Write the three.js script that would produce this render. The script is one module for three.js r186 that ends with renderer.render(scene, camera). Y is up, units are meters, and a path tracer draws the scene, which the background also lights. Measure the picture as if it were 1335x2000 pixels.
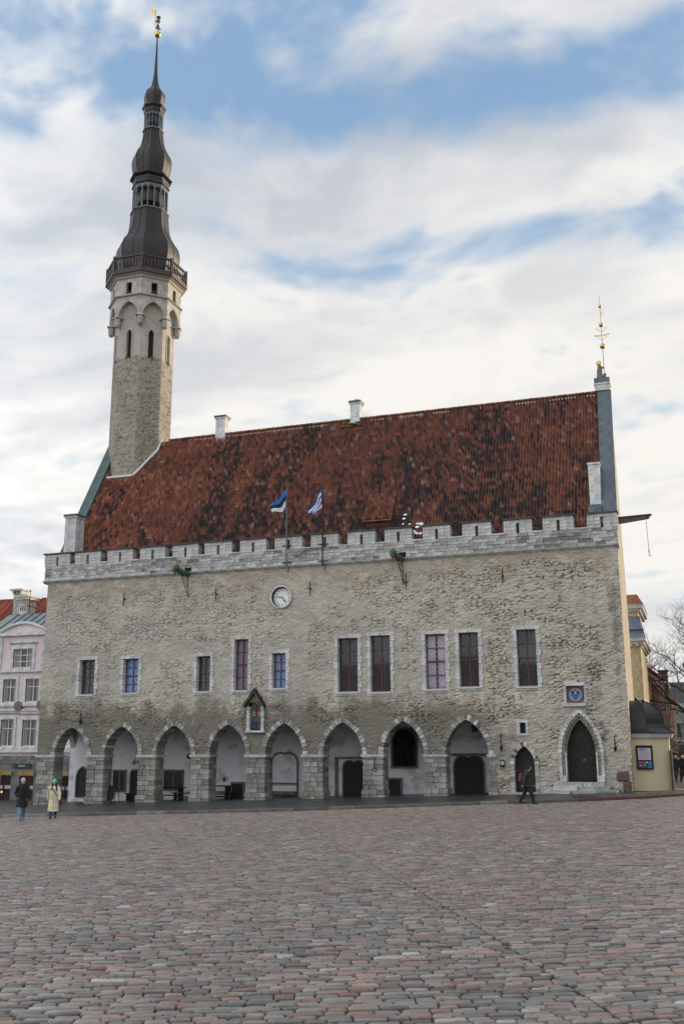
import * as THREE from 'three';
import { mergeGeometries } from 'three/addons/utils/BufferGeometryUtils.js';

// ------------------------------------------------------------------ camera, sky, sun, exposure
// World: x along the town hall front (left corner 0, right corner 36.8), y up with 0 at the camera's height, z towards the camera. Metres.
const FPX = 1958.57, YAW = -0.330515, PITCH = 0.230362, ROLL = -0.0040836, CAM = new THREE.Vector3(40.121, 0, 56.545);
const FW = new THREE.Vector3(Math.sin(YAW) * Math.cos(PITCH), Math.sin(PITCH), -Math.cos(YAW) * Math.cos(PITCH));
const R0 = new THREE.Vector3(Math.cos(YAW), 0, Math.sin(YAW)), U0 = new THREE.Vector3().crossVectors(R0, FW);
const RT = R0.clone().multiplyScalar(Math.cos(ROLL)).addScaledVector(U0, Math.sin(ROLL));
const UPV = U0.clone().multiplyScalar(Math.cos(ROLL)).addScaledVector(R0, -Math.sin(ROLL));
const scene = new THREE.Scene();
const camera = new THREE.PerspectiveCamera(2 * Math.atan(1000 / FPX) * 180 / Math.PI, 1335 / 2000, 0.1, 1500);
camera.matrixAutoUpdate = true;
camera.quaternion.setFromRotationMatrix(new THREE.Matrix4().makeBasis(RT, UPV, FW.clone().negate()));
camera.position.copy(CAM);
camera.updateMatrixWorld(true);

const rng = (seed) => () => { seed |= 0; seed = seed + 0x6D2B79F5 | 0; let t = Math.imul(seed ^ seed >>> 15, 1 | seed); t = t + Math.imul(t ^ t >>> 7, 61 | t) ^ t; return ((t ^ t >>> 14) >>> 0) / 4294967296; };
const clamp = (v, a = 0, b = 1) => Math.min(b, Math.max(a, v));
const mix = (a, b, t) => a + (b - a) * t;
const sstep = (a, b, v) => { const t = clamp((v - a) / (b - a)); return t * t * (3 - 2 * t); };
const hash2 = (x, y, s = 0) => { let h = Math.imul(x | 0, 374761393) ^ Math.imul(y | 0, 668265263) ^ Math.imul(s | 0, 1274126177); h = Math.imul(h ^ h >>> 13, 1274126177); return ((h ^ h >>> 16) >>> 0) / 4294967296; };
function vnoise(x, y, s = 0) {
  const xi = Math.floor(x), yi = Math.floor(y), fx = x - xi, fy = y - yi, u = fx * fx * (3 - 2 * fx), v = fy * fy * (3 - 2 * fy);
  return mix(mix(hash2(xi, yi, s), hash2(xi + 1, yi, s), u), mix(hash2(xi, yi + 1, s), hash2(xi + 1, yi + 1, s), u), v);
}
function fbm(x, y, o = 4, s = 0) { let a = 0.5, r = 0, t = 0; for (let i = 0; i < o; i++) { r += a * vnoise(x, y, s + i * 17); t += a; x = x * 2.03 + 11.3; y = y * 2.03 + 7.1; a *= 0.5; } return r / t; }
const lin = (r, g, b) => [r, g, b].map((c) => { c /= 255; return c <= 0.04045 ? c / 12.92 : ((c + 0.055) / 1.055) ** 2.4; });

const V3n = (x, y, z) => { const l = Math.hypot(x, y, z); return [x / l, y / l, z / l]; };
// sky: broken cloud; each row: azimuth, elevation (degrees, azimuth 0 = -z), half widths, more or less cloud
const SKYB = [[-14.4, 34.9, 7.6, 1.5, -1.2], [-3.1, 35.3, 5.9, 1.8, -0.95], [-22.4, 38.8, 3.2, 1.5, -0.1], [-39.6, 32.6, 2.2, 1.1, -1.1], [-19.8, 27.0, 5.0, 1.0, -1.15], [-6.8, 28.2, 7.6, 0.9, -1.1], [-36.6, 24.2, 3.5, 1.8, -0.5], [-25.1, 25.8, 2.6, 2.3, -0.5], [-27.7, 35.4, 2.3, 1.8, -0.3], [1.7, 36.9, 1.8, 1.2, -0.4], [-20.4, 33.6, 2.6, 1.2, -0.8], [-17.8, 31.0, 6.7, 1.5, 0.8], [-2.6, 31.0, 5.6, 2.0, 1.1], [-9.2, 23.3, 11.1, 2.9, 1.1], [-36.7, 29.9, 4.4, 2.0, 0.7], [-34.2, 37.2, 8.0, 2.6, -0.7], [-30, 37.6, 4, 1.5, 0.3], [-33, 39.6, 5, 1.0, 0.35], [-27, 32, 3, 1.2, -0.3], [-30, 27, 4, 1.2, 0.35], [-13.3, 38.7, 3.8, 1.5, 0.25], [-2.9, 37.5, 2.6, 1.0, 0.4], [-22.7, 36.6, 1.5, 1.8, 0.45], [-21.6, 23.0, 4.4, 2.3, 0.6], [-37.0, 18.2, 4.4, 3.5, 0.5], [-1.0, 24.7, 3.8, 1.8, 0.6], [-30.1, 19.9, 5.9, 2.9, 0.4], [-17.9, 14.7, 26.3, 4.4, 0.5]];
{
  const W = 4096, H = 2048, data = new Float32Array(W * H * 4), EXPO = 1.45;
  const blueHi = lin(132, 169, 208), blueLo = lin(184, 207, 226), white = lin(247, 245, 242), grey = lin(172, 183, 200), warm = lin(253, 248, 240), SUNV = V3n(0.66, 0.155, -0.72);
  for (let j = 0; j < H; j++) {
    const el = ((j + 0.5) / H - 0.5) * Math.PI, dy = Math.sin(el), c = Math.cos(el), elD = el * 180 / Math.PI;
    for (let i = 0; i < W; i++) {
      const far = j % 4 !== 0 || i % 4 !== 0;
      if (far) { const az0 = Math.atan2(Math.cos(((i + 0.5) / W - 0.5) * 2 * Math.PI), -Math.sin(((i + 0.5) / W - 0.5) * 2 * Math.PI)) * 180 / Math.PI; if (az0 < -55 || az0 > 20 || elD > 56) { const k0 = ((j - j % 4) * W + i - i % 4) * 4, k = (j * W + i) * 4; data[k] = data[k0]; data[k + 1] = data[k0 + 1]; data[k + 2] = data[k0 + 2]; data[k + 3] = 1; continue; } }   // coarser sampling of the same clouds outside the picture
      const a = ((i + 0.5) / W - 0.5) * 2 * Math.PI, dx = Math.cos(a) * c, dz = Math.sin(a) * c, k = (j * W + i) * 4;
      if (dy < -0.02) { data[k] = 0.12; data[k + 1] = 0.11; data[k + 2] = 0.1; data[k + 3] = 1; continue; }
      const az = Math.atan2(dx, -dz) * 180 / Math.PI, s = 1 / (Math.max(dy, 0) + 0.18), px = dx * s, pz = dz * s;
      const wx = fbm(px * 1.6 + 3, pz * 1.6, 3, 5) - 0.5, wz = fbm(px * 1.6, pz * 1.6 + 9, 3, 9) - 0.5;
      let cov = (fbm(px * 2.6 + wx * 1.1, pz * 3.4 + wz * 1.1, 6, 1) - 0.5) * 1.7 + 0.2;
      const fine = fbm(px * 7 + wx * 3, pz * 10 + wz * 3, 5, 31) - 0.5;
      const ad = az + wx * 3.4 + fine * 2.2, ed = elD + wz * 1.8 + fine * 1.6;
      for (const b of SKYB) { const u = (ad - b[0]) / b[2], v = (ed - b[1]) / b[3], q = u * u + v * v; if (q < 12) cov += 0.72 * b[4] * Math.exp(-q * 0.55); }
      const wisp = fbm(px * 19 + wx * 6, pz * 25 + wz * 6, 4, 57) - 0.5; cov += fine * 1.7 + wisp * 0.9 + 0.06 + sstep(26, 6, elD) * 0.5;
      const cl = 0.06 + 0.94 * sstep(-0.6, 0.62, cov), th = clamp(0.5 + (fbm(px * 3.2 + 40 + wx, pz * 4.6 + wz, 5, 77) - 0.5) * 2.2 + fine * 1.0 + wisp * 0.5);
      const bl = sstep(38, 12, elD), glow = Math.exp(-(((az - 2) / 34) ** 2) - ((elD - 17) / 14) ** 2), front = mix(1, 2.2, sstep(0.45, -0.7, dx * SUNV[0] + dy * SUNV[1] + dz * SUNV[2]));   // unseen clouds opposite the sun, brightened to lift light on the shaded facade
      for (let n = 0; n < 3; n++) {
        const blue = mix(blueHi[n], blueLo[n], bl), cloud = mix(mix(white[n], grey[n], clamp(th * mix(0.9, 0.72, bl) - glow * 0.3)), warm[n], glow * 0.5) * front;
        data[k + n] = mix(blue, cloud, cl) / EXPO;
      }
      data[k + 3] = 1;
    }
  }
  const sky = new THREE.DataTexture(data, W, H, THREE.RGBAFormat, THREE.FloatType);
  sky.mapping = THREE.EquirectangularReflectionMapping; sky.magFilter = THREE.LinearFilter; sky.minFilter = THREE.LinearFilter; sky.colorSpace = THREE.LinearSRGBColorSpace; sky.wrapS = THREE.RepeatWrapping; sky.needsUpdate = true;
  scene.background = sky; scene.environment = sky;
}
const sun = new THREE.DirectionalLight(new THREE.Color(1.0, 0.83, 0.62), 2.7);
sun.position.set(36 + 0.66 * 120, 2 + 0.155 * 120, -7 - 0.72 * 120); sun.target.position.set(36, 2, -7);
sun.castShadow = true; sun.shadow.radius = 3; sun.shadow.mapSize.set(4096, 4096);
Object.assign(sun.shadow.camera, { left: -70, right: 70, top: 70, bottom: -40, near: 1, far: 300 });
scene.add(sun, sun.target);
const renderer = new THREE.WebGLRenderer({ antialias: true });
renderer.toneMapping = THREE.LinearToneMapping; renderer.toneMappingExposure = 1.45;
renderer.shadowMap.enabled = true; renderer.shadowMap.type = THREE.PCFSoftShadowMap;
renderer.setSize(683, 1024);

// ------------------------------------------------------------------ helpers
const V3 = (x, y, z) => new THREE.Vector3(x, y, z);
const rayDir = (x, y) => FW.clone().multiplyScalar(FPX).addScaledVector(RT, x - 667.5).addScaledVector(UPV, -(y - 1000)).normalize();
const fac = (x, y, z = 0) => { const d = rayDir(x, y); return CAM.clone().addScaledVector(d, (z - CAM.z) / d.z); };   // photo pixel -> point on the plane at depth z
const groundY = (x, z) => -3.5 + 0.0317 * clamp(x, -14, 37) + 0.00765 * clamp(z, 0, 60);
const PLAZA_DROP = 0.12;
const numbers = {};
const numbered = (n) => { const k = numbers[n] = (numbers[n] ?? -1) + 1; return k ? `${n}_${String(k).padStart(3, '0')}` : n; };
function mesh(name, geo, mat, parent) { const m = new THREE.Mesh(geo, mat); m.name = name; m.castShadow = m.receiveShadow = true; if (parent) parent.add(m); return m; }
function thing(name, label, category, group, pos) { const o = new THREE.Group(); o.name = numbered(name); o.userData = { label, category }; if (group) o.userData.group = group; if (pos) o.position.copy(pos); scene.add(o); return o; }
function tagged(m, label, category, group) { m.name = numbered(m.name); m.userData.label = label; m.userData.category = category; if (group) m.userData.group = group; scene.add(m); return m; }
function structure(name) { const o = new THREE.Group(); o.name = name; o.userData.kind = 'structure'; scene.add(o); return o; }
function part(name, parent) { const o = new THREE.Group(); o.name = name; parent.add(o); return o; }
function polyGeo(verts, faces, uvScale = 1) {   // flat faces given as vertex index loops; uv in metres by the face's main axis
  const pos = [], nor = [], uv = [];
  const a = V3(), b = V3(), n = V3();
  for (const f of faces) {
    const P = f.map((i) => verts[i]);
    n.set(0, 0, 0);
    for (let i = 0; i < P.length; i++) { const p = P[i], q = P[(i + 1) % P.length]; n.x += (p[1] - q[1]) * (p[2] + q[2]); n.y += (p[2] - q[2]) * (p[0] + q[0]); n.z += (p[0] - q[0]) * (p[1] + q[1]); }
    n.normalize();
    const ax = Math.abs(n.x) > Math.abs(n.y) && Math.abs(n.x) > Math.abs(n.z) ? 0 : Math.abs(n.y) > Math.abs(n.z) ? 1 : 2;
    for (let i = 1; i < P.length - 1; i++) for (const p of [P[0], P[i], P[i + 1]]) { pos.push(...p); nor.push(n.x, n.y, n.z); uv.push((ax === 0 ? p[2] : p[0]) * uvScale, (ax === 1 ? p[2] : p[1]) * uvScale); }
  }
  const g = new THREE.BufferGeometry();
  g.setAttribute('position', new THREE.Float32BufferAttribute(pos, 3)); g.setAttribute('normal', new THREE.Float32BufferAttribute(nor, 3)); g.setAttribute('uv', new THREE.Float32BufferAttribute(uv, 2));
  return g;
}
function hexGeo(c, uvs = 1) { return polyGeo(c, [[0, 3, 2, 1], [4, 5, 6, 7], [0, 1, 5, 4], [1, 2, 6, 5], [2, 3, 7, 6], [3, 0, 4, 7]], uvs); }   // c: four back corners then four front corners, counter-clockwise from the front
const bx = (x0, x1, y0, y1, z0, z1, uvs = 1) => hexGeo([[x0, y0, z0], [x1, y0, z0], [x1, y1, z0], [x0, y1, z0], [x0, y0, z1], [x1, y0, z1], [x1, y1, z1], [x0, y1, z1]], uvs);
function chamfer(w, h, d, c, jit = 0, seed = 1) {   // box centred at 0 with bevelled edges, corners a little uneven
  const r = rng(seed), v = [], J = () => (r() - 0.5) * 2 * jit, id = {};
  for (const sx of [-1, 1]) for (const sy of [-1, 1]) for (const sz of [-1, 1]) {
    const jx = J() * w, jy = J() * h, jz = J() * d, X = sx * w / 2 + jx, Y = sy * h / 2 + jy, Z = sz * d / 2 + jz, k = `${sx}${sy}${sz}`;
    id[k + 'x'] = v.push([X, Y - sy * c, Z - sz * c]) - 1; id[k + 'y'] = v.push([X - sx * c, Y, Z - sz * c]) - 1; id[k + 'z'] = v.push([X - sx * c, Y - sy * c, Z]) - 1;
  }
  const F = [], K = (x, y, z, a) => id[`${x}${y}${z}${a}`];
  const put = (loop, out) => { const [p, q, s] = loop.map((i) => v[i]); const ux = q[0] - p[0], uy = q[1] - p[1], uz = q[2] - p[2], vx = s[0] - p[0], vy = s[1] - p[1], vz = s[2] - p[2]; const n = [uy * vz - uz * vy, uz * vx - ux * vz, ux * vy - uy * vx]; F.push(n[0] * out[0] + n[1] * out[1] + n[2] * out[2] < 0 ? loop.reverse() : loop); };
  for (const s of [-1, 1]) {
    put([K(s, -1, -1, 'x'), K(s, 1, -1, 'x'), K(s, 1, 1, 'x'), K(s, -1, 1, 'x')], [s, 0, 0]);
    put([K(-1, s, -1, 'y'), K(1, s, -1, 'y'), K(1, s, 1, 'y'), K(-1, s, 1, 'y')], [0, s, 0]);
    put([K(-1, -1, s, 'z'), K(1, -1, s, 'z'), K(1, 1, s, 'z'), K(-1, 1, s, 'z')], [0, 0, s]);
    for (const t of [-1, 1]) {
      put([K(s, t, -1, 'x'), K(s, t, 1, 'x'), K(s, t, 1, 'y'), K(s, t, -1, 'y')], [s, t, 0]);
      put([K(s, -1, t, 'x'), K(s, 1, t, 'x'), K(s, 1, t, 'z'), K(s, -1, t, 'z')], [s, 0, t]);
      put([K(-1, s, t, 'y'), K(1, s, t, 'y'), K(1, s, t, 'z'), K(-1, s, t, 'z')], [0, s, t]);
      for (const u of [-1, 1]) put([K(s, t, u, 'x'), K(s, t, u, 'y'), K(s, t, u, 'z')], [s, t, u]);
    }
  }
  return polyGeo(v, F);
}
const at = (g, x, y, z) => g.translate(x, y, z);
function tube(points, r, seg = 6, closed = false) { const c = new THREE.CatmullRomCurve3(points.map((p) => (p.isVector3 ? p : V3(...p))), closed); return new THREE.TubeGeometry(c, Math.max(2, points.length * 4), r, seg, closed); }
function bar(a, b, r0, r1 = r0, seg = 6) {   // a straight tapered rod from a to b
  const A = a.isVector3 ? a : V3(...a), B = b.isVector3 ? b : V3(...b), d = B.clone().sub(A), L = d.length();
  const g = new THREE.CylinderGeometry(r1, r0, L, seg, 1); g.translate(0, L / 2, 0); g.applyQuaternion(new THREE.Quaternion().setFromUnitVectors(V3(0, 1, 0), d.normalize())); g.translate(A.x, A.y, A.z); return g;
}
const merge = (list) => { const l = list.map((g) => { const n = g.index ? g.toNonIndexed() : g; for (const k of Object.keys(n.attributes)) if (!['position', 'normal', 'uv', 'color'].includes(k)) n.deleteAttribute(k); return n; }); return mergeGeometries(l); };
function extrude(points, depth, holes = [], bevel = 0) {
  const s = new THREE.Shape(points.map((p) => new THREE.Vector2(...p))); for (const h of holes) s.holes.push(new THREE.Path(h.map((p) => new THREE.Vector2(...p))));
  return new THREE.ExtrudeGeometry(s, { depth, bevelEnabled: bevel > 0, bevelSize: bevel, bevelThickness: bevel, bevelSegments: 1, steps: 1 });
}
// pointed arch outline between x0 and x1, springing at ys, apex at ya; from the right foot over the apex to the left foot
function archPts(x0, x1, ys, ya, n = 10) {
  const hw = (x1 - x0) / 2, m = (x0 + x1) / 2, R = ya - ys, c = (R * R - hw * hw) / (2 * hw), r = hw + c, e = Math.atan2(R, c), p = [];
  for (let i = 0; i <= n; i++) { const t = e * i / n; p.push([m - c + r * Math.cos(t), ys + r * Math.sin(t)]); }
  for (let i = n - 1; i >= 0; i--) { const t = e * i / n; p.push([m + c - r * Math.cos(t), ys + r * Math.sin(t)]); }
  return p;
}
const inArch = (x, y, x0, x1, ys, ya, grow = 0) => {
  const hw = (x1 - x0) / 2, m = (x0 + x1) / 2, R = ya - ys, c = (R * R - hw * hw) / (2 * hw), r = hw + c + grow;
  if (y < ys) return x > x0 - grow && x < x1 + grow;
  return Math.hypot(x - (m - c), y - ys) < r && Math.hypot(x - (m + c), y - ys) < r;
};
// a wall surface with relief: origin, u and v directions, outward normal
function reliefWall(o, u, v, w, h, step, relief, hole, color) {
  const nx = Math.ceil(w / step), ny = Math.ceil(h / step), n = V3().crossVectors(u, v).normalize(), pos = new Float32Array((nx + 1) * (ny + 1) * 3), col = new Float32Array((nx + 1) * (ny + 1) * 3), uv = new Float32Array((nx + 1) * (ny + 1) * 2), idx = [];
  for (let j = 0; j <= ny; j++) for (let i = 0; i <= nx; i++) {
    const a = i / nx * w, b = j / ny * h, k = j * (nx + 1) + i, d = relief(a, b), c = color(a, b);
    pos[k * 3] = o.x + u.x * a + v.x * b + n.x * d; pos[k * 3 + 1] = o.y + u.y * a + v.y * b + n.y * d; pos[k * 3 + 2] = o.z + u.z * a + v.z * b + n.z * d;
    col[k * 3] = c[0]; col[k * 3 + 1] = c[1]; col[k * 3 + 2] = c[2]; uv[k * 2] = a; uv[k * 2 + 1] = b;
  }
  for (let j = 0; j < ny; j++) for (let i = 0; i < nx; i++) {
    if (hole && hole((i + 0.5) / nx * w, (j + 0.5) / ny * h)) continue;
    const k = j * (nx + 1) + i; idx.push(k, k + 1, k + nx + 2, k, k + nx + 2, k + nx + 1);
  }
  const g = new THREE.BufferGeometry(); g.setAttribute('position', new THREE.BufferAttribute(pos, 3)); g.setAttribute('color', new THREE.BufferAttribute(col, 3)); g.setAttribute('uv', new THREE.BufferAttribute(uv, 2)); g.setIndex(idx); g.computeVertexNormals(); return g;
}
function cells(x, y, s) {   // nearest and second nearest of scattered points
  const xi = Math.floor(x), yi = Math.floor(y); let f1 = 9, f2 = 9, id = 0, qx = 0, qy = 0;
  for (let j = -1; j <= 1; j++) for (let i = -1; i <= 1; i++) {
    const cx = xi + i, cy = yi + j, ax = cx + 0.12 + 0.76 * hash2(cx, cy, s), ay = cy + 0.15 + 0.7 * hash2(cx, cy, s + 1), d = Math.hypot(x - ax, y - ay);
    if (d < f1) { f2 = f1; f1 = d; id = hash2(cx, cy, s + 2); qx = x - ax; qy = y - ay; } else if (d < f2) f2 = d;
  }
  return [f1, f2, id, qx, qy];
}
// rubble masonry: flat stones in rough courses, each tilted so that its lower edge juts out
const stoneAt = (a, b, sx, sy, s) => { const w1 = fbm(a * 0.9, b * 1.7, 3, 11) - 0.5, w2 = fbm(a * 1.1 + 5, b * 1.8, 3, 23) - 0.5, w3 = vnoise(a * 7, b * 11, 41) - 0.5; const c = cells(a / sx + w1 * 1.0 + w3 * 0.4, b / sy + w2 * 0.55 + w3 * 0.5, s); c.push(w3); return c; };
function rubble(a, b, calm = 0, sx = 0.38, sy = 0.15, s = 3) {
  const [f1, f2, id, , qy, w3] = stoneAt(a, b, sx, sy, s);
  const gap = 1 - sstep(0.02, 0.17, f2 - f1 + w3 * 0.14), under = sstep(0.12, -0.12, qy), open = sstep(0.36, 0.6, fbm(a * 1.9, b * 4.2, 3, 71));   // mortar fills most joints; the beds under some stones are open
  return (0.026 * id + 0.03 * clamp(0.5 - qy) - 0.008 * f1) * (1 - 0.6 * calm) - gap * (0.15 + 0.85 * under) * (0.12 + 0.88 * open) * 0.185 * (1 - 0.85 * calm) + (fbm(a * 7, b * 13, 3, 61) - 0.5) * 0.03;
}
// textures
function noiseTex(size, fn, srgb = false, rep = 1) {
  const d = new Uint8Array(size * size * 4);
  for (let j = 0; j < size; j++) for (let i = 0; i < size; i++) { const c = fn(i / size, j / size), k = (j * size + i) * 4; d[k] = clamp(c[0]) * 255; d[k + 1] = clamp(c[1]) * 255; d[k + 2] = clamp(c[2]) * 255; d[k + 3] = 255; }
  const t = new THREE.DataTexture(d, size, size); t.wrapS = t.wrapT = THREE.RepeatWrapping; t.magFilter = THREE.LinearFilter; t.minFilter = THREE.LinearMipmapLinearFilter; t.generateMipmaps = true; t.repeat.set(rep, rep); if (srgb) t.colorSpace = THREE.SRGBColorSpace; t.needsUpdate = true; return t;
}
function tileFbm(u, v, f, o, s) { let r = 0, a = 0.5, t = 0; for (let k = 0; k < o; k++) { const x = u * f, y = v * f, xi = Math.floor(x), yi = Math.floor(y), fx = x - xi, fy = y - yi, p = fx * fx * (3 - 2 * fx), q = fy * fy * (3 - 2 * fy), m = (i, j) => hash2(((i % f) + f) % f, ((j % f) + f) % f, s + k); r += a * mix(mix(m(xi, yi), m(xi + 1, yi), p), mix(m(xi, yi + 1), m(xi + 1, yi + 1), p), q); t += a; a *= 0.55; f *= 2; } return r / t; }
const grainBump = noiseTex(512, (u, v) => { const n = tileFbm(u, v, 8, 6, 3); return [n, n, n]; });
const grainCol = noiseTex(512, (u, v) => { const n = 0.9 + 0.45 * (tileFbm(u, v, 4, 7, 9) - 0.5), m = tileFbm(u, v, 6, 4, 29); return [n * (1.0 + 0.05 * (m - 0.5)), n, n * (1.0 - 0.08 * (m - 0.5))]; }, true);
const metalCol = noiseTex(512, (u, v) => { const n = 0.7 + 0.7 * (tileFbm(u, v, 5, 6, 41) - 0.3); return [n, n, n]; }, true);
const mat = (r, g, b, o = {}) => { const m = new THREE.MeshStandardMaterial({ roughness: 0.9, metalness: 0, ...o }); m.color.setRGB(r, g, b); return m; };
const stoneMat = (r, g, b, o = {}) => mat(r, g, b, { map: grainCol, bumpMap: grainBump, bumpScale: 0.02, ...o });

// ------------------------------------------------------------------ the square: bed, setts, kerb, pavement
const KERB = [[-40, 14.6], [-20, 14.5], [-6, 14.4], [2, 14.3], [8.1, 14.05], [14.2, 13.6], [18.5, 13.1], [22.3, 12.7], [26.3, 11.3], [28.9, 10.2], [32.5, 9.1], [34.9, 8.1], [37.3, 6.6], [39.4, 1.6], [40.6, -4], [41.6, -14], [42.2, -40]];
const kerbZ = (x) => { for (let i = 0; i < KERB.length - 1; i++) if (x >= KERB[i][0] && x <= KERB[i + 1][0]) return mix(KERB[i][1], KERB[i + 1][1], (x - KERB[i][0]) / (KERB[i + 1][0] - KERB[i][0])); return x < 0 ? 14.6 : -60; };
const plaza = structure('plaza_ground');
{
  const N = 160, S = 420, pos = [], uv = [], idx = [];
  for (let j = 0; j <= N; j++) for (let i = 0; i <= N; i++) {
    const f = (t) => Math.sign(t) * (Math.abs(t) * 60 + Math.abs(t) ** 4 * (S - 60)), x = 20 + f(i / N * 2 - 1), z = 20 + f(j / N * 2 - 1);
    pos.push(x, groundY(x, z) - PLAZA_DROP - 0.03, z); uv.push(x, z);
  }
  for (let j = 0; j < N; j++) for (let i = 0; i < N; i++) { const k = j * (N + 1) + i; idx.push(k, k + N + 1, k + 1, k + 1, k + N + 1, k + N + 2); }
  const g = new THREE.BufferGeometry(); g.setAttribute('position', new THREE.Float32BufferAttribute(pos, 3)); g.setAttribute('uv', new THREE.Float32BufferAttribute(uv, 2)); g.setIndex(idx); g.computeVertexNormals();
  mesh('joint_bed', g, stoneMat(0.05, 0.044, 0.038, { roughness: 0.95, bumpScale: 0.03 }), plaza);
}
function settGeo(seed) {
  const r = rng(seed), ring = [[-1, -0.72], [-0.84, -1], [0.84, -1], [1, -0.72], [1, 0.72], [0.84, 1], [-0.84, 1], [-1, 0.72]].map(([x, z]) => [x * (0.49 - 0.03 * r()), z * (0.48 - 0.05 * r())]);
  const pos = [], idx = [], uv = [];
  [[1, -1], [1, -0.17], [0.88, -0.03]].forEach(([s, y]) => ring.forEach(([x, z]) => { const X = x * s + (s < 1 ? (r() - 0.5) * 0.05 : 0); pos.push(X, y + (s < 1 ? (r() - 0.5) * 0.05 : 0), z * s); uv.push(X * 0.3 + seed * 0.13, z * s * 0.2 + seed * 0.31); }));
  pos.push(0, 0, 0); uv.push(seed * 0.13, seed * 0.31);
  for (let k = 0; k < 2; k++) for (let i = 0; i < 8; i++) { const a = k * 8 + i, b = k * 8 + (i + 1) % 8; idx.push(a, a + 8, b, b, a + 8, b + 8); }
  for (let i = 0; i < 8; i++) idx.push(16 + i, 24, 16 + (i + 1) % 8);
  const g = new THREE.BufferGeometry(); g.setAttribute('position', new THREE.Float32BufferAttribute(pos, 3)); g.setAttribute('uv', new THREE.Float32BufferAttribute(uv, 2)); g.setIndex(idx); g.computeVertexNormals(); return g;
}
{
  const variants = [1, 2, 3, 4, 5, 6].map((s) => settGeo(s * 7)), r = rng(4242);
  const tones = [[0.212, 0.19, 0.168], [0.168, 0.152, 0.138], [0.262, 0.23, 0.195], [0.265, 0.175, 0.14], [0.23, 0.165, 0.14], [0.3, 0.21, 0.17], [0.25, 0.212, 0.168], [0.125, 0.115, 0.105], [0.21, 0.138, 0.112], [0.36, 0.33, 0.29], [0.19, 0.178, 0.15]];
  const base = stoneMat(1, 1, 1, { roughness: 0.42, bumpScale: 0.022 });
  const toneMats = tones.map(([a, b, c]) => { const m = base.clone(); m.color.setRGB(a * 1.55, b * 1.55, c * 1.55); return m; });
  const setts = [];
  const A = Math.atan2(0.44, 0.897), side = (x, z) => 0.897 * (x - 39.67) - 0.44 * (z - 48.3);
  const P = V3(), lay = (cx, cz, ang, sg, u0, u1, v0, v1) => {
    const ux = Math.cos(ang), uz = -Math.sin(ang), vx = Math.sin(ang), vz = Math.cos(ang);
    let v = v0, row = 0;
    while (v < v1) {
      const h = 0.092 + 0.036 * r(); let u = u0 + r() * 0.3;
      while (u < u1) {
        const l = r() < 0.1 ? 0.28 + r() * 0.1 : 0.16 + 0.12 * r(); let cu = u + l / 2, ll = l; const cv = v + h / 2 + 0.1 * (vnoise(cu * 0.5, row * 0.7, 3) - 0.5) + 0.35 * (vnoise(cu * 0.12 + 5, v * 0.1, 8) - 0.5);
        { const e = side(cx + ux * cu + vx * cv, cz + uz * cu + vz * cv) * sg - 0.006; if (e < l / 2) { if (e < -l / 2 + 0.07) { u += l; continue; } ll = e + l / 2; cu += sg * (l - ll) / 2; } }
        const x = cx + ux * cu + vx * cv, z = cz + uz * cu + vz * cv; u += l;
        P.set(x, groundY(x, z), z).sub(CAM); const d = P.dot(FW); if (d < 3.5) continue;
        const sx = P.dot(RT) / d * FPX, sy = P.dot(UPV) / d * FPX; if (Math.abs(P.dot(RT)) > 0.345 * d + 5.5) continue;
        if (z < kerbZ(x) + 0.12) continue;
        setts.push([x, z, ll * 0.965, h * 0.91, ang + (r() - 0.5) * 0.05, d, (Math.abs(sx) < 667 && sy > -1000) ? 1 : 0]);
      }
      v += h; row++;
    }
  };
  lay(39.67, 48.3, A, -1, -52, 0.4, -46, 9);
  lay(39.67, 48.3, A + 0.1, 1, -8, 34, -46, 9);
  const q = setts.map((s, i) => [s[6] ? s[5] : s[5] + 1000, i]).sort((a, b) => a[0] - b[0]), own = new Set(q.slice(0, 300).map((e) => e[1]));
  const tone = (x, z) => { const n = fbm(x * 0.25, z * 0.25, 3, 90), red = clamp(0.42 + (n - 0.5) * 0.5 + (z < 24 ? 0.16 : 0) + (side(x, z) > 0 ? 0.14 : 0)); const k = r(); if (k < 0.012) return 9; if (r() < red) return [3, 4, 5, 8, 6, 4][Math.floor(r() * 6)]; return [0, 1, 2, 10, 0, 1, 7][Math.floor(r() * 7)]; };
  const lists = variants.map(() => []), M = new THREE.Matrix4(), Q = new THREE.Quaternion(), E = new THREE.Euler();
  setts.forEach((s, i) => {
    const k = Math.floor(r() * variants.length), t = tone(s[0], s[1]), y = groundY(s[0], s[1]) - PLAZA_DROP + (r() - 0.5) * 0.014;
    E.set((r() - 0.5) * 0.07, s[4] + (r() < 0.5 ? Math.PI : 0), (r() - 0.5) * 0.05); Q.setFromEuler(E);
    if (own.has(i)) { const m = mesh('sett', variants[k], toneMats[t], plaza); m.position.set(s[0], y, s[1]); m.quaternion.copy(Q); m.scale.set(s[2], 0.075, s[3]); } else lists[k].push([new THREE.Matrix4().compose(V3(s[0], y, s[1]), Q.clone(), V3(s[2], 0.075, s[3])), t, 0.72 + 0.56 * r()]);
  });
  const col = new THREE.Color();
  lists.forEach((L, k) => {
    const im = new THREE.InstancedMesh(variants[k], base, L.length); im.name = 'distant_setts'; im.userData.kind = 'stuff'; im.castShadow = im.receiveShadow = true;
    L.forEach(([m, t, f], i) => { im.setMatrixAt(i, m); im.setColorAt(i, col.setRGB(tones[t][0] * 1.55 * f, tones[t][1] * 1.55 * f, tones[t][2] * 1.55 * f)); });
    plaza.add(im);
  });
  console.log('setts', setts.length);
}
const pavement = structure('pavement');
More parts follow.
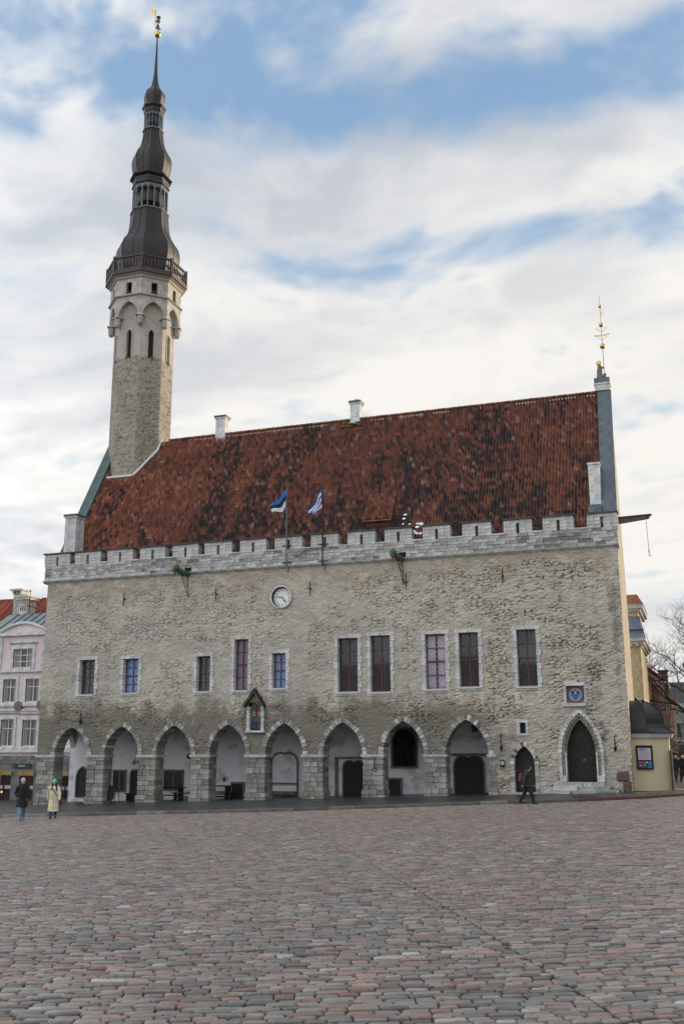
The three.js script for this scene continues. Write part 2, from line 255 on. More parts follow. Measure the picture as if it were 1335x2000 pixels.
{
  const pos = [], idx = [], uv = []; let n = 0;
  for (let x = -40; x <= 42; x += 0.5) { const zk = kerbZ(x) - 0.24; for (const z of [zk, mix(zk, -8, 0.5), -8, -60]) { pos.push(x, groundY(x, z) - 0.02, Math.min(z, zk)); uv.push(x, z); } n++; }
  for (let i = 0; i < n - 1; i++) for (let k = 0; k < 3; k++) { const a = i * 4 + k; idx.push(a, a + 4, a + 1, a + 1, a + 4, a + 5); }
  const g = new THREE.BufferGeometry(); g.setAttribute('position', new THREE.Float32BufferAttribute(pos, 3)); g.setAttribute('uv', new THREE.Float32BufferAttribute(uv, 2)); g.setIndex(idx); g.computeVertexNormals();
  mesh('pavement_bed', g, stoneMat(0.05, 0.048, 0.046), pavement);
  const r = rng(77), mats = [[0.05, 0.05, 0.051], [0.042, 0.042, 0.045], [0.062, 0.06, 0.058], [0.034, 0.034, 0.036]].map(([a, b, c]) => stoneMat(a, b, c, { roughness: 0.36, bumpScale: 0.006 }));
  const pale = [[0.26, 0.25, 0.235], [0.3, 0.29, 0.27]].map(([a, b, c]) => stoneMat(a, b, c, { roughness: 0.45, bumpScale: 0.006 }));
  const slab = (x0, x1, z0, z1, m) => { const y = (x, z) => groundY(x, z) + (z > 0.5 ? 0 : 0), b = -0.06, t = 0.004 * (r() - 0.5); mesh('slab', hexGeo([[x0, y(x0, z0) + b, z0], [x1, y(x1, z0) + b, z0], [x1, y(x1, z0) + t, z0], [x0, y(x0, z0) + t, z0], [x0, y(x0, z1) + b, z1], [x1, y(x1, z1) + b, z1], [x1, y(x1, z1) + t, z1], [x0, y(x0, z1) + t, z1]]), m, pavement); };
  for (let z = 14; z > -5; ) { const d = 1.0 + 0.5 * r(); for (let x = -7 - r() * 2; x < 41; ) { const w = 1.9 + 1.3 * r(), zk = Math.min(kerbZ(x), kerbZ(x + w)) - 0.27; if (zk > z - d + 0.25 && !(z - d < 0.6 && x + w > 29.2 && x < 36.9 && z - d < -0.2)) slab(x, x + w - 0.018, z - d + 0.018, Math.min(z, zk), (x > 36 ? pale : mats)[Math.floor(r() * (x > 36 ? 2 : 4))]); x += w; } z -= d; }
  // kerb stones
  const km = [[0.2, 0.17, 0.15], [0.26, 0.2, 0.17], [0.15, 0.145, 0.14], [0.3, 0.27, 0.24]].map(([a, b, c]) => stoneMat(a, b, c, { roughness: 0.5 })), red = stoneMat(0.16, 0.075, 0.06, { roughness: 0.5 });
  const len = []; let L = 0; for (let i = 0; i < KERB.length - 1; i++) { len.push(L); L += Math.hypot(KERB[i + 1][0] - KERB[i][0], KERB[i + 1][1] - KERB[i][1]); } len.push(L);
  const along = (s) => { let i = 0; while (i < KERB.length - 2 && len[i + 1] < s) i++; const t = clamp((s - len[i]) / (len[i + 1] - len[i])); return [mix(KERB[i][0], KERB[i + 1][0], t), mix(KERB[i][1], KERB[i + 1][1], t)]; };
  for (let s = 25; s < L - 30; ) {
    const l = 1.1 + 0.9 * r(), [ax, az] = along(s), [cx, cz] = along(s + l - 0.02), dx = cx - ax, dz = cz - az, n = Math.hypot(dx, dz), nx = -dz / n, nz = dx / n, w = 0.24, ya = groundY(ax, az) + 0.01 + 0.008 * r(), yc = groundY(cx, cz) + 0.01 + 0.008 * r(), dn = 0.3, sg = nz > 0 ? -1 : 1, bxx = nx * w * sg, bzz = nz * w * sg;
    mesh('kerb_stone', hexGeo([[ax + bxx, ya - dn, az + bzz], [cx + bxx, yc - dn, cz + bzz], [cx + bxx, yc, cz + bzz], [ax + bxx, ya, az + bzz], [ax, ya - dn, az], [cx, yc - dn, cz], [cx, yc - 0.015, cz], [ax, ya - 0.015, az]]), ax > 33.5 ? red : km[Math.floor(r() * 4)], pavement);
    s += l;
  }
}

// ------------------------------------------------------------------ town hall
const hall = thing('town_hall', 'long medieval limestone town hall with battlements, tiled roof, arcade and slender tower', 'town hall');
const LST = [[0.75, 0.74, 0.7], [0.65, 0.64, 0.6], [0.82, 0.81, 0.77], [0.52, 0.5, 0.46], [0.7, 0.67, 0.61], [0.42, 0.41, 0.38]].map((c) => stoneMat(...c, { bumpScale: 0.03 }));
const GREYST = [[0.54, 0.535, 0.515], [0.4, 0.395, 0.38], [0.68, 0.67, 0.65], [0.26, 0.255, 0.245], [0.76, 0.75, 0.73], [0.46, 0.44, 0.4]].map((c) => stoneMat(...c, { bumpScale: 0.035 }));
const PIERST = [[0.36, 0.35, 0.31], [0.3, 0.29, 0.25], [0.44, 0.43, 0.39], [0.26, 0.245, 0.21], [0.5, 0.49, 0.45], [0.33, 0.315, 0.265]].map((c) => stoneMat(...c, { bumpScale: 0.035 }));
const FRAMEST = [[0.78, 0.78, 0.75], [0.71, 0.71, 0.68], [0.83, 0.83, 0.8], [0.62, 0.62, 0.59]].map((c) => stoneMat(...c, { bumpScale: 0.02 }));
const whitePlaster = stoneMat(0.82, 0.82, 0.82, { bumpScale: 0.04 }), darkCore = mat(0.32, 0.3, 0.26), iron = mat(0.02, 0.02, 0.021, { roughness: 0.55, metalness: 0.5 });
const oak = stoneMat(0.022, 0.016, 0.014, { roughness: 0.7 }), darkOak = stoneMat(0.013, 0.011, 0.0105, { roughness: 0.6 }), brownWood = stoneMat(0.16, 0.06, 0.035, { roughness: 0.7 });
const glass = new THREE.MeshPhysicalMaterial({ color: 0xffffff, roughness: 0.04, transmission: 1, thickness: 0, ior: 1.5 });
const sillMat = mat(0.62, 0.64, 0.65, { roughness: 0.45, metalness: 0.15 });
const wallMat = new THREE.MeshStandardMaterial({ vertexColors: true, roughness: 0.95, bumpMap: grainBump, bumpScale: 0.045 });
const stoneGeo = [1, 2, 3, 4, 5].map((s) => chamfer(1, 1, 1, 0.06, 0.035, s * 13));
const sr = rng(9001), pick = (a) => a[Math.floor(sr() * a.length)];
function stone(name, parent, mats, x0, x1, y0, y1, z0, z1, gap = 0.012) { const m = mesh(name, pick(stoneGeo), pick(mats), parent); m.position.set((x0 + x1) / 2, (y0 + y1) / 2, (z0 + z1) / 2); m.scale.set(x1 - x0 - gap, y1 - y0 - gap, z1 - z0); return m; }

// openings
const YCAP = -0.42, ARCH = [];
for (let k = 0; k < 8; k++) { const x0 = 1.22 + k * 3.655; ARCH.push([x0, x0 + 2.42, YCAP, 1.3 + k * 0.027]); }
const WIN = [   // pane in photo pixels, kind
  [163, 1290, 183, 1355, 's', 'dark'], [248, 1288, 268, 1352, 's', 'blue'], [390, 1283, 409, 1349, 's', 'dark'], [463, 1250, 483, 1347, 't', 'purple'], [536, 1277, 557, 1342.5, 's', 'blue'],
  [663, 1248, 698, 1350, 't', 'dark'], [726, 1243, 762, 1350, 't', 'dark'], [832, 1240, 870, 1344, 't', 'lilac'], [897, 1237, 935, 1340, 't', 'dark'], [1009, 1231, 1049, 1339, 't', 'dark']].map(([a, b, c, d, k, w]) => {
  const p = fac(a, b, -0.32), q = fac(c, d, -0.32), r = fac(c, d, 0); return { x0: p.x, x1: Math.max(q.x, r.x) + 0.02, y0: q.y - 0.02, y1: fac(a, b, -0.2).y, kind: k, drapeGlow: w };
});
const SDOOR = [30.62, 31.72, -0.95, 0.03], BDOOR = [33.46, 34.98, -0.35, 1.42], SLIT = [31.0, 31.31, 0.7, 1.27], ROUND = [33.62, 34.55, 2.32, 3.22], CLOCK = [16.79, 8.96, 0.66], SHRINE = [14.78, 15.6, 1.0, 2.55];
const YB = -3.75, XL = -0.1;
const inRect = (x, y, r, g = 0) => x > r[0] - g && x < r[1] + g && y > r[2] - g && y < r[3] + g;
const hallHole = (a, b) => {
  const x = a + XL, y = b + YB;
  if (x < 29.32 && y < YCAP - 0.04) return true;
  for (const r of ARCH) if (inArch(x, y, ...r, 0.12)) return true;
  for (const w of WIN) if (inRect(x, y, [w.x0, w.x1, w.y0, w.y1], 0.06)) return true;
  if (inArch(x, y, ...SDOOR, 0.1) || inArch(x, y, ...BDOOR, 0.26)) return true;
  if (inRect(x, y, SLIT, 0.04) || inRect(x, y, ROUND, 0.05)) return true;
  if (Math.hypot(x - CLOCK[0], y - CLOCK[1]) < CLOCK[2] - 0.03) return true;
  return x > SHRINE[0] - 0.02 && x < SHRINE[1] + 0.02 && y > SHRINE[2] - 0.05 && y < SHRINE[3] + 0.1;
};
const nearWindow = (x, y) => { let d = 9; for (const w of WIN) { const dx = Math.max(w.x0 - 0.3 - x, x - w.x1 - 0.3, 0), dy = Math.max(w.y0 - 0.3 - y, y - w.y1 - 0.3, 0); d = Math.min(d, Math.hypot(dx, dy)); } return d; };
const hallRelief = (a, b) => {
  const x = a + XL, y = b + YB, n = fbm(x * 0.7, y * 0.7, 3, 71) - 0.5;
  const calm = clamp(Math.max(sstep(1.6, 0.2, x + n * 1.5) * 0.8, sstep(35.0, 36.4, x + n * 1.6) * 0.75, sstep(9.7, 10.5, y + n * 1.2) * 0.8, sstep(0.25, 0.05, nearWindow(x, y)) * 0.7, sstep(1.9, 1.0, y + n) * (x < 29 ? 0.45 : 0), sstep(0.54, 0.68, fbm(x * 0.4 + 7, y * 0.5, 4, 83)) * 0.85));
  return rubble(x, y, calm) * (0.8 + 0.5 * sstep(20, 33, x + n * 4));
};
const hallColor = (a, b) => {
  const x = a + XL, y = b + YB, n = fbm(x * 0.5, y * 0.8, 4, 101), n2 = fbm(x * 1.9, y * 2.6, 4, 131), n3 = fbm(x * 7, y * 12, 3, 151), s = fbm(x * 1.3, y * 0.45, 4, 171);
  let k = 0.82 + 0.26 * n + 0.22 * (n2 - 0.5) + 0.26 * (n3 - 0.5), warm = clamp(0.5 + (n - 0.5) * 1.6 + (x - 18) * 0.012);
  let r = mix(0.435, 0.465, warm), g = mix(0.408, 0.422, warm), bl = mix(0.355, 0.345, warm);
  const stain = clamp(sstep(0.5, 0.76, n2 * 0.32 + s * 0.3 + n3 * 0.18 + sstep(3.9, 1.2, y) * mix(0.1, 0.38, sstep(32.5, 27, x + (s - 0.5) * 6)) + sstep(30, 2, x) * 0.06));   // soot and damp above the arcade, with ragged outlines
  k *= 1 - 0.55 * stain; r = mix(r, 0.44, stain); g = mix(g, 0.4, stain); bl = mix(bl, 0.32, stain);
  for (const w of WIN) for (const e of [w.x0 - 0.1, w.x1 + 0.1]) { const d = Math.abs(x - e + 0.06 * (n3 - 0.5)); if (d < 0.22 && y < w.y0 && y > w.y0 - 1.5) k *= 1 + 0.22 * sstep(0.2, 0.08, d) * sstep(w.y0 - 1.4, w.y0 - 0.5, y + (n2 - 0.5) * 1.2); }   // lime run-off below the sills
  const drip = sstep(0.5, 0.66, fbm(x * 2.2, y * 0.25, 4, 191) * 0.6 + n2 * 0.4) * sstep(34.3, 35.6, x + (n - 0.5) * 2) * sstep(10.9, 8, y);
  k *= 1 - 0.42 * drip;
  const tan = sstep(9.3, 10.2, y + (n2 - 0.5) * 2.6) * sstep(0.4, 0.55, n2);
  r = mix(r, 0.32, tan * 0.6); g = mix(g, 0.255, tan * 0.6); bl = mix(bl, 0.18, tan * 0.6);
  const moss = sstep(0.6, 0.72, fbm(x * 0.9 + 30, y * 1.1, 4, 201)) * 0.16; r = mix(r, 0.3, moss); g = mix(g, 0.29, moss); bl = mix(bl, 0.2, moss);
  const id = stoneAt(x, y, 0.38, 0.15, 3)[2], tint = id > 0.92 ? [1.04, 0.97, 0.94] : id < 0.1 ? [1.03, 1.0, 0.91] : [1, 1, 1]; k *= 1.16 + 0.22 * (((id * 37.7) % 1) - 0.5);
  return [r * k * tint[0], g * k * tint[1], bl * k * tint[2]];
};
mesh('front_wall', reliefWall(V3(XL, YB, 0), V3(1, 0, 0), V3(0, 1, 0), 36.9, 14.55, 0.039, hallRelief, hallHole, hallColor), wallMat, hall);

// piers, capitals, arches
ARCH.forEach((r, k) => {
  const arch = part('arch', hall), hw = (r[1] - r[0]) / 2, m = (r[0] + r[1]) / 2, R = r[3] - r[2], c = (R * R - hw * hw) / (2 * hw), rad = hw + c, e = Math.atan2(R, c), n = 11;
  for (const s of [-1, 1]) for (let i = 0; i < n; i++) {
    const t0 = e * i / n + 0.008, t1 = e * (i + 1) / n - 0.006, ri = rad, ro = rad + 0.24 + 0.07 * sr(), zf = 0.05 + 0.03 * sr(), cx = m + s * -c, pt = (t, q) => [cx + s * q * Math.cos(t), r[2] + q * Math.sin(t)];
    const A = pt(t0, ri), B = pt(t0, ro), C = pt(t1, ro), D = pt(t1, ri), L = s > 0 ? [A, B, C, D] : [B, A, D, C];
    mesh('voussoir', hexGeo([...L.map((p) => [p[0], p[1], -1.0]), ...L.map((p) => [p[0], p[1], zf])]), pick(sr() < 0.8 ? PIERST : [LST[3], LST[1], LST[4]]), arch);
  }
});
const pierSpan = []; for (let k = 0; k <= 8; k++) pierSpan.push(k === 0 ? [XL + 0.02, ARCH[0][0]] : k === 8 ? [ARCH[7][1], 29.62] : [ARCH[k - 1][1], ARCH[k][0]]);
pierSpan.forEach(([x0, x1], k) => {
  const pier = part('pier', hall), yb = groundY((x0 + x1) / 2, 0) - 0.12;
  mesh('core', bx(x0 + 0.06, x1 - 0.06, yb, YCAP - 0.02, -0.98, -0.06), darkCore, pier);
  const plinth = yb + 0.12 + 0.42; let y = yb;
  while (y < YCAP - 0.16) {
    const low = y < plinth - 0.05, h = Math.min(low ? 0.27 : 0.24 + 0.09 * sr(), YCAP - 0.13 - y), f = low ? 0.07 : 0, xs = [x0 - f]; if (h < 0.06) break;
    const w = x1 - x0 + 2 * f, cnt = w < 0.6 ? 1 : 2 + Math.floor(sr() * 2); for (let i = 1; i < cnt; i++) xs.push(x0 - f + w * (i + (sr() - 0.5) * 0.4) / cnt); xs.push(x1 + f);
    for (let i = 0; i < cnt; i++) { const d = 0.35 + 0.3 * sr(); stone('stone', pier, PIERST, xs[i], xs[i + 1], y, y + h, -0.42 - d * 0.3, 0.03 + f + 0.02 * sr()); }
    for (const s of [-1, 1]) { const xe = s < 0 ? x0 - f : x1 + f; stone('stone', pier, PIERST, s < 0 ? xe : xe - 0.3, s < 0 ? xe + 0.3 : xe, y, y + h, -1.02 - f, -0.5); }
    y += h;
  }
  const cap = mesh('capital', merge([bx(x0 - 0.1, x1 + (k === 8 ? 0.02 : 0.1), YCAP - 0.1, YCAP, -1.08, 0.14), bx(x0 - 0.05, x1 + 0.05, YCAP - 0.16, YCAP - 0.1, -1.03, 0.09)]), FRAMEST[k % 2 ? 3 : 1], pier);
});
// wall between the arches seen from inside, arcade back wall, ceiling, end wall
const ARZ = -3.7;
{
  const outline = [[XL + 0.05, 1.75], [XL + 0.05, YCAP]], holes = [];
  const pts = [[29.6, YCAP], [29.6, 1.75], [XL + 0.05, 1.75], [XL + 0.05, YCAP]];
  for (const r of ARCH) pts.push(...archPts(r[0] - 0.1, r[1] + 0.1, r[2], r[3] + 0.1, 8).reverse());
  mesh('arcade_inner_face', extrude(pts, 0.35).translate(0, 0, -0.98), whitePlaster, hall);
  mesh('arcade_ceiling', bx(XL + 0.02, 29.75, 1.72, 1.95, ARZ, -0.3), stoneMat(0.75, 0.75, 0.74), hall);
  const arcade = part('arcade_back_wall', hall);
  mesh('plaster', reliefWall(V3(XL, YB - 0.2, ARZ), V3(1, 0, 0), V3(0, 1, 0), 29.9, 5.7, 0.09, (a, b) => 0.02 * fbm(a * 2, b * 5, 3, 5) + 0.015 * fbm(a * 9, b * 14, 2, 6), null, (a, b) => { const n = fbm(a * 0.6, b, 4, 15), d = sstep(0.55, 0.75, fbm(a * 1.5, b * 2, 4, 25) + sstep(1.3, 0.2, b) * 0.12); return [0.8 * (0.9 + 0.2 * n) * (1 - 0.3 * d), 0.8 * (0.9 + 0.2 * n) * (1 - 0.32 * d), 0.81 * (0.9 + 0.2 * n) * (1 - 0.34 * d)]; }), wallMat, arcade);
  const W = (px, py) => fac(px, py, ARZ + 0.06), rectPx = (a, b, c, d) => { const p = W(a, b), q = W(c, d); return [p.x, q.x, q.y, p.y]; };
  const greySt = stoneMat(0.2, 0.19, 0.175);
  const darkWindow = (a, b, c, d) => { const [x0, x1, y0, y1] = rectPx(a, b, c, d); mesh('window_frame', merge([bx(x0, x1, y1 - 0.1, y1, ARZ - 0.02, ARZ + 0.1), bx(x0, x1, y0, y0 + 0.08, ARZ - 0.02, ARZ + 0.12), bx(x0, x0 + 0.09, y0 + 0.08, y1 - 0.1, ARZ - 0.02, ARZ + 0.1), bx(x1 - 0.09, x1, y0 + 0.08, y1 - 0.1, ARZ - 0.02, ARZ + 0.1), bx((x0 + x1) / 2 - 0.05, (x0 + x1) / 2 + 0.05, y0 + 0.08, y1 - 0.1, ARZ - 0.02, ARZ + 0.08)]), greySt, arcade); mesh('window_pane', bx(x0 + 0.05, x1 - 0.05, y0 + 0.05, y1 - 0.05, ARZ, ARZ + 0.045), mat(0.012, 0.012, 0.014, { roughness: 0.12 }), arcade); };
  darkWindow(221, 1503, 246, 1547); darkWindow(320, 1503, 358, 1545);
  const archDoor = (a, b, c, d, ys, frame) => {   // pixels of the opening, springing row
    const [x0, x1, y0, y1] = rectPx(a, b, c, d), s = mix(y1, y0, ys), o = [[x0, y0], [x1, y0], ...archPts(x0, x1, s, y1, 7)];
    const g = 0.1, f = [[x0 - g, y0], [x1 + g, y0], ...archPts(x0 - g, x1 + g, s, y1 + g, 7)];
    mesh('door_surround', extrude(f, 0.09, [archPts(x0, x1, s, y1, 7).concat([[x0, y0 + 0.002], [x1, y0 + 0.002]])]).translate(0, 0, ARZ + 0.03), frame, arcade);
    mesh('door_leaf', extrude(o, 0.05).translate(0, 0, ARZ + 0.01), darkOak, arcade);
  };
  archDoor(152, 1499, 170, 1557, 0.35, greySt); archDoor(257, 1505, 270, 1563, 0.12, greySt); archDoor(671, 1490, 711, 1558, 0.14, greySt); archDoor(887, 1481, 945, 1549, 0.2, greySt);
  { const [x0, x1, y0, y1] = rectPx(766, 1425, 812, 1497), o = [[x0, y0], [x1, y0], ...archPts(x0, x1, y1 - 0.75, y1, 8)]; mesh('arched_window_pane', extrude(o, 0.04).translate(0, 0, ARZ + 0.01), mat(0.012, 0.013, 0.015, { roughness: 0.1 }), arcade); for (let i = 0; i < 22; i++) { const y = y0 + i * 0.09; for (const s of [0, 1]) if (y < y1 - 0.7) stone('jamb_brick', arcade, [stoneMat(0.2, 0.14, 0.1)], s ? x1 : x0 - 0.12, s ? x1 + 0.12 : x0, y, y + 0.09, ARZ, ARZ + 0.1, 0.008); } mesh('window_ledge', bx(x0 - 0.14, x1 + 0.14, y0 - 0.1, y0, ARZ, ARZ + 0.14), greySt, arcade); mesh('arched_surround', extrude([[x0 - 0.14, y1 - 0.76], ...archPts(x0 - 0.14, x1 + 0.14, y1 - 0.75, y1 + 0.14, 8).reverse(), [x1, y1 - 0.76], ...archPts(x0, x1, y1 - 0.75, y1, 8)], 0.1).translate(0, 0, ARZ + 0.005), greySt, arcade); for (const t of [0.33, 0.66]) mesh('glazing_bar', bx(mix(x0, x1, t) - 0.02, mix(x0, x1, t) + 0.02, y0, y1 - 0.5, ARZ + 0.04, ARZ + 0.07), oak, arcade); }
  { const [x0, x1, y0, y1] = rectPx(531, 1474, 579, 1552); const f = (g) => [[x0 - g, y0 - g], [x1 + g, y0 - g], ...archPts(x0 - g, x1 + g, y1 - 0.5, y1 + g, 8)]; mesh('blind_niche_frame', extrude(f(0.12), 0.09, [f(0)]).translate(0, 0, ARZ + 0.02), greySt, arcade); mesh('stone_ledge', bx(x0, x1, y0 + 0.62, y0 + 0.72, ARZ, ARZ + 0.18), greySt, arcade); mesh('stone_seat', bx(x0, x1, y0, y0 + 0.2, ARZ, ARZ + 0.4), greySt, arcade); }
  { const [x0, x1, y0, y1] = rectPx(654, 1482, 660, 1560), q = W(712, 1484); mesh('stone_jamb', bx(x0, x1, y0, y1, ARZ, ARZ + 0.12), greySt, arcade); mesh('stone_lintel', bx(x0, q.x, y1, y1 + 0.12, ARZ, ARZ + 0.16), greySt, arcade); }
  { const p = W(872, 1472), q = W(960, 1472); mesh('stone_band', bx(p.x, q.x, p.y - 0.14, p.y + 0.02, ARZ, ARZ + 0.16), greySt, arcade); }
  for (const [a, b, c, d] of [[454, 1531, 474, 1563], [760, 1523, 782, 1556]]) { const [x0, x1, y0, y1] = rectPx(a, b, c, d); mesh('hatch_frame', merge([bx(x0 - 0.12, x0, y0, y1 + 0.12, ARZ, ARZ + 0.13), bx(x1, x1 + 0.12, y0, y1 + 0.12, ARZ, ARZ + 0.13), bx(x0, x1, y1, y1 + 0.12, ARZ, ARZ + 0.13)]), greySt, arcade); mesh('hatch_door', bx(x0, x1, y0, y1, ARZ, ARZ + 0.06), darkOak, arcade); }
  for (const r of ARCH.slice(3, 6)) { const x = r[1] - 0.75; mesh('vault_corbel', hexGeo([[x - 0.14, 0.0, ARZ], [x + 0.14, 0.0, ARZ], [x + 0.3, 1.75, ARZ], [x - 0.3, 1.75, ARZ], [x - 0.1, 0.2, ARZ + 0.2], [x + 0.1, 0.2, ARZ + 0.2], [x + 0.3, 1.75, ARZ + 0.5], [x - 0.3, 1.75, ARZ + 0.5]]), greySt, arcade); }
  mesh('arcade_end_wall', bx(29.62, 30.1, YB, 1.95, ARZ - 0.1, -0.12), whitePlaster, hall);
}
// left end wall with its arch, outer shell
{
  const zb = -14.6, pts = [[-zb, YB], [-zb, 10.9], [0.02, 10.9], [0.02, YCAP], [1.0, YCAP], ...archPts(1.0, 3.74, YCAP, 1.3, 9).reverse().slice(1), [3.74, YB]];
  const g = extrude(pts, 0.36); g.rotateY(Math.PI / 2); g.translate(XL + 0.01, 0, 0);   // (u, y, w) -> (w, y, -u)
  mesh('left_end_wall', g, stoneMat(0.5, 0.47, 0.41), hall);
  mesh('back_wall', bx(XL + 0.38, 35.6, YB, 12.0, zb, zb + 0.6), stoneMat(0.5, 0.46, 0.4), hall);
  mesh('upper_floor', bx(0.62, 36.0, 1.96, 2.1, zb + 0.6, -0.25), darkCore, hall);
  mesh('wall_core_behind_doors', bx(30.12, 36.3, YB, 1.9, -2.0, -1.4), darkCore, hall);
}
// windows
const drapeGlowMats = { blue: mat(0.22, 0.45, 0.95), lilac: mat(0.8, 0.72, 0.86), purple: mat(0.3, 0.2, 0.34) };  // lilac and purple are curtains; blue puts a lit room into the colour
const muntinMat = mat(0.1, 0.035, 0.028, { roughness: 0.6 }), leadMat = mat(0.26, 0.25, 0.25, { roughness: 0.5, metalness: 0.3 });
WIN.forEach((w) => {
  const win = part('window', hall), { x0, x1, y0, y1 } = w, zi = -0.34;
  for (const s of [0, 1]) {
    let y = y0 - 0.12, odd = s;
    while (y < y1 - 0.02) { const h = Math.min(0.24 + 0.22 * sr(), y1 + 0.005 - y), f = odd++ % 2 ? 0.2 : 0.26; if (h > 0.04) stone('jamb_stone', win, FRAMEST, s ? x1 : x0 - f, s ? x1 + f : x0, y, y + h, zi - 0.1, 0.075 + 0.015 * sr(), 0.008); y += h; }
  }
  const mid = mix(x0, x1, 0.5); stone('lintel', win, FRAMEST, x0 - 0.24, mid, y1, y1 + 0.2, zi - 0.1, 0.085, 0.008); stone('lintel', win, FRAMEST, mid, x1 + 0.24, y1, y1 + 0.2, zi - 0.1, 0.08, 0.008);
  mesh('sill', hexGeo([[x0 + 0.004, y0 - 0.1, zi], [x1 - 0.004, y0 - 0.1, zi], [x1 - 0.004, y0 + 0.02, zi], [x0 + 0.004, y0 + 0.02, zi], [x0 - 0.05, y0 - 0.13, 0.16], [x1 + 0.05, y0 - 0.13, 0.16], [x1 + 0.05, y0 - 0.07, 0.16], [x0 - 0.05, y0 - 0.07, 0.16]]), sillMat, win);
  mesh('sill_stone', bx(x0 - 0.2, x1 + 0.2, y0 - 0.24, y0 - 0.13, -0.2, 0.07), FRAMEST[1], win);
  mesh('pane', new THREE.PlaneGeometry(x1 - x0, y1 - y0).translate((x0 + x1) / 2, (y0 + y1) / 2, zi), glass, win);
  const b = [], B = (a, c, d, e, z = 0.03) => b.push(bx(a, c, d, e, zi - 0.03, zi + z));
  const c = (x0 + x1) / 2, tk = w.kind === 't' ? 0.04 : 0.022; B(x0, x0 + 0.045, y0, y1); B(x1 - 0.045, x1, y0, y1); B(x0, x1, y1 - 0.05, y1, 0.035); B(x0, x1, y0, y0 + 0.05, 0.035); B(c - tk, c + tk, y0, y1, 0.045);
  for (const [t, q] of [[0.25, 0.018], [0.5, 0.04], [0.75, 0.018]]) { const y = mix(y0, y1, t); B(x0, x1, y - q, y + q, 0.04); }
  mesh('glazing_bars', merge(b), muntinMat, win);
  const lb = [], sp = 0.17, H = y1 - y0, Wd = x1 - x0;   // diamond leading: every strip clipped to the opening
  for (const s of [-1, 1]) for (let o = -H - sp; o < Wd + H; o += sp) { let ya = 0, yb = H, f = (y) => (s > 0 ? o + y * 0.62 : o + (H - y) * 0.62); const g = (x) => (s > 0 ? (x - o) / 0.62 : H - (x - o) / 0.62); const e = [g(0), g(Wd)].sort((p, q) => p - q); ya = Math.max(ya, e[0]); yb = Math.min(yb, e[1]); if (yb - ya > 0.05) lb.push(bar([x0 + f(ya), y0 + ya, zi + 0.008], [x0 + f(yb), y0 + yb, zi + 0.008], 0.013, 0.013, 3)); }
  mesh('lead_lattice', merge(lb), leadMat, win);
  const zc = zi - 0.06; if (w.drapeGlow !== 'dark') mesh('drape_glow_sheet', bx(x0 - 0.05, x1 + 0.05, y0 - 0.05, y1 + 0.05, zc - 0.03, zc), drapeGlowMats[w.drapeGlow], win);
});
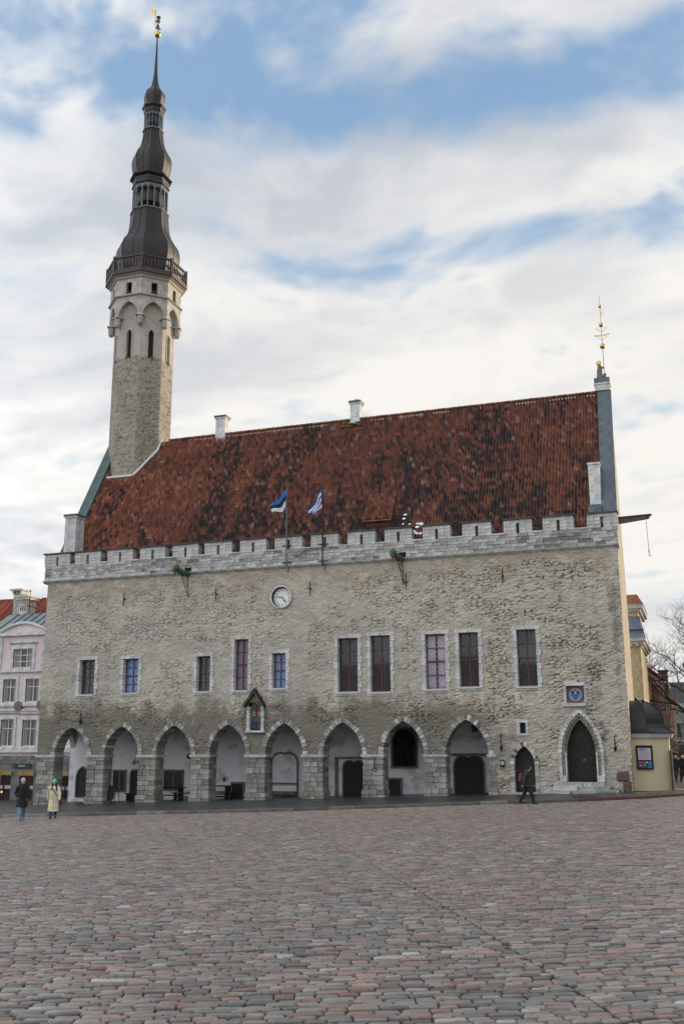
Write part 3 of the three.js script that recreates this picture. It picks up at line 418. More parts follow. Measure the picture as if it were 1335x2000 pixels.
// slit window, small door, great door
{
  const sl = part('slit_window', hall), [x0, x1, y0, y1] = SLIT; for (const s of [0, 1]) for (let i = 0; i < 3; i++) stone('jamb_stone', sl, FRAMEST, s ? x1 : x0 - 0.17, s ? x1 + 0.17 : x0, mix(y0, y1, i / 3), mix(y0, y1, (i + 1) / 3), -0.4, 0.07);
  stone('lintel', sl, FRAMEST, x0 - 0.18, x1 + 0.18, y1, y1 + 0.16, -0.4, 0.08); stone('ledge', sl, FRAMEST, x0 - 0.18, x1 + 0.18, y0 - 0.12, y0, -0.4, 0.09); mesh('shutter', bx(x0, x1, y0, y1, -0.34, -0.3), darkOak, sl);
  const sd = part('small_door', hall), [a, b, ys, ya] = SDOOR, g = groundY(31, 0);
  const ring = (parent, r, ri, ro, z0, z1, n, mats, foot, name = 'voussoir') => { const hw = (r[1] - r[0]) / 2, m = (r[0] + r[1]) / 2, R = r[3] - r[2], c = (R * R - hw * hw) / (2 * hw), rad = hw + c; for (const s of [-1, 1]) { for (let i = 0; i < n; i++) { const e = Math.atan2(Math.sqrt((rad + (ri + ro) / 2) ** 2 - c * c), c), t0 = e * i / n + 0.006, t1 = e * (i + 1) / n - 0.004, q = (t, u) => [m - s * c + s * u * Math.cos(t), r[2] + u * Math.sin(t)], A = q(t0, rad + ri), B = q(t0, rad + ro), C = q(t1, rad + ro), D = q(t1, rad + ri), L = s > 0 ? [A, B, C, D] : [B, A, D, C]; mesh(name, hexGeo([...L.map((p) => [p[0], p[1], z0]), ...L.map((p) => [p[0], p[1], z1 + 0.012 * sr()])]), pick(mats), parent); } let y = foot; while (y < r[2] - 0.02) { const h = Math.min(0.24 + 0.16 * sr(), r[2] - y), xa = s > 0 ? r[1] + ri : r[0] - ro, xb = s > 0 ? r[1] + ro : r[0] - ri; if (h > 0.03) stone('jamb_stone', parent, mats, xa, xb, y, y + h, z0, z1 + 0.012 * sr(), 0.008); y += h; } } };
  ring(sd, SDOOR, 0, 0.22, -0.5, 0.08, 8, [...PIERST.slice(0, 3), ...LST.slice(1, 4), stoneMat(0.2, 0.13, 0.09)], g);
  mesh('door_leaf', extrude([[a, g], [b, g], ...archPts(a, b, ys, ya, 8)], 0.05).translate(0, 0, -0.4), darkOak, sd); mesh('door_handle', new THREE.SphereGeometry(0.03, 8, 6).translate(a + 0.12, -1.3, -0.33), mat(0.7, 0.68, 0.62, { metalness: 0.8, roughness: 0.3 }), sd);
  mesh('threshold', bx(a - 0.2, b + 0.2, g - 0.1, g + 0.09, -0.5, 0.3), GREYST[0], sd);
  const bd = part('great_door', hall), G = -1.86; const [p, q, bs, ba] = BDOOR;
  ring(bd, BDOOR, 0.26, 0.44, -0.45, 0.1, 11, [...FRAMEST, ...LST.slice(0, 3)], G - 0.1); ring(bd, BDOOR, 0.13, 0.26, -0.6, 0.02, 10, [stoneMat(0.34, 0.31, 0.24), stoneMat(0.4, 0.36, 0.28)], G, 'inner_voussoir'); ring(bd, BDOOR, 0, 0.13, -0.75, -0.1, 10, [stoneMat(0.32, 0.27, 0.2), stoneMat(0.38, 0.33, 0.25)], G, 'inner_voussoir');
  for (const s of [0, 1]) { const x = s ? q + 0.06 : p - 0.06; mesh('colonnette', new THREE.CylinderGeometry(0.05, 0.05, 1.2, 8).translate(x, bs - 0.72, -0.02), FRAMEST[0], bd); mesh('colonnette_capital', new THREE.CylinderGeometry(0.085, 0.05, 0.14, 8).translate(x, bs - 0.06, -0.02), FRAMEST[2], bd); stone('portal_plinth', bd, FRAMEST, s ? q + 0.02 : p - 0.42, s ? q + 0.42 : p - 0.02, G, G + 0.34, -0.4, 0.22); }
  const w = (q - p) / 6; for (let i = 0; i < 6; i++) { const xa = p + i * w, xb = xa + w - 0.008, t = (x) => { let y = ba; for (let yy = bs; yy < ba; yy += 0.01) if (!inArch(x, yy, p, q, bs, ba)) { y = yy; break; } return y; }; mesh('door_plank', extrude([[xa, G], [xb, G], [xb, t(xb - 0.003)], [(xa + xb) / 2, t((xa + xb) / 2)], [xa, t(xa + 0.003)]], 0.06).translate(0, 0, -0.55 + 0.006 * (i % 2)), i % 2 ? oak : darkOak, bd); for (let y = G + 0.22; y < t((xa + xb) / 2) - 0.15; y += 0.3) mesh('door_stud', new THREE.SphereGeometry(0.026, 6, 4).translate((xa + xb) / 2, y, -0.485), iron, bd); }
  mesh('door_ring', new THREE.TorusGeometry(0.07, 0.012, 6, 14).translate(34.35, -0.75, -0.45), mat(0.5, 0.45, 0.35, { metalness: 0.8, roughness: 0.35 }), bd);
  const st = part('steps', hall), gy = groundY(34.2, 0.5); [[32.35, 36.1, 0, 1.25], [32.75, 35.75, 1, 0.9], [33.05, 35.4, 2, 0.55]].forEach(([xa, xb, i, z]) => { const h = (G - gy) / 3, xs = [xa, mix(xa, xb, 0.37 + 0.08 * i), mix(xa, xb, 0.72), xb]; for (let k = 0; k < 3; k++) stone('step_stone', st, GREYST.slice(0, 3), xs[k], xs[k + 1], gy + i * h - 0.03, gy + (i + 1) * h, -0.3, z, 0.008); });
  // red granite boulders at the corner
  for (const [x, y, w, h] of [[36.28, -1.55, 0.6, 0.5], [36.5, -2.1, 0.44, 0.6]]) mesh('corner_boulder', chamfer(w, h, 0.3, 0.07, 0.09, Math.round(w * 100)).translate(x, y, 0.0), stoneMat(0.2, 0.11, 0.1), hall);
}

// ------------------------------------------------------------------ parapet with battlements
{
  const par = part('parapet', hall), z1 = 0.1;
  mesh('parapet_core', bx(-0.3, 36.86, 10.86, 11.88, -0.5, 0.0), GREYST[1], par);
  mesh('cornice', polyGeo([[-0.38, 10.72, 0.02], [36.92, 10.72, 0.02], [36.92, 10.86, 0.24], [-0.38, 10.86, 0.24], [-0.38, 10.9, 0.24], [36.92, 10.9, 0.24], [36.92, 10.93, 0.05], [-0.38, 10.93, 0.05], [-0.38, 10.72, -0.5], [36.92, 10.72, -0.5], [36.92, 10.93, -0.5], [-0.38, 10.93, -0.5]], [[0, 1, 2, 3], [3, 2, 5, 4], [4, 5, 6, 7], [1, 9, 10, 6, 5, 2], [8, 0, 3, 4, 7, 11], [8, 9, 1, 0]]), FRAMEST[3], par);
  const MER = [[-0.42, 1.55], [1.94, 3.9], [4.42, 6.3], [6.85, 8.68], [9.23, 11.05], [11.5, 13.4], [13.97, 15.75], [16.33, 18.15], [18.72, 20.5], [21.09, 22.85], [23.43, 25.12], [25.78, 27.45], [28.16, 29.85], [30.57, 32.2], [32.8, 34.54], [35.26, 36.9]];
  const stones = [];   // x0 x1 y0 y1 zfront
  for (let c = 0; c < 5; c++) { const y0 = 10.93 + c * 0.194; for (let x = -0.34; x < 36.85; ) { const w = Math.min(0.24 + 0.4 * sr(), 36.88 - x); if (w < 0.06) break; stones.push([x, x + w, y0, y0 + 0.194, z1 - 0.02 + 0.06 * sr()]); x += w; } }
  MER.forEach(([a, b]) => { const m = (a + b) / 2, s = 0.085;
    for (let c = 0; c < 4; c++) { const y0 = 11.9 + c * 0.2; for (const [p, q] of c < 3 ? [[a, m - s], [m + s, b]] : [[a, b]]) { const n = Math.max(1, Math.round((q - p) / 0.42 + sr() - 0.5)); for (let i = 0; i < n; i++) stones.push([mix(p, q, i / n), mix(p, q, (i + 1) / n), y0, y0 + 0.2, z1 - 0.02 + 0.03 * sr(), 1]); } }
    mesh('merlon_cap', polyGeo([[a - 0.08, 12.7, -0.55], [b + 0.08, 12.7, -0.55], [b + 0.08, 12.7, 0.2], [a - 0.08, 12.7, 0.2], [a - 0.08, 12.76, -0.55], [b + 0.08, 12.76, -0.55], [b + 0.08, 12.78, 0.2], [a - 0.08, 12.78, 0.2], [a - 0.08, 12.84, -0.2], [b + 0.08, 12.84, -0.2]], [[0, 1, 2, 3], [3, 2, 6, 7], [7, 6, 9, 8], [8, 9, 5, 4], [4, 5, 1, 0], [1, 5, 9, 6, 2], [0, 3, 7, 8, 4]]), stoneMat(0.1, 0.098, 0.095), par);
    mesh('merlon_core', merge([bx(a + 0.02, m - s, 11.88, 12.5, -0.46, 0.0), bx(m + s, b - 0.02, 11.88, 12.5, -0.46, 0.0), bx(a + 0.02, b - 0.02, 12.5, 12.7, -0.46, 0.0)]), GREYST[0], par);
  });
  for (let i = 0; i < MER.length - 1; i++) mesh('crenel_sill', bx(MER[i][1] - 0.02, MER[i + 1][0] + 0.02, 11.88, 11.96, -0.5, 0.17), FRAMEST[sr() < 0.5 ? 0 : 3], par);
  const near = stones.map((s, i) => [Math.hypot(s[0] - CAM.x, CAM.z) / Math.sqrt((s[1] - s[0])), i]).sort((p, q) => p[0] - q[0]), own = new Set(near.slice(0, 300).map((e) => e[1])), rest = [];
  const tone = (s) => { const n = fbm(s[0] * 0.5, s[2] * 1.5, 3, 301); return s[5] ? pick([LST[0], LST[1], LST[2], GREYST[2], GREYST[4], LST[4]]) : n > 0.52 ? pick([GREYST[1], GREYST[3], GREYST[0], GREYST[5]]) : pick([GREYST[0], GREYST[2], GREYST[4], LST[1], GREYST[5]]); };
  stones.forEach((s, i) => { const t = tone(s); if (own.has(i)) stone('stone', par, [t], s[0], s[1], s[2], s[3], -0.06, s[4], 0.012); else rest.push([s, t]); });
  const im = new THREE.InstancedMesh(stoneGeo[0], stoneMat(1, 1, 1, { bumpScale: 0.035 }), rest.length); im.name = 'parapet_stones'; im.userData.kind = 'stuff'; im.castShadow = im.receiveShadow = true;
  rest.forEach(([s, t], i) => { im.setMatrixAt(i, new THREE.Matrix4().compose(V3((s[0] + s[1]) / 2, (s[2] + s[3]) / 2, (s[4] - 0.06) / 2), new THREE.Quaternion(), V3(s[1] - s[0] - 0.012, s[3] - s[2] - 0.012, s[4] + 0.06))); im.setColorAt(i, t.color); }); par.add(im);
}
// ------------------------------------------------------------------ roof and gables
const TOWX = 1.9, TOWZ = -7.55, RZ0 = -0.9, RZR = -7.2, roofY = (z) => 11.7 + 1.7145 * (-1 - z), SLD = V3(0, 0.8638, -0.5038), SLN = V3(0, 0.5038, 0.8638);
const gableX = (z) => 36.8 + z * 0.031;
{
  const roof = part('roof', hall), yr = roofY(RZR), under = stoneMat(0.2, 0.13, 0.09);
  mesh('roof_deck', polyGeo([[0.2, roofY(RZ0), RZ0], [36.3, roofY(RZ0), RZ0], [35.9, yr, RZR], [0.2, yr, RZR], [0.2, roofY(RZ0) - 0.2, RZ0], [36.3, roofY(RZ0) - 0.2, RZ0], [0.2, roofY(RZ0), 2 * RZR - RZ0 - 0.3], [35.4, roofY(RZ0), 2 * RZR - RZ0 - 0.3]], [[0, 1, 2, 3], [4, 5, 1, 0], [3, 2, 7, 6]]), under, roof);
  mesh('parapet_walk', bx(0.4, 36.2, 11.3, 11.42, -1.3, -0.5), mat(0.12, 0.12, 0.12), roof);
  const seg = 8, pos = [], idx = [], uv = [], prof = (t) => 0.5 - 0.5 * Math.cos(t * Math.PI * 2) ;
  const hgt = (t) => (t < 0.52 ? 0.095 * Math.sin(t / 0.52 * Math.PI) : -0.05 * Math.sin((t - 0.55) / 0.45 * Math.PI));
  for (const [z, dy] of [[-0.21, 0.0], [0.21, 0.048], [0.21, 0.004]]) for (let i = 0; i <= seg; i++) { const t = i / seg; pos.push((t - 0.5) * 0.21, hgt(t) + dy, z); uv.push(t * 0.2, z); }
  for (let k = 0; k < 2; k++) for (let i = 0; i < seg; i++) { const a = k * (seg + 1) + i; idx.push(a, a + seg + 1, a + 1, a + 1, a + seg + 1, a + seg + 2); }
  const tileGeo = new THREE.BufferGeometry(); tileGeo.setAttribute('position', new THREE.Float32BufferAttribute(pos, 3)); tileGeo.setAttribute('uv', new THREE.Float32BufferAttribute(uv, 2)); tileGeo.setIndex(idx); tileGeo.computeVertexNormals();
  const tones = [[0.245, 0.086, 0.05], [0.29, 0.098, 0.054], [0.2, 0.074, 0.046], [0.36, 0.125, 0.064], [0.45, 0.165, 0.082], [0.09, 0.047, 0.038], [0.045, 0.033, 0.03], [0.32, 0.21, 0.165], [0.024, 0.022, 0.021], [0.62, 0.6, 0.56], [0.15, 0.055, 0.042]];
  const base = stoneMat(1, 1, 1, { roughness: 0.8, bumpScale: 0.01 }), mats = tones.map((c) => { const m = base.clone(); m.color.setRGB(c[0] * 1.12, c[1] * 1.12, c[2] * 1.12); return m; });
  const tiles = [], rowH = 0.325, rows = 38, cw = 0.2, B = new THREE.Matrix4().makeBasis(V3(1, 0, 0), SLN, SLD.clone().negate()), q0 = new THREE.Quaternion().setFromRotationMatrix(B), tr = rng(5150);
  for (let rI = 0; rI < rows; rI++) {
    const s = 0.18 + rI * rowH, z = RZ0 + SLD.z * s, y = roofY(RZ0) + SLD.y * s, xr = gableX(z) - 0.78;
    for (let x = 0.5 + 0.02 * Math.sin(rI); x < xr; x += cw) {
      { const dx = Math.abs(x - TOWX), dz = Math.abs(z - TOWZ); if (Math.max(dx, dz, (dx + dz) * 0.7071) < 2.2) continue; }
      const big = fbm(x * 0.16, s * 0.12, 3, 401), str = fbm(x * 0.75, s * 0.16, 4, 411), black = sstep(0.5, 0.68, str * 0.62 + big * 0.42 + (x < 9 ? -0.035 : 0.0)), red = clamp(0.5 + (9 - x) * 0.06 + (fbm(x * 0.5, s * 0.5, 3, 421) - 0.5) * 1.8, 0.05, 0.95);
      const k = tr(); let t;
      if (k < black * 0.7) t = tr() < 0.4 ? 6 : tr() < 0.2 ? 8 : 5;
      else if (tr() < 0.035) t = 7; else if (tr() < 0.3 + 0.5 * red) t = [0, 1, 0, 1, 3, 4][Math.floor(tr() * (3 + 3 * red))]; else t = [2, 10, 0, 5, 10, 2][Math.floor(tr() * 6)];
      tiles.push([x + 0.006 * (tr() - 0.5), y, z, t, Math.hypot(x - CAM.x, y, z - CAM.z), tr(), tr()]);
    }
  }
  const own = new Set(tiles.map((t, i) => [t[4], i]).sort((a, b) => a[0] - b[0]).slice(0, 300).map((e) => e[1])), rest = [];
  tiles.forEach((t, i) => {
    const q = q0.clone().multiply(new THREE.Quaternion().setFromEuler(new THREE.Euler((t[5] - 0.5) * 0.03, (t[6] - 0.5) * 0.05, (t[5] - 0.5) * 0.05))), p = V3(t[0], t[1], t[2]).addScaledVector(SLN, 0.03 + 0.012 * t[6]);
    if (own.has(i)) { const m = mesh('tile', tileGeo, mats[t[3]], roof); m.position.copy(p); m.quaternion.copy(q); } else rest.push([p, q, t]);
  });
  const im = new THREE.InstancedMesh(tileGeo, base, rest.length), col = new THREE.Color(), one = V3(1, 1, 1); im.name = 'roof_tiles'; im.userData.kind = 'stuff'; im.castShadow = im.receiveShadow = true;
  rest.forEach(([p, q, t], i) => { const c = tones[t[3]], f = 1.12 * (0.85 + 0.3 * t[5]); im.setMatrixAt(i, new THREE.Matrix4().compose(p, q, one)); im.setColorAt(i, col.setRGB(c[0] * f, c[1] * f, c[2] * f)); }); roof.add(im);
  console.log('tiles', tiles.length);
  const rg = new THREE.CylinderGeometry(0.13, 0.15, 0.4, 8, 1, true, -Math.PI / 2, Math.PI); rg.rotateX(-Math.PI / 2); rg.rotateY(Math.PI / 2);
  for (let x = 4.6; x < 35.8; x += 0.37) { const m = mesh('ridge_tile', rg, mats[[0, 1, 2, 10, 3, 5][Math.floor(tr() * 6)]], roof); m.position.set(x + 0.18, yr + 0.02 + 0.01 * tr(), RZR); }
  for (let x = 7; x < 35.6; x += 0.2) if (fbm(x * 0.9, 1, 3, 431) > 0.44) mesh('ridge_mortar', chamfer(0.15, 0.1 + 0.06 * tr(), 0.06, 0.02).rotateX(-0.53).translate(x, yr - 0.19, RZR + 0.2), LST[2], roof);
  // dormer
  const dm = part('dormer', hall), d0 = fac(712, 1050, -1.9), d1 = fac(768, 1000, -1.9), xa = 21.5, xb = 23.35, ya = 12.0, yb = 13.75;
  mesh('dormer_front', bx(xa + 0.22, xb - 0.22, ya, yb - 0.05, -2.3, -1.9), brownWood, dm); mesh('dormer_shutter', bx(22.1, 22.75, ya + 0.1, yb - 0.35, -1.9, -1.86), oak, dm);
  const cheek = (x) => polyGeo([[x - 0.03, ya, -1.9], [x - 0.03, yb, -1.9], [x - 0.03, yb + 0.05, -2.25], [x - 0.03, ya, -2.3], [x + 0.03, ya, -1.9], [x + 0.03, yb, -1.9], [x + 0.03, yb + 0.05, -2.25], [x + 0.03, ya, -2.3]], [[0, 1, 2, 3], [7, 6, 5, 4], [0, 4, 5, 1]]);
  mesh('dormer_cheek', cheek(xa + 0.2), brownWood, dm); mesh('dormer_cheek', cheek(xb - 0.2), brownWood, dm);
  const A = V3(xa, yb, -1.6), Bq = V3(xb, yb, -1.6), zt = -3.35, yt = roofY(zt) + 0.1;
  mesh('dormer_roof_board', polyGeo([[xa, yb, -1.6], [xb, yb, -1.6], [xb - 0.1, yt, zt], [xa + 0.1, yt, zt], [xa, yb - 0.09, -1.6], [xb, yb - 0.09, -1.6], [xb - 0.1, yt - 0.2, zt], [xa + 0.1, yt - 0.2, zt]], [[0, 1, 2, 3], [4, 5, 1, 0], [7, 6, 5, 4], [5, 6, 2, 1], [4, 0, 3, 7]]), stoneMat(0.3, 0.13, 0.07), dm);
  const dd = V3(0, yt - yb, zt + 1.6), L = dd.length(); dd.normalize(); const dn = V3(0, -dd.z, dd.y), dq = new THREE.Quaternion().setFromRotationMatrix(new THREE.Matrix4().makeBasis(V3(1, 0, 0), dn, dd.clone().negate()));
  for (let s = 0.2; s < L; s += 0.33) for (let x = xa + 0.1; x < xb - 0.05; x += 0.2) { const m = mesh('tile', tileGeo, mats[[0, 1, 10, 2, 3, 5][Math.floor(tr() * 6)]], dm); m.position.set(x, yb + dd.y * s + dn.y * 0.03, -1.6 + dd.z * s + dn.z * 0.03); m.quaternion.copy(dq); }
  // gables
  const lgm = stoneMat(0.5, 0.47, 0.41), copper = stoneMat(0.1, 0.155, 0.145, { roughness: 0.6, metalness: 0.2, bumpScale: 0.01 }), zinc = stoneMat(0.14, 0.165, 0.18, { roughness: 0.5, metalness: 0.3, bumpScale: 0.006 });
  const top = (z) => roofY(z) + 0.5, zb = -14.5, topB = (z) => roofY(2 * RZR - z - 0.1) + 0.5;
  { const g = extrude([[0.55, 10.6], [14.5, 10.6], [13.5, topB(-13.5)], [7.2, top(-7.2)], [0.55, top(-0.55)]], 0.6); g.rotateY(Math.PI / 2); g.translate(-0.26, 0, 0); mesh('left_gable', g, lgm, hall); }
  const strip = (x0, x1, z0, y0, zz1, y1, th, m, name, n, xs = 0) => { for (let i = 0; i < n; i++) { const a = i / n, b = (i + 1) / n - 0.004, za = mix(z0, zz1, a), zc = mix(z0, zz1, b), pa = mix(y0, y1, a), pb = mix(y0, y1, b), sh = (z) => xs * z; mesh(name, hexGeo([[x0 + sh(za), pa - th, za], [x1 + sh(za), pa - th, za], [x1 + sh(zc), pb - th, zc], [x0 + sh(zc), pb - th, zc], [x0 + sh(za), pa, za + 0.02], [x1 + sh(za), pa, za + 0.02], [x1 + sh(zc), pb, zc + 0.02], [x0 + sh(zc), pb, zc + 0.02]]), m, hall); } };
  strip(-0.36, 0.44, -0.5, top(-0.5) + 0.1, -7.2, top(-7.2) + 0.1, 0.3, copper, 'copper_coping', 13);
  mesh('left_gable_rear_coping', hexGeo([[-0.36, top(-7.2) - 0.2, -7.2], [0.44, top(-7.2) - 0.2, -7.2], [0.44, topB(-14) - 0.2, -14], [-0.36, topB(-14) - 0.2, -14], [-0.36, top(-7.2) + 0.1, -7.2], [0.44, top(-7.2) + 0.1, -7.2], [0.44, topB(-14) + 0.1, -14], [-0.36, topB(-14) + 0.1, -14]]), copper, hall);
  strip(36.04, 36.9, -1.0, top(-1.0) + 0.12, -6.85, top(-6.85) + 0.12, 0.4, zinc, 'zinc_coping', 4, 0.031);
  mesh('zinc_apron', bx(35.3, 36.0, 12.3, 13.55, -2.0, -1.2), zinc, hall);
  const U = V3(-0.031, 0, -1).normalize(), gt = (a) => { const z = -a * 0.998; return z > -7.2 ? (z > -0.5 ? 12.6 : top(z)) : topB(z); };
  mesh('right_gable', reliefWall(V3(36.8, YB, 0), U, V3(0, 1, 0), 14.5, 27.2, 0.1, (a, b) => 0.8 * rubble(a + 90, b, 0.3, 0.4, 0.14, 9), (a, b) => b + YB > gt(a), (a, b) => { const n = fbm(a * 0.8, b * 0.9, 4, 501), m = fbm(a * 4, b * 8, 3, 511), k = 0.78 + 0.4 * n + 0.3 * (m - 0.5); return [0.5 * k, 0.44 * k, 0.345 * k]; }), wallMat, hall);
  { const g = extrude([[0.3, YB], [14.5, YB], [14.5, 10.8], [13.5, topB(-13.5) - 0.05], [7.2, top(-7.2) - 0.05], [0.3, top(-0.3) - 0.5]], 0.5); g.rotateY(Math.PI / 2); const pa = g.attributes.position; for (let i = 0; i < pa.count; i++) pa.setX(i, pa.getX(i) + 36.2 + 0.031 * pa.getZ(i)); g.computeVertexNormals(); mesh('right_gable_core', g, lgm, hall); }
  const gx = gableX(-7.2) - 0.03; mesh('gable_pedestal', merge([bx(gx - 0.85, gx + 0.08, 22.35, 22.75, -7.65, -6.75), bx(gx - 0.9, gx + 0.12, 22.75, 22.86, -7.7, -6.7)]), FRAMEST[1], hall); mesh('pedestal_cap', bx(gx - 0.88, gx + 0.1, 22.86, 23.2, -7.68, -6.72), zinc, hall);
  // quoins at the gable corner (brick-like edge)
  // chimneys
  const limew = stoneMat(0.8, 0.8, 0.79, { bumpScale: 0.02 }), capM = mat(0.1, 0.1, 0.1, { roughness: 0.6 });
  const chimney = (x0, x1, y0, y1, z0, z1, m = limew) => { const c = part('chimney', hall); mesh('stack', bx(x0, x1, y0, y1 - 0.25, z0, z1), m, c); mesh('collar', bx(x0 - 0.06, x1 + 0.06, y1 - 0.25, y1 - 0.14, z0 - 0.06, z1 + 0.06), m, c); mesh('cap', bx(x0 - 0.1, x1 + 0.1, y1 - 0.14, y1, z0 - 0.1, z1 + 0.1), capM, c); return c; };
  const c1 = fac(424, 815, -7.2), c1b = fac(443, 815, -7.2); chimney(c1.x + 0.05, c1b.x, 21.2, c1.y, -7.6, -6.9);
  const c2 = fac(686, 786, -7.2), c2b = fac(704, 786, -7.2); const ch2 = chimney(c2.x, c2b.x, 21.2, c2.y, -7.6, -6.9); mesh('pot', new THREE.CylinderGeometry(0.13, 0.16, 0.2, 8).translate((c2.x + c2b.x) / 2, c2.y + 0.1, -7.25), FRAMEST[1], ch2);
  const c3 = fac(136, 1008, -1.2), c3b = fac(156, 1008, -1.2); chimney(c3.x, c3b.x + 0.05, 11.2, c3.y, -1.75, -0.75, stoneMat(0.66, 0.66, 0.65, { bumpScale: 0.02 }));
  const w1 = fac(1151, 922, -3.2), w2 = fac(1177, 990, -2.0); const st = part('chimney', hall); mesh('stack', bx(35.35, 35.98, 12.9, 16.1, -3.6, -1.86), limew, st); mesh('collar', bx(35.3, 36.03, 16.1, 16.22, -3.65, -1.8), limew, st);
  // moss cushions at the ridge chimney
  for (let i = 0; i < 9; i++) mesh('moss', new THREE.IcosahedronGeometry(0.12 + 0.08 * tr(), 1).scale(1.3, 0.4, 0.8).translate(c2.x + tr() * 1.6 - 0.5, yr - 0.28 - 0.3 * tr(), RZR + 0.42 + 0.12 * tr()), mat(0.16, 0.19, 0.04), hall);
}

// ------------------------------------------------------------------ tower
{
  const TX = TOWX, TZ = TOWZ, tower = part('bell_tower', hall), LST = [[0.6, 0.57, 0.5], [0.54, 0.51, 0.45], [0.62, 0.59, 0.53], [0.48, 0.45, 0.39], [0.57, 0.535, 0.46]].map((c) => stoneMat(...c, { bumpScale: 0.03 })), K = 1 / Math.cos(Math.PI / 8), T8 = Math.tan(Math.PI / 8);
  const SC = 0.965, oct = (a0, y0, a1, y1) => { a0 *= SC; a1 *= SC; const g = new THREE.CylinderGeometry(a1 * K, a0 * K, y1 - y0, 8, 1); g.rotateY(Math.PI / 8); g.translate(TX, (y0 + y1) / 2, TZ); return g.toNonIndexed(); };
  const octLathe = (prof0, smooth = false) => { const prof = prof0.map(([a, y]) => [a * SC, y]), parts = prof.slice(0, -1).map((p, i) => { const q = prof[i + 1], g = new THREE.CylinderGeometry(q[0] * K, p[0] * K, q[1] - p[1], 8, 1, true); g.rotateY(Math.PI / 8); g.translate(TX, (p[1] + q[1]) / 2, TZ); return g; });
    const g = merge(parts), n = g.attributes.normal, p = g.attributes.position;   // flat across each face, smooth along the profile
    if (!smooth) { g.computeVertexNormals(); return g; }
    for (let i = 0; i < p.count; i += 6) { const cx = (p.getX(i) + p.getX(i + 1) + p.getX(i + 2) + p.getX(i + 3) + p.getX(i + 4) + p.getX(i + 5)) / 6 - TX, cz = (p.getZ(i) + p.getZ(i + 1) + p.getZ(i + 2) + p.getZ(i + 3) + p.getZ(i + 4) + p.getZ(i + 5)) / 6 - TZ, ang = Math.round((Math.atan2(cz, cx)) / (Math.PI / 4)) * Math.PI / 4; for (let k = 0; k < 6; k++) { const y = p.getY(i + k), e = 0.12, A = (v) => { for (let j = 0; j < prof.length - 1; j++) if (v <= prof[j + 1][1]) return mix(prof[j][0], prof[j + 1][0], clamp((v - prof[j][1]) / (prof[j + 1][1] - prof[j][1]))); return prof.at(-1)[0]; }, s = (A(y + e) - A(y - e)) / (2 * e), l = Math.hypot(1, s); n.setXYZ(i + k, Math.cos(ang) / l, -s / l, Math.sin(ang) / l); } }
    return g; };
  const faceFrame = (k, a) => { a *= SC; const t = k * Math.PI / 4, nx = Math.sin(t), nz = Math.cos(t); return { n: V3(nx, 0, nz), u: V3(nz, 0, -nx), o: V3(TX + nx * a, 0, TZ + nz * a), w: 2 * a * T8, t }; };   // k 0 = front, 2 = right
  // shaft, face by face
  const lan = { x0: -0.21, x1: 0.21, y0: 28.55, ys: 30.35, ya: 30.75 };
  for (let k = 0; k < 8; k++) {
    const seen = k < 3 || k === 7, f = faceFrame(k, 2.2), y0 = 12.0, h = 21.3, o = f.o.clone().addScaledVector(f.u, -f.w / 2).setY(y0);
    const hole = (a, b) => { const x = a - f.w / 2, y = b + y0; return (y > lan.y0 && inArch(x, y, lan.x0, lan.x1, lan.ys, lan.ya, 0.02)); };
    mesh('shaft_face', reliefWall(o, f.u, V3(0, 1, 0), f.w, h, seen ? 0.06 : 0.2, (a, b) => { const ed = sstep(0, 0.12, Math.min(a, f.w - a)); return ed * (b + y0 > 28.5 ? 0.25 * rubble(a + k * 9, b, 0.5, 0.3, 0.11, 5) : 0.85 * rubble(a + k * 9, b, 0.15, 0.42, 0.15, 5)); }, hole,
      (a, b) => { const n = fbm(a + k * 5, b * 0.5, 4, 601), m = fbm(a * 3 + k, b * 5, 4, 611), q = fbm(a * 9, b * 16, 2, 621), up = b + y0 > 28.5 + (m - 0.5) * 0.5 ? 1 : 0; let s = (0.75 + 0.45 * n + 0.35 * (m - 0.5) + 0.2 * (q - 0.5)) * (up ? 1.05 : 0.86); const d = up ? 0 : sstep(0.5, 0.62, m) * 0.28; s *= 1 - d; return [0.46 * s, 0.415 * s, up ? 0.35 * s : 0.335 * s]; }), wallMat, tower);
    // lancet: surround, reveal, louvre
    const loc = new THREE.Matrix4().makeBasis(f.u, V3(0, 1, 0), f.n).setPosition(f.o);
    const ring = (g) => [[lan.x0 - g, lan.y0 - g * 0.3], [lan.x1 + g, lan.y0 - g * 0.3], ...archPts(lan.x0 - g, lan.x1 + g, lan.ys, lan.ya + g, 6)];
    mesh('lancet_surround', extrude(ring(0.09), 0.4, [ring(-0.0)]).translate(0, 0, -0.34).applyMatrix4(loc), LST[1], tower);
    mesh('lancet_louvre', extrude(ring(-0.01), 0.03).translate(0, 0, -0.22).applyMatrix4(loc), mat(0.025, 0.02, 0.018), tower); mesh('lancet_sill', bx(lan.x0, lan.x1, lan.y0 - 0.1, lan.y0, -0.3, 0.06).applyMatrix4(loc), mat(0.08, 0.07, 0.065), tower);
    // corbelled arch and upper wall
    const g = faceFrame(k, 2.62), lg = new THREE.Matrix4().makeBasis(g.u, V3(0, 1, 0), g.n).setPosition(g.o), hw = g.w / 2, ow = hw - 0.2;
    const ar = archPts(-ow, ow, 31.62, 32.9, 9);
    mesh('corbel_arch', extrude([[hw, 31.55], [hw, 33.3], [-hw, 33.3], [-hw, 31.55], ...ar.slice().reverse()], 0.42).translate(0, 0, -0.42).applyMatrix4(lg), LST[k % 2 ? 0 : 4], tower);
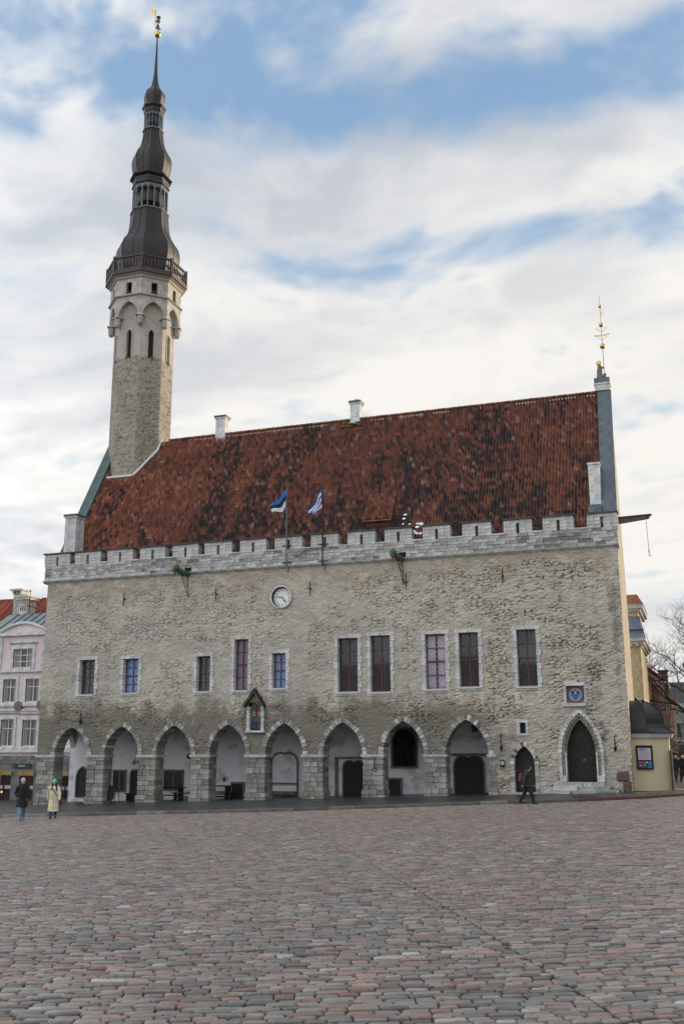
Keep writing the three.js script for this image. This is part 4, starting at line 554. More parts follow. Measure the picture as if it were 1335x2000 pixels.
    mesh('upper_wall', extrude([[-hw, 33.3], [hw, 33.3], [hw, 34.75], [-hw, 34.75]], 0.35, [[[-0.24, 33.58], [0.24, 33.58], [0.24, 34.42], [-0.24, 34.42]]]).translate(0, 0, -0.35).applyMatrix4(lg), LST[k % 3 === 0 ? 0 : k % 3 === 1 ? 1 : 4], tower);
    mesh('opening_frame', merge([bx(-0.24, -0.17, 33.58, 34.42, -0.3, -0.14), bx(0.17, 0.24, 33.58, 34.42, -0.3, -0.14), bx(-0.17, 0.17, 34.36, 34.42, -0.3, -0.14), bx(-0.26, 0.26, 33.52, 33.58, -0.3, 0.06)]).applyMatrix4(lg), mat(0.1, 0.06, 0.045), tower);
    // corner corbel
    const t = k * Math.PI / 4 + Math.PI / 8, cx = TX + Math.sin(t) * 2.62 * SC * K * 0.925, cz = TZ + Math.cos(t) * 2.62 * SC * K * 0.925, cg = merge([new THREE.CylinderGeometry(0.27, 0.24, 0.5, 6).translate(0, 31.4, 0), new THREE.SphereGeometry(0.25, 8, 6).scale(1, 1.15, 1).translate(0, 31.16, 0)]); cg.translate(cx, 0, cz); mesh('corbel', cg, LST[k % 3 ? 1 : 3], tower);
    mesh('corbel_slab', bx(-0.33, 0.33, 31.62, 31.7, -0.33, 0.3).rotateY(t).translate(cx, 0, cz), LST[1], tower);
  }
  mesh('shaft_core', oct(1.75, 12, 1.75, 34.7), darkCore, tower);
  mesh('string_course', octLathe([[2.6, 33.22], [2.78, 33.3], [2.78, 33.36], [2.6, 33.44]]), LST[1], tower);
  const lightWood = stoneMat(0.5, 0.44, 0.36), brown = stoneMat(0.075, 0.055, 0.048, { roughness: 0.55 }), copperDk = stoneMat(0.075, 0.066, 0.062, { map: metalCol, roughness: 0.46, metalness: 0.5, bumpScale: 0.012 }), patina = stoneMat(0.18, 0.22, 0.22, { roughness: 0.6, metalness: 0.1 });
  mesh('balcony_soffit', octLathe([[2.5, 34.6], [2.72, 34.74], [2.76, 34.9], [2.98, 35.02]]), lightWood, tower); mesh('balcony_edge', octLathe([[2.86, 35.0], [3.06, 35.05], [3.06, 35.28], [3.0, 35.36], [2.0, 35.37]]), brown, tower); mesh('balcony_deck', oct(3.0, 35.2, 3.0, 35.33), brown, tower);
  const balGeo = new THREE.LatheGeometry([[0.03, 0], [0.05, 0.05], [0.035, 0.12], [0.075, 0.3], [0.07, 0.42], [0.035, 0.62], [0.03, 0.78], [0.05, 0.86], [0.03, 0.92]].map((p) => new THREE.Vector2(...p)), 6);
  for (let k = 0; k < 8; k++) {
    const f = faceFrame(k, 2.94), lo = new THREE.Matrix4().makeBasis(f.u, V3(0, 1, 0), f.n).setPosition(f.o), hw = f.w / 2;
    mesh('handrail', bx(-hw + 0.04, hw - 0.04, 36.36, 36.48, -0.09, 0.07).applyMatrix4(lo), brown, tower); mesh('bottom_rail', bx(-hw + 0.04, hw - 0.04, 35.36, 35.45, -0.07, 0.05).applyMatrix4(lo), brown, tower);
    const t = k * Math.PI / 4 + Math.PI / 8; mesh('corner_post', bx(-0.1, 0.1, 35.34, 36.56, -0.1, 0.1).rotateY(t).translate(TX + Math.sin(t) * 2.94 * SC * K, 0, TZ + Math.cos(t) * 2.94 * SC * K), brown, tower);
    for (let i = 0; i < 8; i++) { const b = mesh('baluster', balGeo, brown, tower); b.position.copy(f.o).addScaledVector(f.u, (i + 0.5) / 8 * (f.w - 0.25) - (f.w - 0.25) / 2).setY(35.45); }
  }
  const bulbProf = (pts, n = 5) => { const c = new THREE.CatmullRomCurve3(pts.map(([a, y]) => V3(a, y, 0)), false, 'centripetal'), q = c.getPoints(pts.length * n); return q.map((p) => [p.x, p.y]); };
  mesh('lower_bulb', octLathe(bulbProf([[2.1, 35.36], [2.3, 36.6], [2.4, 37.5], [2.28, 38.3], [1.86, 39.0], [1.56, 39.7], [1.46, 40.6], [1.42, 41.3]]), true), copperDk, tower);
  const ribs = (prof, r) => { for (let k = 0; k < 16; k++) { const t = k * Math.PI / 8, f = k % 2 ? K : 1, pts = prof.filter((_, i) => i % 3 === 0 || i === prof.length - 1).map(([a, y]) => V3(TX + Math.sin(t) * (a * SC * f + 0.004), y, TZ + Math.cos(t) * (a * SC * f + 0.004))); mesh('sheet_seam', new THREE.TubeGeometry(new THREE.CatmullRomCurve3(pts), pts.length * 2, r, 4), copperDk, tower); } };
  ribs(bulbProf([[2.1, 35.36], [2.3, 36.6], [2.4, 37.5], [2.28, 38.3], [1.86, 39.0], [1.56, 39.7], [1.46, 40.6], [1.42, 41.3]]), 0.028); ribs(bulbProf([[1.34, 44.7], [1.46, 45.3], [1.52, 45.9], [1.4, 46.5], [1.1, 47.05], [0.9, 47.6], [0.8, 48.2], [0.75, 48.75]]), 0.022);
  mesh('lantern_sill', octLathe([[1.42, 41.3], [1.5, 41.34], [1.5, 41.44], [1.3, 41.5], [0.6, 41.52]]), patina, tower);
  const lantern = (a, y0, y1, cusp, m, sides) => { for (let k = 0; k < 8; k++) { const f = faceFrame(k, a), lo = new THREE.Matrix4().makeBasis(f.u, V3(0, 1, 0), f.n).setPosition(f.o), hw = f.w / 2, pw = hw * 0.08, H = [], top = y1 - (cusp ? 0.42 : 0.3);
    for (const s of [-1, 1]) { const c = s * (hw * 0.5 + pw * 0.1), w = hw * 0.5 - pw * 1.1; H.push([[c - w, y0 + 0.02], [c + w, y0 + 0.02], [c + w, top], ...(cusp ? [[c + w * 0.75, top + 0.12], [c + w * 0.45, top + 0.06], [c + w * 0.3, top + 0.26], [c, top + 0.16], [c - w * 0.3, top + 0.26], [c - w * 0.45, top + 0.06], [c - w * 0.75, top + 0.12]] : [[c + w * 0.8, top + 0.1], [c + w * 0.4, top + 0.18], [c, top + 0.21], [c - w * 0.4, top + 0.18], [c - w * 0.8, top + 0.1]]), [c - w, top]]); }
    mesh('lantern_arcade', extrude([[-hw, y0], [hw, y0], [hw, y1], [-hw, y1]], 0.12, H).translate(0, 0, -0.12).applyMatrix4(lo), m, tower); } };
  lantern(1.36, 41.5, 43.6, true, patina);
  mesh('lantern_ceiling', oct(1.3, 43.3, 1.3, 43.4), darkCore, tower); mesh('lantern_post', new THREE.CylinderGeometry(0.13, 0.16, 1.9, 8).translate(TX, 42.4, TZ), brown, tower);
  mesh('added_bell_drum', oct(0.98, 42.2, 0.98, 43.35), brown, tower); mesh('added_upper_drum', oct(0.5, 49.55, 0.5, 50.25), brown, tower);  // solid drums added inside to darken the lantern openings
  mesh('bell', new THREE.LatheGeometry([[0.04, 1.0], [0.22, 0.95], [0.3, 0.7], [0.36, 0.35], [0.5, 0.05], [0.52, 0]].map((p) => new THREE.Vector2(...p)), 14).translate(TX + 0.0, 41.75, TZ), mat(0.06, 0.07, 0.06, { metalness: 0.7, roughness: 0.5 }), tower);
  mesh('lantern_cornice', octLathe([[1.38, 43.55], [1.46, 43.62], [1.46, 43.72], [1.4, 43.8], [1.4, 44.2], [1.64, 44.36], [1.64, 44.44], [1.36, 44.72]]), copperDk, tower);
  mesh('middle_bulb', octLathe(bulbProf([[1.34, 44.7], [1.46, 45.3], [1.52, 45.9], [1.4, 46.5], [1.1, 47.05], [0.9, 47.6], [0.8, 48.2], [0.75, 48.75]]), true), copperDk, tower);
  mesh('upper_lantern_sill', octLathe([[0.75, 48.75], [0.84, 48.8], [0.84, 48.9], [0.72, 48.96], [0.2, 48.98]]), patina, tower);
  lantern(0.74, 48.96, 50.42, false, patina); mesh('upper_lantern_ceiling', oct(0.7, 50.2, 0.7, 50.28), darkCore, tower);
  mesh('upper_cornice', octLathe([[0.75, 50.38], [0.8, 50.45], [0.8, 50.55], [0.82, 50.75], [0.96, 50.92], [0.96, 51.0], [0.74, 51.2]]), copperDk, tower);
  mesh('top_bulb', octLathe(bulbProf([[0.72, 51.18], [0.8, 51.6], [0.85, 51.98], [0.76, 52.4], [0.5, 52.75], [0.36, 53.0], [0.25, 53.5], [0.16, 54.2], [0.1, 55.6], [0.05, 57.8]], 4), true), copperDk, tower);
  // flashing where the tower meets the roof
  const fl = mat(0.72, 0.71, 0.68), A2 = 2.2 * SC, zf = TZ + A2, pA = V3(0.62, roofY(zf) + 0.08, zf), pB = V3(TX + A2 * T8, roofY(zf) + 0.08, zf), zc = TZ + A2 * T8, pC = V3(TX + A2, roofY(zc) + 0.08, zc), pD = V3(TX + A2, roofY(RZR) + 0.25, RZR);
  const fb = (a, b) => { const d = b.clone().sub(a), L = d.length(), g = chamfer(L, 0.16, 0.2, 0.02); g.applyQuaternion(new THREE.Quaternion().setFromUnitVectors(V3(1, 0, 0), d.normalize())); const m = a.clone().add(b).multiplyScalar(0.5); return g.translate(m.x, m.y + 0.02, m.z + 0.06); };
  for (const [a, b] of [[pA, pB], [pB, pC], [pC, pD]]) mesh('roof_flashing', fb(a, b), fl, hall);
  tower.scale.set(1, 1.0075, 1);
}

// ------------------------------------------------------------------ things fixed to the town hall
const gold = mat(0.75, 0.5, 0.16, { metalness: 0.9, roughness: 0.3 }), canvasTex = (w, h, draw) => { const c = document.createElement('canvas'); c.width = w; c.height = h; draw(c.getContext('2d'), w, h); const t = new THREE.CanvasTexture(c); t.colorSpace = THREE.SRGBColorSpace; return t; };
function surfaceNets(f, lo, hi, cell) {   // mesh of the zero level of f, negative inside
  const nx = Math.ceil((hi[0] - lo[0]) / cell), ny = Math.ceil((hi[1] - lo[1]) / cell), nz = Math.ceil((hi[2] - lo[2]) / cell), v = new Float32Array((nx + 1) * (ny + 1) * (nz + 1)), I = (i, j, k) => (k * (ny + 1) + j) * (nx + 1) + i;
  for (let k = 0; k <= nz; k++) for (let j = 0; j <= ny; j++) for (let i = 0; i <= nx; i++) v[I(i, j, k)] = f(lo[0] + i * cell, lo[1] + j * cell, lo[2] + k * cell);
  const id = new Int32Array(v.length).fill(-1), pos = [], idx = [];
  const C = []; for (let c = 0; c < 8; c++) C.push([c & 1, c >> 1 & 1, c >> 2 & 1]);
  const ED = []; for (let a = 0; a < 8; a++) for (let b = a + 1; b < 8; b++) if ([1, 2, 4].includes(a ^ b)) ED.push([a, b]);
  for (let k = 0; k < nz; k++) for (let j = 0; j < ny; j++) for (let i = 0; i < nx; i++) {
    let x = 0, y = 0, z = 0, n = 0;
    for (const [a, b] of ED) { const p = v[I(i + C[a][0], j + C[a][1], k + C[a][2])], q = v[I(i + C[b][0], j + C[b][1], k + C[b][2])]; if ((p < 0) !== (q < 0)) { const t = p / (p - q); x += mix(C[a][0], C[b][0], t); y += mix(C[a][1], C[b][1], t); z += mix(C[a][2], C[b][2], t); n++; } }
    if (n) { id[I(i, j, k)] = pos.length / 3; pos.push(lo[0] + (i + x / n) * cell, lo[1] + (j + y / n) * cell, lo[2] + (k + z / n) * cell); }
  }
  const quad = (a, b, c, d, flip) => { if (a < 0 || b < 0 || c < 0 || d < 0) return; flip ? idx.push(a, c, b, a, d, c) : idx.push(a, b, c, a, c, d); };
  for (let k = 1; k < nz; k++) for (let j = 1; j < ny; j++) for (let i = 1; i < nx; i++) {
    const s = v[I(i, j, k)] < 0;
    if (s !== v[I(i + 1, j, k)] < 0) quad(id[I(i, j - 1, k - 1)], id[I(i, j, k - 1)], id[I(i, j, k)], id[I(i, j - 1, k)], !s);
    if (s !== v[I(i, j + 1, k)] < 0) quad(id[I(i - 1, j, k - 1)], id[I(i - 1, j, k)], id[I(i, j, k)], id[I(i, j, k - 1)], !s);
    if (s !== v[I(i, j, k + 1)] < 0) quad(id[I(i - 1, j - 1, k)], id[I(i, j - 1, k)], id[I(i, j, k)], id[I(i - 1, j, k)], !s);
  }
  const g = new THREE.BufferGeometry(); g.setAttribute('position', new THREE.Float32BufferAttribute(pos, 3)); g.setIndex(idx); g.computeVertexNormals();
  const uv = []; for (let i = 0; i < pos.length; i += 3) uv.push(pos[i] + pos[i + 2], pos[i + 1]); g.setAttribute('uv', new THREE.Float32BufferAttribute(uv, 2)); return g;
}
const capsule = (a, b, r0, r1) => (x, y, z) => { const dx = b[0] - a[0], dy = b[1] - a[1], dz = b[2] - a[2], L = dx * dx + dy * dy + dz * dz, t = clamp(((x - a[0]) * dx + (y - a[1]) * dy + (z - a[2]) * dz) / L); return Math.hypot(x - a[0] - dx * t, y - a[1] - dy * t, z - a[2] - dz * t) - mix(r0, r1, t); };
const ball = (c, rx, ry = rx, rz = rx) => (x, y, z) => { const k = Math.hypot((x - c[0]) / rx, (y - c[1]) / ry, (z - c[2]) / rz); return (k - 1) * Math.min(rx, ry, rz); };
const blend = (list, k) => (x, y, z) => { let d = 9; for (const f of list) { const e = f(x, y, z), h = clamp(0.5 + 0.5 * (e - d) / k); d = mix(e, d, h) - k * h * (1 - h); } return d; };

// clock
{
  const [cx, cy, R] = CLOCK, c = thing('wall_clock', 'round white clock with roman numerals set into the stone wall', 'clock', null, V3(cx, cy, 0));
  mesh('reveal', new THREE.CylinderGeometry(R, R, 0.34, 40, 1, true).rotateX(Math.PI / 2).translate(0, 0, -0.05), Object.assign(stoneMat(0.22, 0.13, 0.09), { side: THREE.DoubleSide }), c);
  mesh('outer_rim', new THREE.TorusGeometry(R + 0.015, 0.045, 8, 44).translate(0, 0, 0.1), LST[2], c); mesh('inner_rim', new THREE.TorusGeometry(R - 0.045, 0.035, 8, 44).translate(0, 0, -0.12), mat(0.03, 0.03, 0.035), c);
  const tex = canvasTex(512, 512, (g) => { g.fillStyle = '#eceeea'; g.fillRect(0, 0, 512, 512); g.translate(256, 256); g.fillStyle = '#4a5055'; g.font = 'bold 62px serif'; g.textAlign = 'center'; g.textBaseline = 'middle'; ['XII', 'I', 'II', 'III', 'IIII', 'V', 'VI', 'VII', 'VIII', 'IX', 'X', 'XI'].forEach((s, i) => { g.save(); g.rotate(i * Math.PI / 6); g.translate(0, -196); g.fillText(s, 0, 0); g.restore(); }); for (let i = 0; i < 60; i++) { g.save(); g.rotate(i * Math.PI / 30); g.fillRect(-2, -246, 4, 12); g.restore(); } });
  mesh('face', new THREE.CircleGeometry(R - 0.05, 48).translate(0, 0, -0.13), mat(1, 1, 1, { map: tex, roughness: 0.4 }), c);
  const hand = (ang, L, w, z, s) => extrude([[-w * 0.5, -0.1], [w * 0.5, -0.1], [w, L * 0.5], [w * s, L * 0.66], [w * 0.5, L * 0.8], [0, L], [-w * 0.5, L * 0.8], [-w * s, L * 0.66], [-w, L * 0.5]], 0.012).rotateZ(-ang).translate(0, 0, z); const hm = mat(0.05, 0.06, 0.07);
  mesh('hour_hand', hand(4.78 / 12 * 2 * Math.PI, 0.4, 0.022, -0.11, 3), hm, c); mesh('minute_hand', hand(47 / 60 * 2 * Math.PI, 0.5, 0.018, -0.095, 1), hm, c); mesh('hub', new THREE.CylinderGeometry(0.04, 0.04, 0.04, 12).rotateX(Math.PI / 2).translate(0, 0, -0.1), hm, c);
  for (const m of c.children) m.castShadow = true;
}
// shrine with painted panel
{
  const [x0, x1, y0, y1] = SHRINE, FR = FRAMEST.slice(1, 4), s = thing('wall_shrine', 'small gabled wall shrine with a painted panel of haloed figures above the arcade', 'shrine', null, V3((x0 + x1) / 2, y0, 0)), hw = (x1 - x0) / 2 - 0.04, H = 1.42;
  for (const k of [-1, 1]) for (let i = 0; i < 8; i++) stone('jamb_stone', s, FR, k < 0 ? -hw - 0.2 : hw, k < 0 ? -hw : hw + 0.2, i * H / 8, (i + 1) * H / 8, -0.3, 0.13 + 0.02 * sr(), 0.01);
  stone('ledge', s, FRAMEST, -hw - 0.26, hw + 0.26, -0.13, 0, -0.2, 0.24);
  const roofM = stoneMat(0.03, 0.024, 0.022); for (const k of [-1, 1]) { mesh('roof_slope', hexGeo((k > 0 ? [[0.0, 2.3], [hw + 0.3, H - 0.06], [hw + 0.3, H + 0.08], [0, 2.46]] : [[-hw - 0.3, H - 0.06], [0, 2.3], [0, 2.46], [-hw - 0.3, H + 0.08]]).flatMap((p) => [[...p, 0]]).map((p) => [p[0], p[1], -0.1]).concat((k > 0 ? [[0.0, 2.3], [hw + 0.3, H - 0.06], [hw + 0.3, H + 0.08], [0, 2.46]] : [[-hw - 0.3, H - 0.06], [0, 2.3], [0, 2.46], [-hw - 0.3, H + 0.08]]).map((p) => [p[0], p[1], 0.42])), 1), roofM, s); mesh('verge_board', bar([0, 2.28, 0.4], [k * (hw + 0.28), H - 0.04, 0.4], 0.025, 0.025, 4), mat(0.3, 0.27, 0.24), s); }
  const tex = canvasTex(256, 512, (g) => { g.fillStyle = '#5a5d60'; g.fillRect(0, 0, 256, 512); g.fillStyle = '#2b1f1f'; g.fillRect(0, 400, 256, 112); const fig = (x, y, k, a, b) => { g.fillStyle = a; g.beginPath(); g.moveTo(x - 34 * k, y + 190 * k); g.lineTo(x - 30 * k, y + 60 * k); g.quadraticCurveTo(x, y + 20 * k, x + 30 * k, y + 60 * k); g.lineTo(x + 36 * k, y + 190 * k); g.fill(); g.fillStyle = b; g.fillRect(x - 20 * k, y + 100 * k, 40 * k, 60 * k); g.fillStyle = '#d8a23a'; g.beginPath(); g.arc(x, y, 30 * k, 0, 7); g.fill(); g.fillStyle = '#6b4530'; g.beginPath(); g.ellipse(x, y + 2, 13 * k, 17 * k, 0, 0, 7); g.fill(); }; fig(132, 120, 1.25, '#2f3350', '#7a1f22'); fig(70, 290, 1.0, '#24566b', '#3a2a4a'); fig(192, 296, 1.0, '#1f5a68', '#4a2f2a'); g.fillStyle = '#6f4a35'; g.fillRect(108, 330, 50, 70); });
  const panel = new THREE.ShapeGeometry(new THREE.Shape([[-hw, 0], [hw, 0], [hw, H], [0, 2.28], [-hw, H]].map((p) => new THREE.Vector2(...p)))); const uv = panel.attributes.uv, pp = panel.attributes.position; for (let i = 0; i < uv.count; i++) uv.setXY(i, (pp.getX(i) + hw) / (2 * hw), clamp(pp.getY(i) / 2.28)); panel.translate(0, 0, -0.12); mesh('painted_panel', panel, mat(1, 1, 1, { map: tex, roughness: 0.6 }), s);
}
// roundel with the town's arms
{
  const [x0, x1, y0, y1] = ROUND, cx = (x0 + x1) / 2, cy = (y0 + y1) / 2 - 0.02, s = thing('heraldic_roundel', 'round plaque with a blue shield of arms in a stone frame over the door', 'plaque', null, V3(cx, cy, 0)), hw = (x1 - x0) / 2, hh = (y1 - y0) / 2;
  for (const k of [-1, 1]) for (let i = 0; i < 6; i++) { const f = i % 2 ? 0.2 : 0.15; stone('frame_stone', s, FRAMEST, k < 0 ? -hw - f : hw, k < 0 ? -hw : hw + f, -hh + i * hh / 3, -hh + (i + 1) * hh / 3, -0.3, 0.09 + 0.02 * sr(), 0.012); }
  stone('frame_head', s, FRAMEST, -hw - 0.1, hw + 0.05, hh, hh + 0.2, -0.3, 0.2); stone('frame_sill', s, FRAMEST, -hw - 0.2, hw + 0.1, -hh - 0.2, -hh - 0.01, -0.3, 0.2); mesh('back_plate', bx(-hw, hw, -hh, hh, -0.22, -0.16), stoneMat(0.3, 0.27, 0.22), s);
  const tex = canvasTex(256, 256, (g) => { g.fillStyle = '#9a94a8'; g.fillRect(0, 0, 256, 256); g.fillStyle = '#3f79ad'; g.beginPath(); g.moveTo(40, 110); g.lineTo(216, 110); g.lineTo(206, 168); g.lineTo(50, 168); g.fill(); g.fillStyle = '#17263d'; g.beginPath(); g.moveTo(92, 120); g.lineTo(164, 120); g.lineTo(164, 190); g.quadraticCurveTo(150, 218, 128, 228); g.quadraticCurveTo(106, 218, 92, 190); g.fill(); g.fillStyle = '#4f8fc4'; for (const y of [128, 154, 180]) g.fillRect(98, y, 60, 13); g.fillStyle = '#1d1a2b'; for (const s of [-1, 1]) { g.beginPath(); g.ellipse(128 + s * 38, 92, 26, 20, s * 0.5, 0, 7); g.fill(); g.beginPath(); g.moveTo(128 + s * 82, 92); g.lineTo(128 + s * 68, 52); g.lineTo(128 + s * 56, 86); g.fill(); g.fillRect(128 + s * 62 - 34, 108, 68, 8); g.fillRect(128 + s * 46 - 20, 176, 40, 8); } g.fillStyle = '#d9cbb0'; g.beginPath(); g.ellipse(128, 96, 17, 18, 0, 0, 7); g.fill(); g.fillStyle = '#2a3a58'; g.fillRect(110, 48, 36, 20); });
  mesh('painted_disc', new THREE.CylinderGeometry(hw - 0.05, hw - 0.05, 0.07, 36).rotateX(Math.PI / 2).translate(0, 0, -0.12), mat(0.5, 0.48, 0.55), s); mesh('painted_arms', new THREE.CircleGeometry(hw - 0.08, 36).translate(0, 0, -0.08), mat(1, 1, 1, { map: tex, roughness: 0.5 }), s); mesh('disc_rim', new THREE.TorusGeometry(hw - 0.07, 0.03, 6, 36).translate(0, 0, -0.08), mat(0.12, 0.13, 0.18), s);
}
// dragon-headed rain spouts with crowns
[[362, 1122, 'crowned green dragon rain spout on the parapet left of the clock'], [779, 1093, 'crowned green dragon rain spout on the parapet right of the clock']].forEach(([px, py, label]) => {
  const p = fac(px, py, 0.1), g = thing('dragon_spout', label, 'gargoyle', 'dragon rain spouts', V3(p.x, p.y, 0.1)), green = mat(0.03, 0.1, 0.055, { roughness: 0.5 }), dk = mat(0.02, 0.045, 0.03);
  mesh('spout_hole_shade', bx(-0.02, 0.42, 0.02, 0.42, -0.08, 0.055), mat(0.006, 0.006, 0.006), g);  // near-black block, the shade of an open hole put into its colour
  mesh('body', surfaceNets(blend([capsule([0.18, 0.05, -0.05], [0.1, 0.0, 0.45], 0.17, 0.18), capsule([0.1, 0, 0.45], [0.0, 0.12, 0.95], 0.18, 0.17), capsule([0, 0.12, 0.95], [-0.02, 0.22, 1.2], 0.17, 0.16), ball([-0.02, 0.2, 1.28], 0.19, 0.17, 0.22), capsule([-0.02, 0.16, 1.35], [-0.02, -0.02, 1.62], 0.13, 0.09)], 0.09), [-0.4, -0.35, -0.3], [0.5, 0.6, 1.9], 0.045), green, g);
  mesh('jaw', surfaceNets(capsule([-0.02, 0.02, 1.3], [-0.02, -0.3, 1.45], 0.1, 0.05), [-0.25, -0.5, 1.1], [0.2, 0.2, 1.65], 0.035), mat(0.24, 0.05, 0.04), g);
  for (const s of [-1, 1]) { mesh('fang', bar([-0.02 + s * 0.07, 0.02, 1.62], [-0.02 + s * 0.07, -0.14, 1.6], 0.022, 0.004, 5), mat(0.75, 0.7, 0.55), g); mesh('ear', new THREE.ConeGeometry(0.06, 0.18, 5).rotateZ(-s * 0.9).translate(-0.02 + s * 0.2, 0.3, 1.2), green, g); }
  mesh('crown', merge([new THREE.CylinderGeometry(0.14, 0.12, 0.1, 10).translate(-0.02, 0.42, 1.24), ...[0, 1, 2, 3, 4].map((i) => new THREE.ConeGeometry(0.045, 0.12, 4).translate(-0.02 + 0.11 * Math.cos(i * 1.257), 0.52, 1.24 + 0.11 * Math.sin(i * 1.257)))]), gold, g);
  mesh('iron_bracket', merge([bar([0.1, -0.14, 0.75], [0.24, -1.5, -0.04], 0.022), bar([0.22, -0.14, 0.1], [0.24, -1.5, -0.04], 0.022), bar([0.1, -0.16, 0.8], [0.22, -0.16, 0.0], 0.025), tube([[0.15, -0.3, 0.55], [0.19, -0.5, 0.3], [0.2, -0.42, 0.18], [0.18, -0.35, 0.28]], 0.014, 5), tube([[0.17, -0.6, 0.42], [0.21, -0.8, 0.2], [0.22, -0.7, 0.12], [0.2, -0.62, 0.2]], 0.014, 5)]), iron, g);
});
// wall anchors
[[243, 1158, 1182, 'above the left narrow windows'], [422, 1147, 1174, 'left of the clock'], [605, 1136, 1163, 'right of the clock'], [792, 1122, 1152, 'below the right dragon spout'], [980, 1111, 1139, 'above the tall windows near the right end']].forEach(([x, y0, y1, where]) => {
  const a = fac(x, y0, 0.1), b = fac(x, y1, 0.1), g = thing('wall_anchor', `thin vertical iron wall anchor ${where}`, 'wall anchor', 'iron wall anchors', V3(a.x, b.y, 0.1)), h = a.y - b.y; mesh('bar', bar([0, 0, 0.02], [0, h, 0.02], 0.028, 0.028, 5), iron, g); mesh('eye', chamfer(0.12, 0.09, 0.2, 0.02).translate(0, h * 0.5, -0.05), iron, g);
});
// iron brackets and hooks by the doors
[[159, 1402, 'iron torch bracket above the outermost arch', 0.7], [978, 1448, 'iron torch bracket left of the small door', 0.9], [1200, 1450, 'iron torch bracket right of the great door', 0.85]].forEach(([x, y, label, h]) => { const p = fac(x, y, 0.1), g = thing('torch_bracket', label, 'bracket', 'iron torch brackets', V3(p.x, p.y - h * 0.6, 0.1)); mesh('shaft', bar([0, 0, 0.04], [0, h, 0.1], 0.035, 0.03, 6), iron, g); mesh('basket', merge([new THREE.CylinderGeometry(0.1, 0.05, 0.16, 8, 1, true).translate(0, 0.16, 0.12), new THREE.TorusGeometry(0.1, 0.018, 5, 12).rotateX(Math.PI / 2).translate(0, 0.24, 0.12), bar([0, 0.1, -0.06], [0, 0.1, 0.14], 0.03)]), iron, g); mesh('scroll', tube([[0, h, 0.1], [0.05, h + 0.06, 0.14], [0.1, h, 0.12], [0.06, h - 0.06, 0.1]], 0.016, 5), iron, g); });
{ const p = fac(731, 1480, 0.08), g = thing('hanging_chain', 'iron neck chain hanging on the pier between the arches', 'chain', null, V3(p.x, p.y, 0.1)); for (let i = 0; i < 7; i++) mesh('link', new THREE.TorusGeometry(0.04, 0.012, 5, 10).scale(0.7, 1.2, 1).rotateY(i % 2 ? Math.PI / 2 : 0).translate(0, -i * 0.075, 0), iron, g); mesh('collar', new THREE.TorusGeometry(0.1, 0.02, 6, 14).translate(0, -0.65, 0.0), iron, g); }
{ const p = fac(980.5, 1491, 0.1), g = thing('round_plaque', 'small dark plaque with a pale blue round emblem left of the small door', 'plaque', null, V3(p.x, p.y, 0.1)); mesh('board', chamfer(0.26, 0.38, 0.03, 0.01), mat(0.02, 0.025, 0.035), g); mesh('emblem', merge([new THREE.RingGeometry(0.05, 0.1, 20).translate(0, 0.02, 0.018), new THREE.CircleGeometry(0.03, 12).translate(0, 0.02, 0.018)]), mat(0.45, 0.62, 0.75), g); }
{ const p = fac(1047.5, 1482, 0.12), g = thing('wall_lantern', 'small black wall lantern right of the small door', 'lantern', null, V3(p.x, p.y, 0.12)); mesh('bracket', bar([0, 0.12, -0.06], [0, 0.12, 0.12], 0.014), iron, g); mesh('cage', new THREE.CylinderGeometry(0.06, 0.045, 0.16, 6).translate(0, 0, 0.12), mat(0.3, 0.3, 0.28, { roughness: 0.2 }), g); mesh('hood', new THREE.ConeGeometry(0.09, 0.1, 6).translate(0, 0.13, 0.12), iron, g); }
// lanterns in the arcade
[[808, 1428, 'black lantern hanging in the arch before the arched window'], [926, 1424, 'black lantern hanging in the arch before the widest dark door'], [265, 1490, 'dark iron chandelier hanging inside the second arch']].forEach(([x, y, label], i) => { const p = fac(x, y, -2.6), g = thing('hanging_lantern', label, 'lantern', null, V3(p.x, p.y, -2.6)); mesh('rod', bar([0, 0.18, 0], [0, 1.73 - p.y, 0], 0.012), iron, g); if (i < 2) { mesh('cage', merge([new THREE.CylinderGeometry(0.2, 0.15, 0.34, 6, 1, true), ...[0, 1, 2, 3, 4, 5].map((k) => bar([0.15 * Math.sin(k * 1.047), -0.17, 0.15 * Math.cos(k * 1.047)], [0.2 * Math.sin(k * 1.047), 0.17, 0.2 * Math.cos(k * 1.047)], 0.014))]), mat(0.09, 0.09, 0.095, { roughness: 0.25 }), g); mesh('hood', new THREE.ConeGeometry(0.25, 0.18, 6).translate(0, 0.26, 0), iron, g); } else { mesh('ring', new THREE.TorusGeometry(0.22, 0.035, 6, 16).rotateX(Math.PI / 2), iron, g); for (let k = 0; k < 5; k++) mesh('arm', tube([[0, 0.2, 0], [0.16 * Math.cos(k * 1.257), 0.12, 0.16 * Math.sin(k * 1.257)], [0.24 * Math.cos(k * 1.257), -0.14, 0.24 * Math.sin(k * 1.257)]], 0.018, 5), iron, g); } });
{ const p = fac(366.5, 1477, ARZ + 0.3), g = thing('round_sign', 'round black sign on the arcade back wall', 'sign', null, V3(p.x, p.y, ARZ + 0.1)); mesh('disc', new THREE.CylinderGeometry(0.17, 0.17, 0.04, 20).rotateX(Math.PI / 2), mat(0.015, 0.015, 0.016), g); mesh('mount', bar([0, 0, -0.1], [0, 0, 0], 0.03), iron, g); }
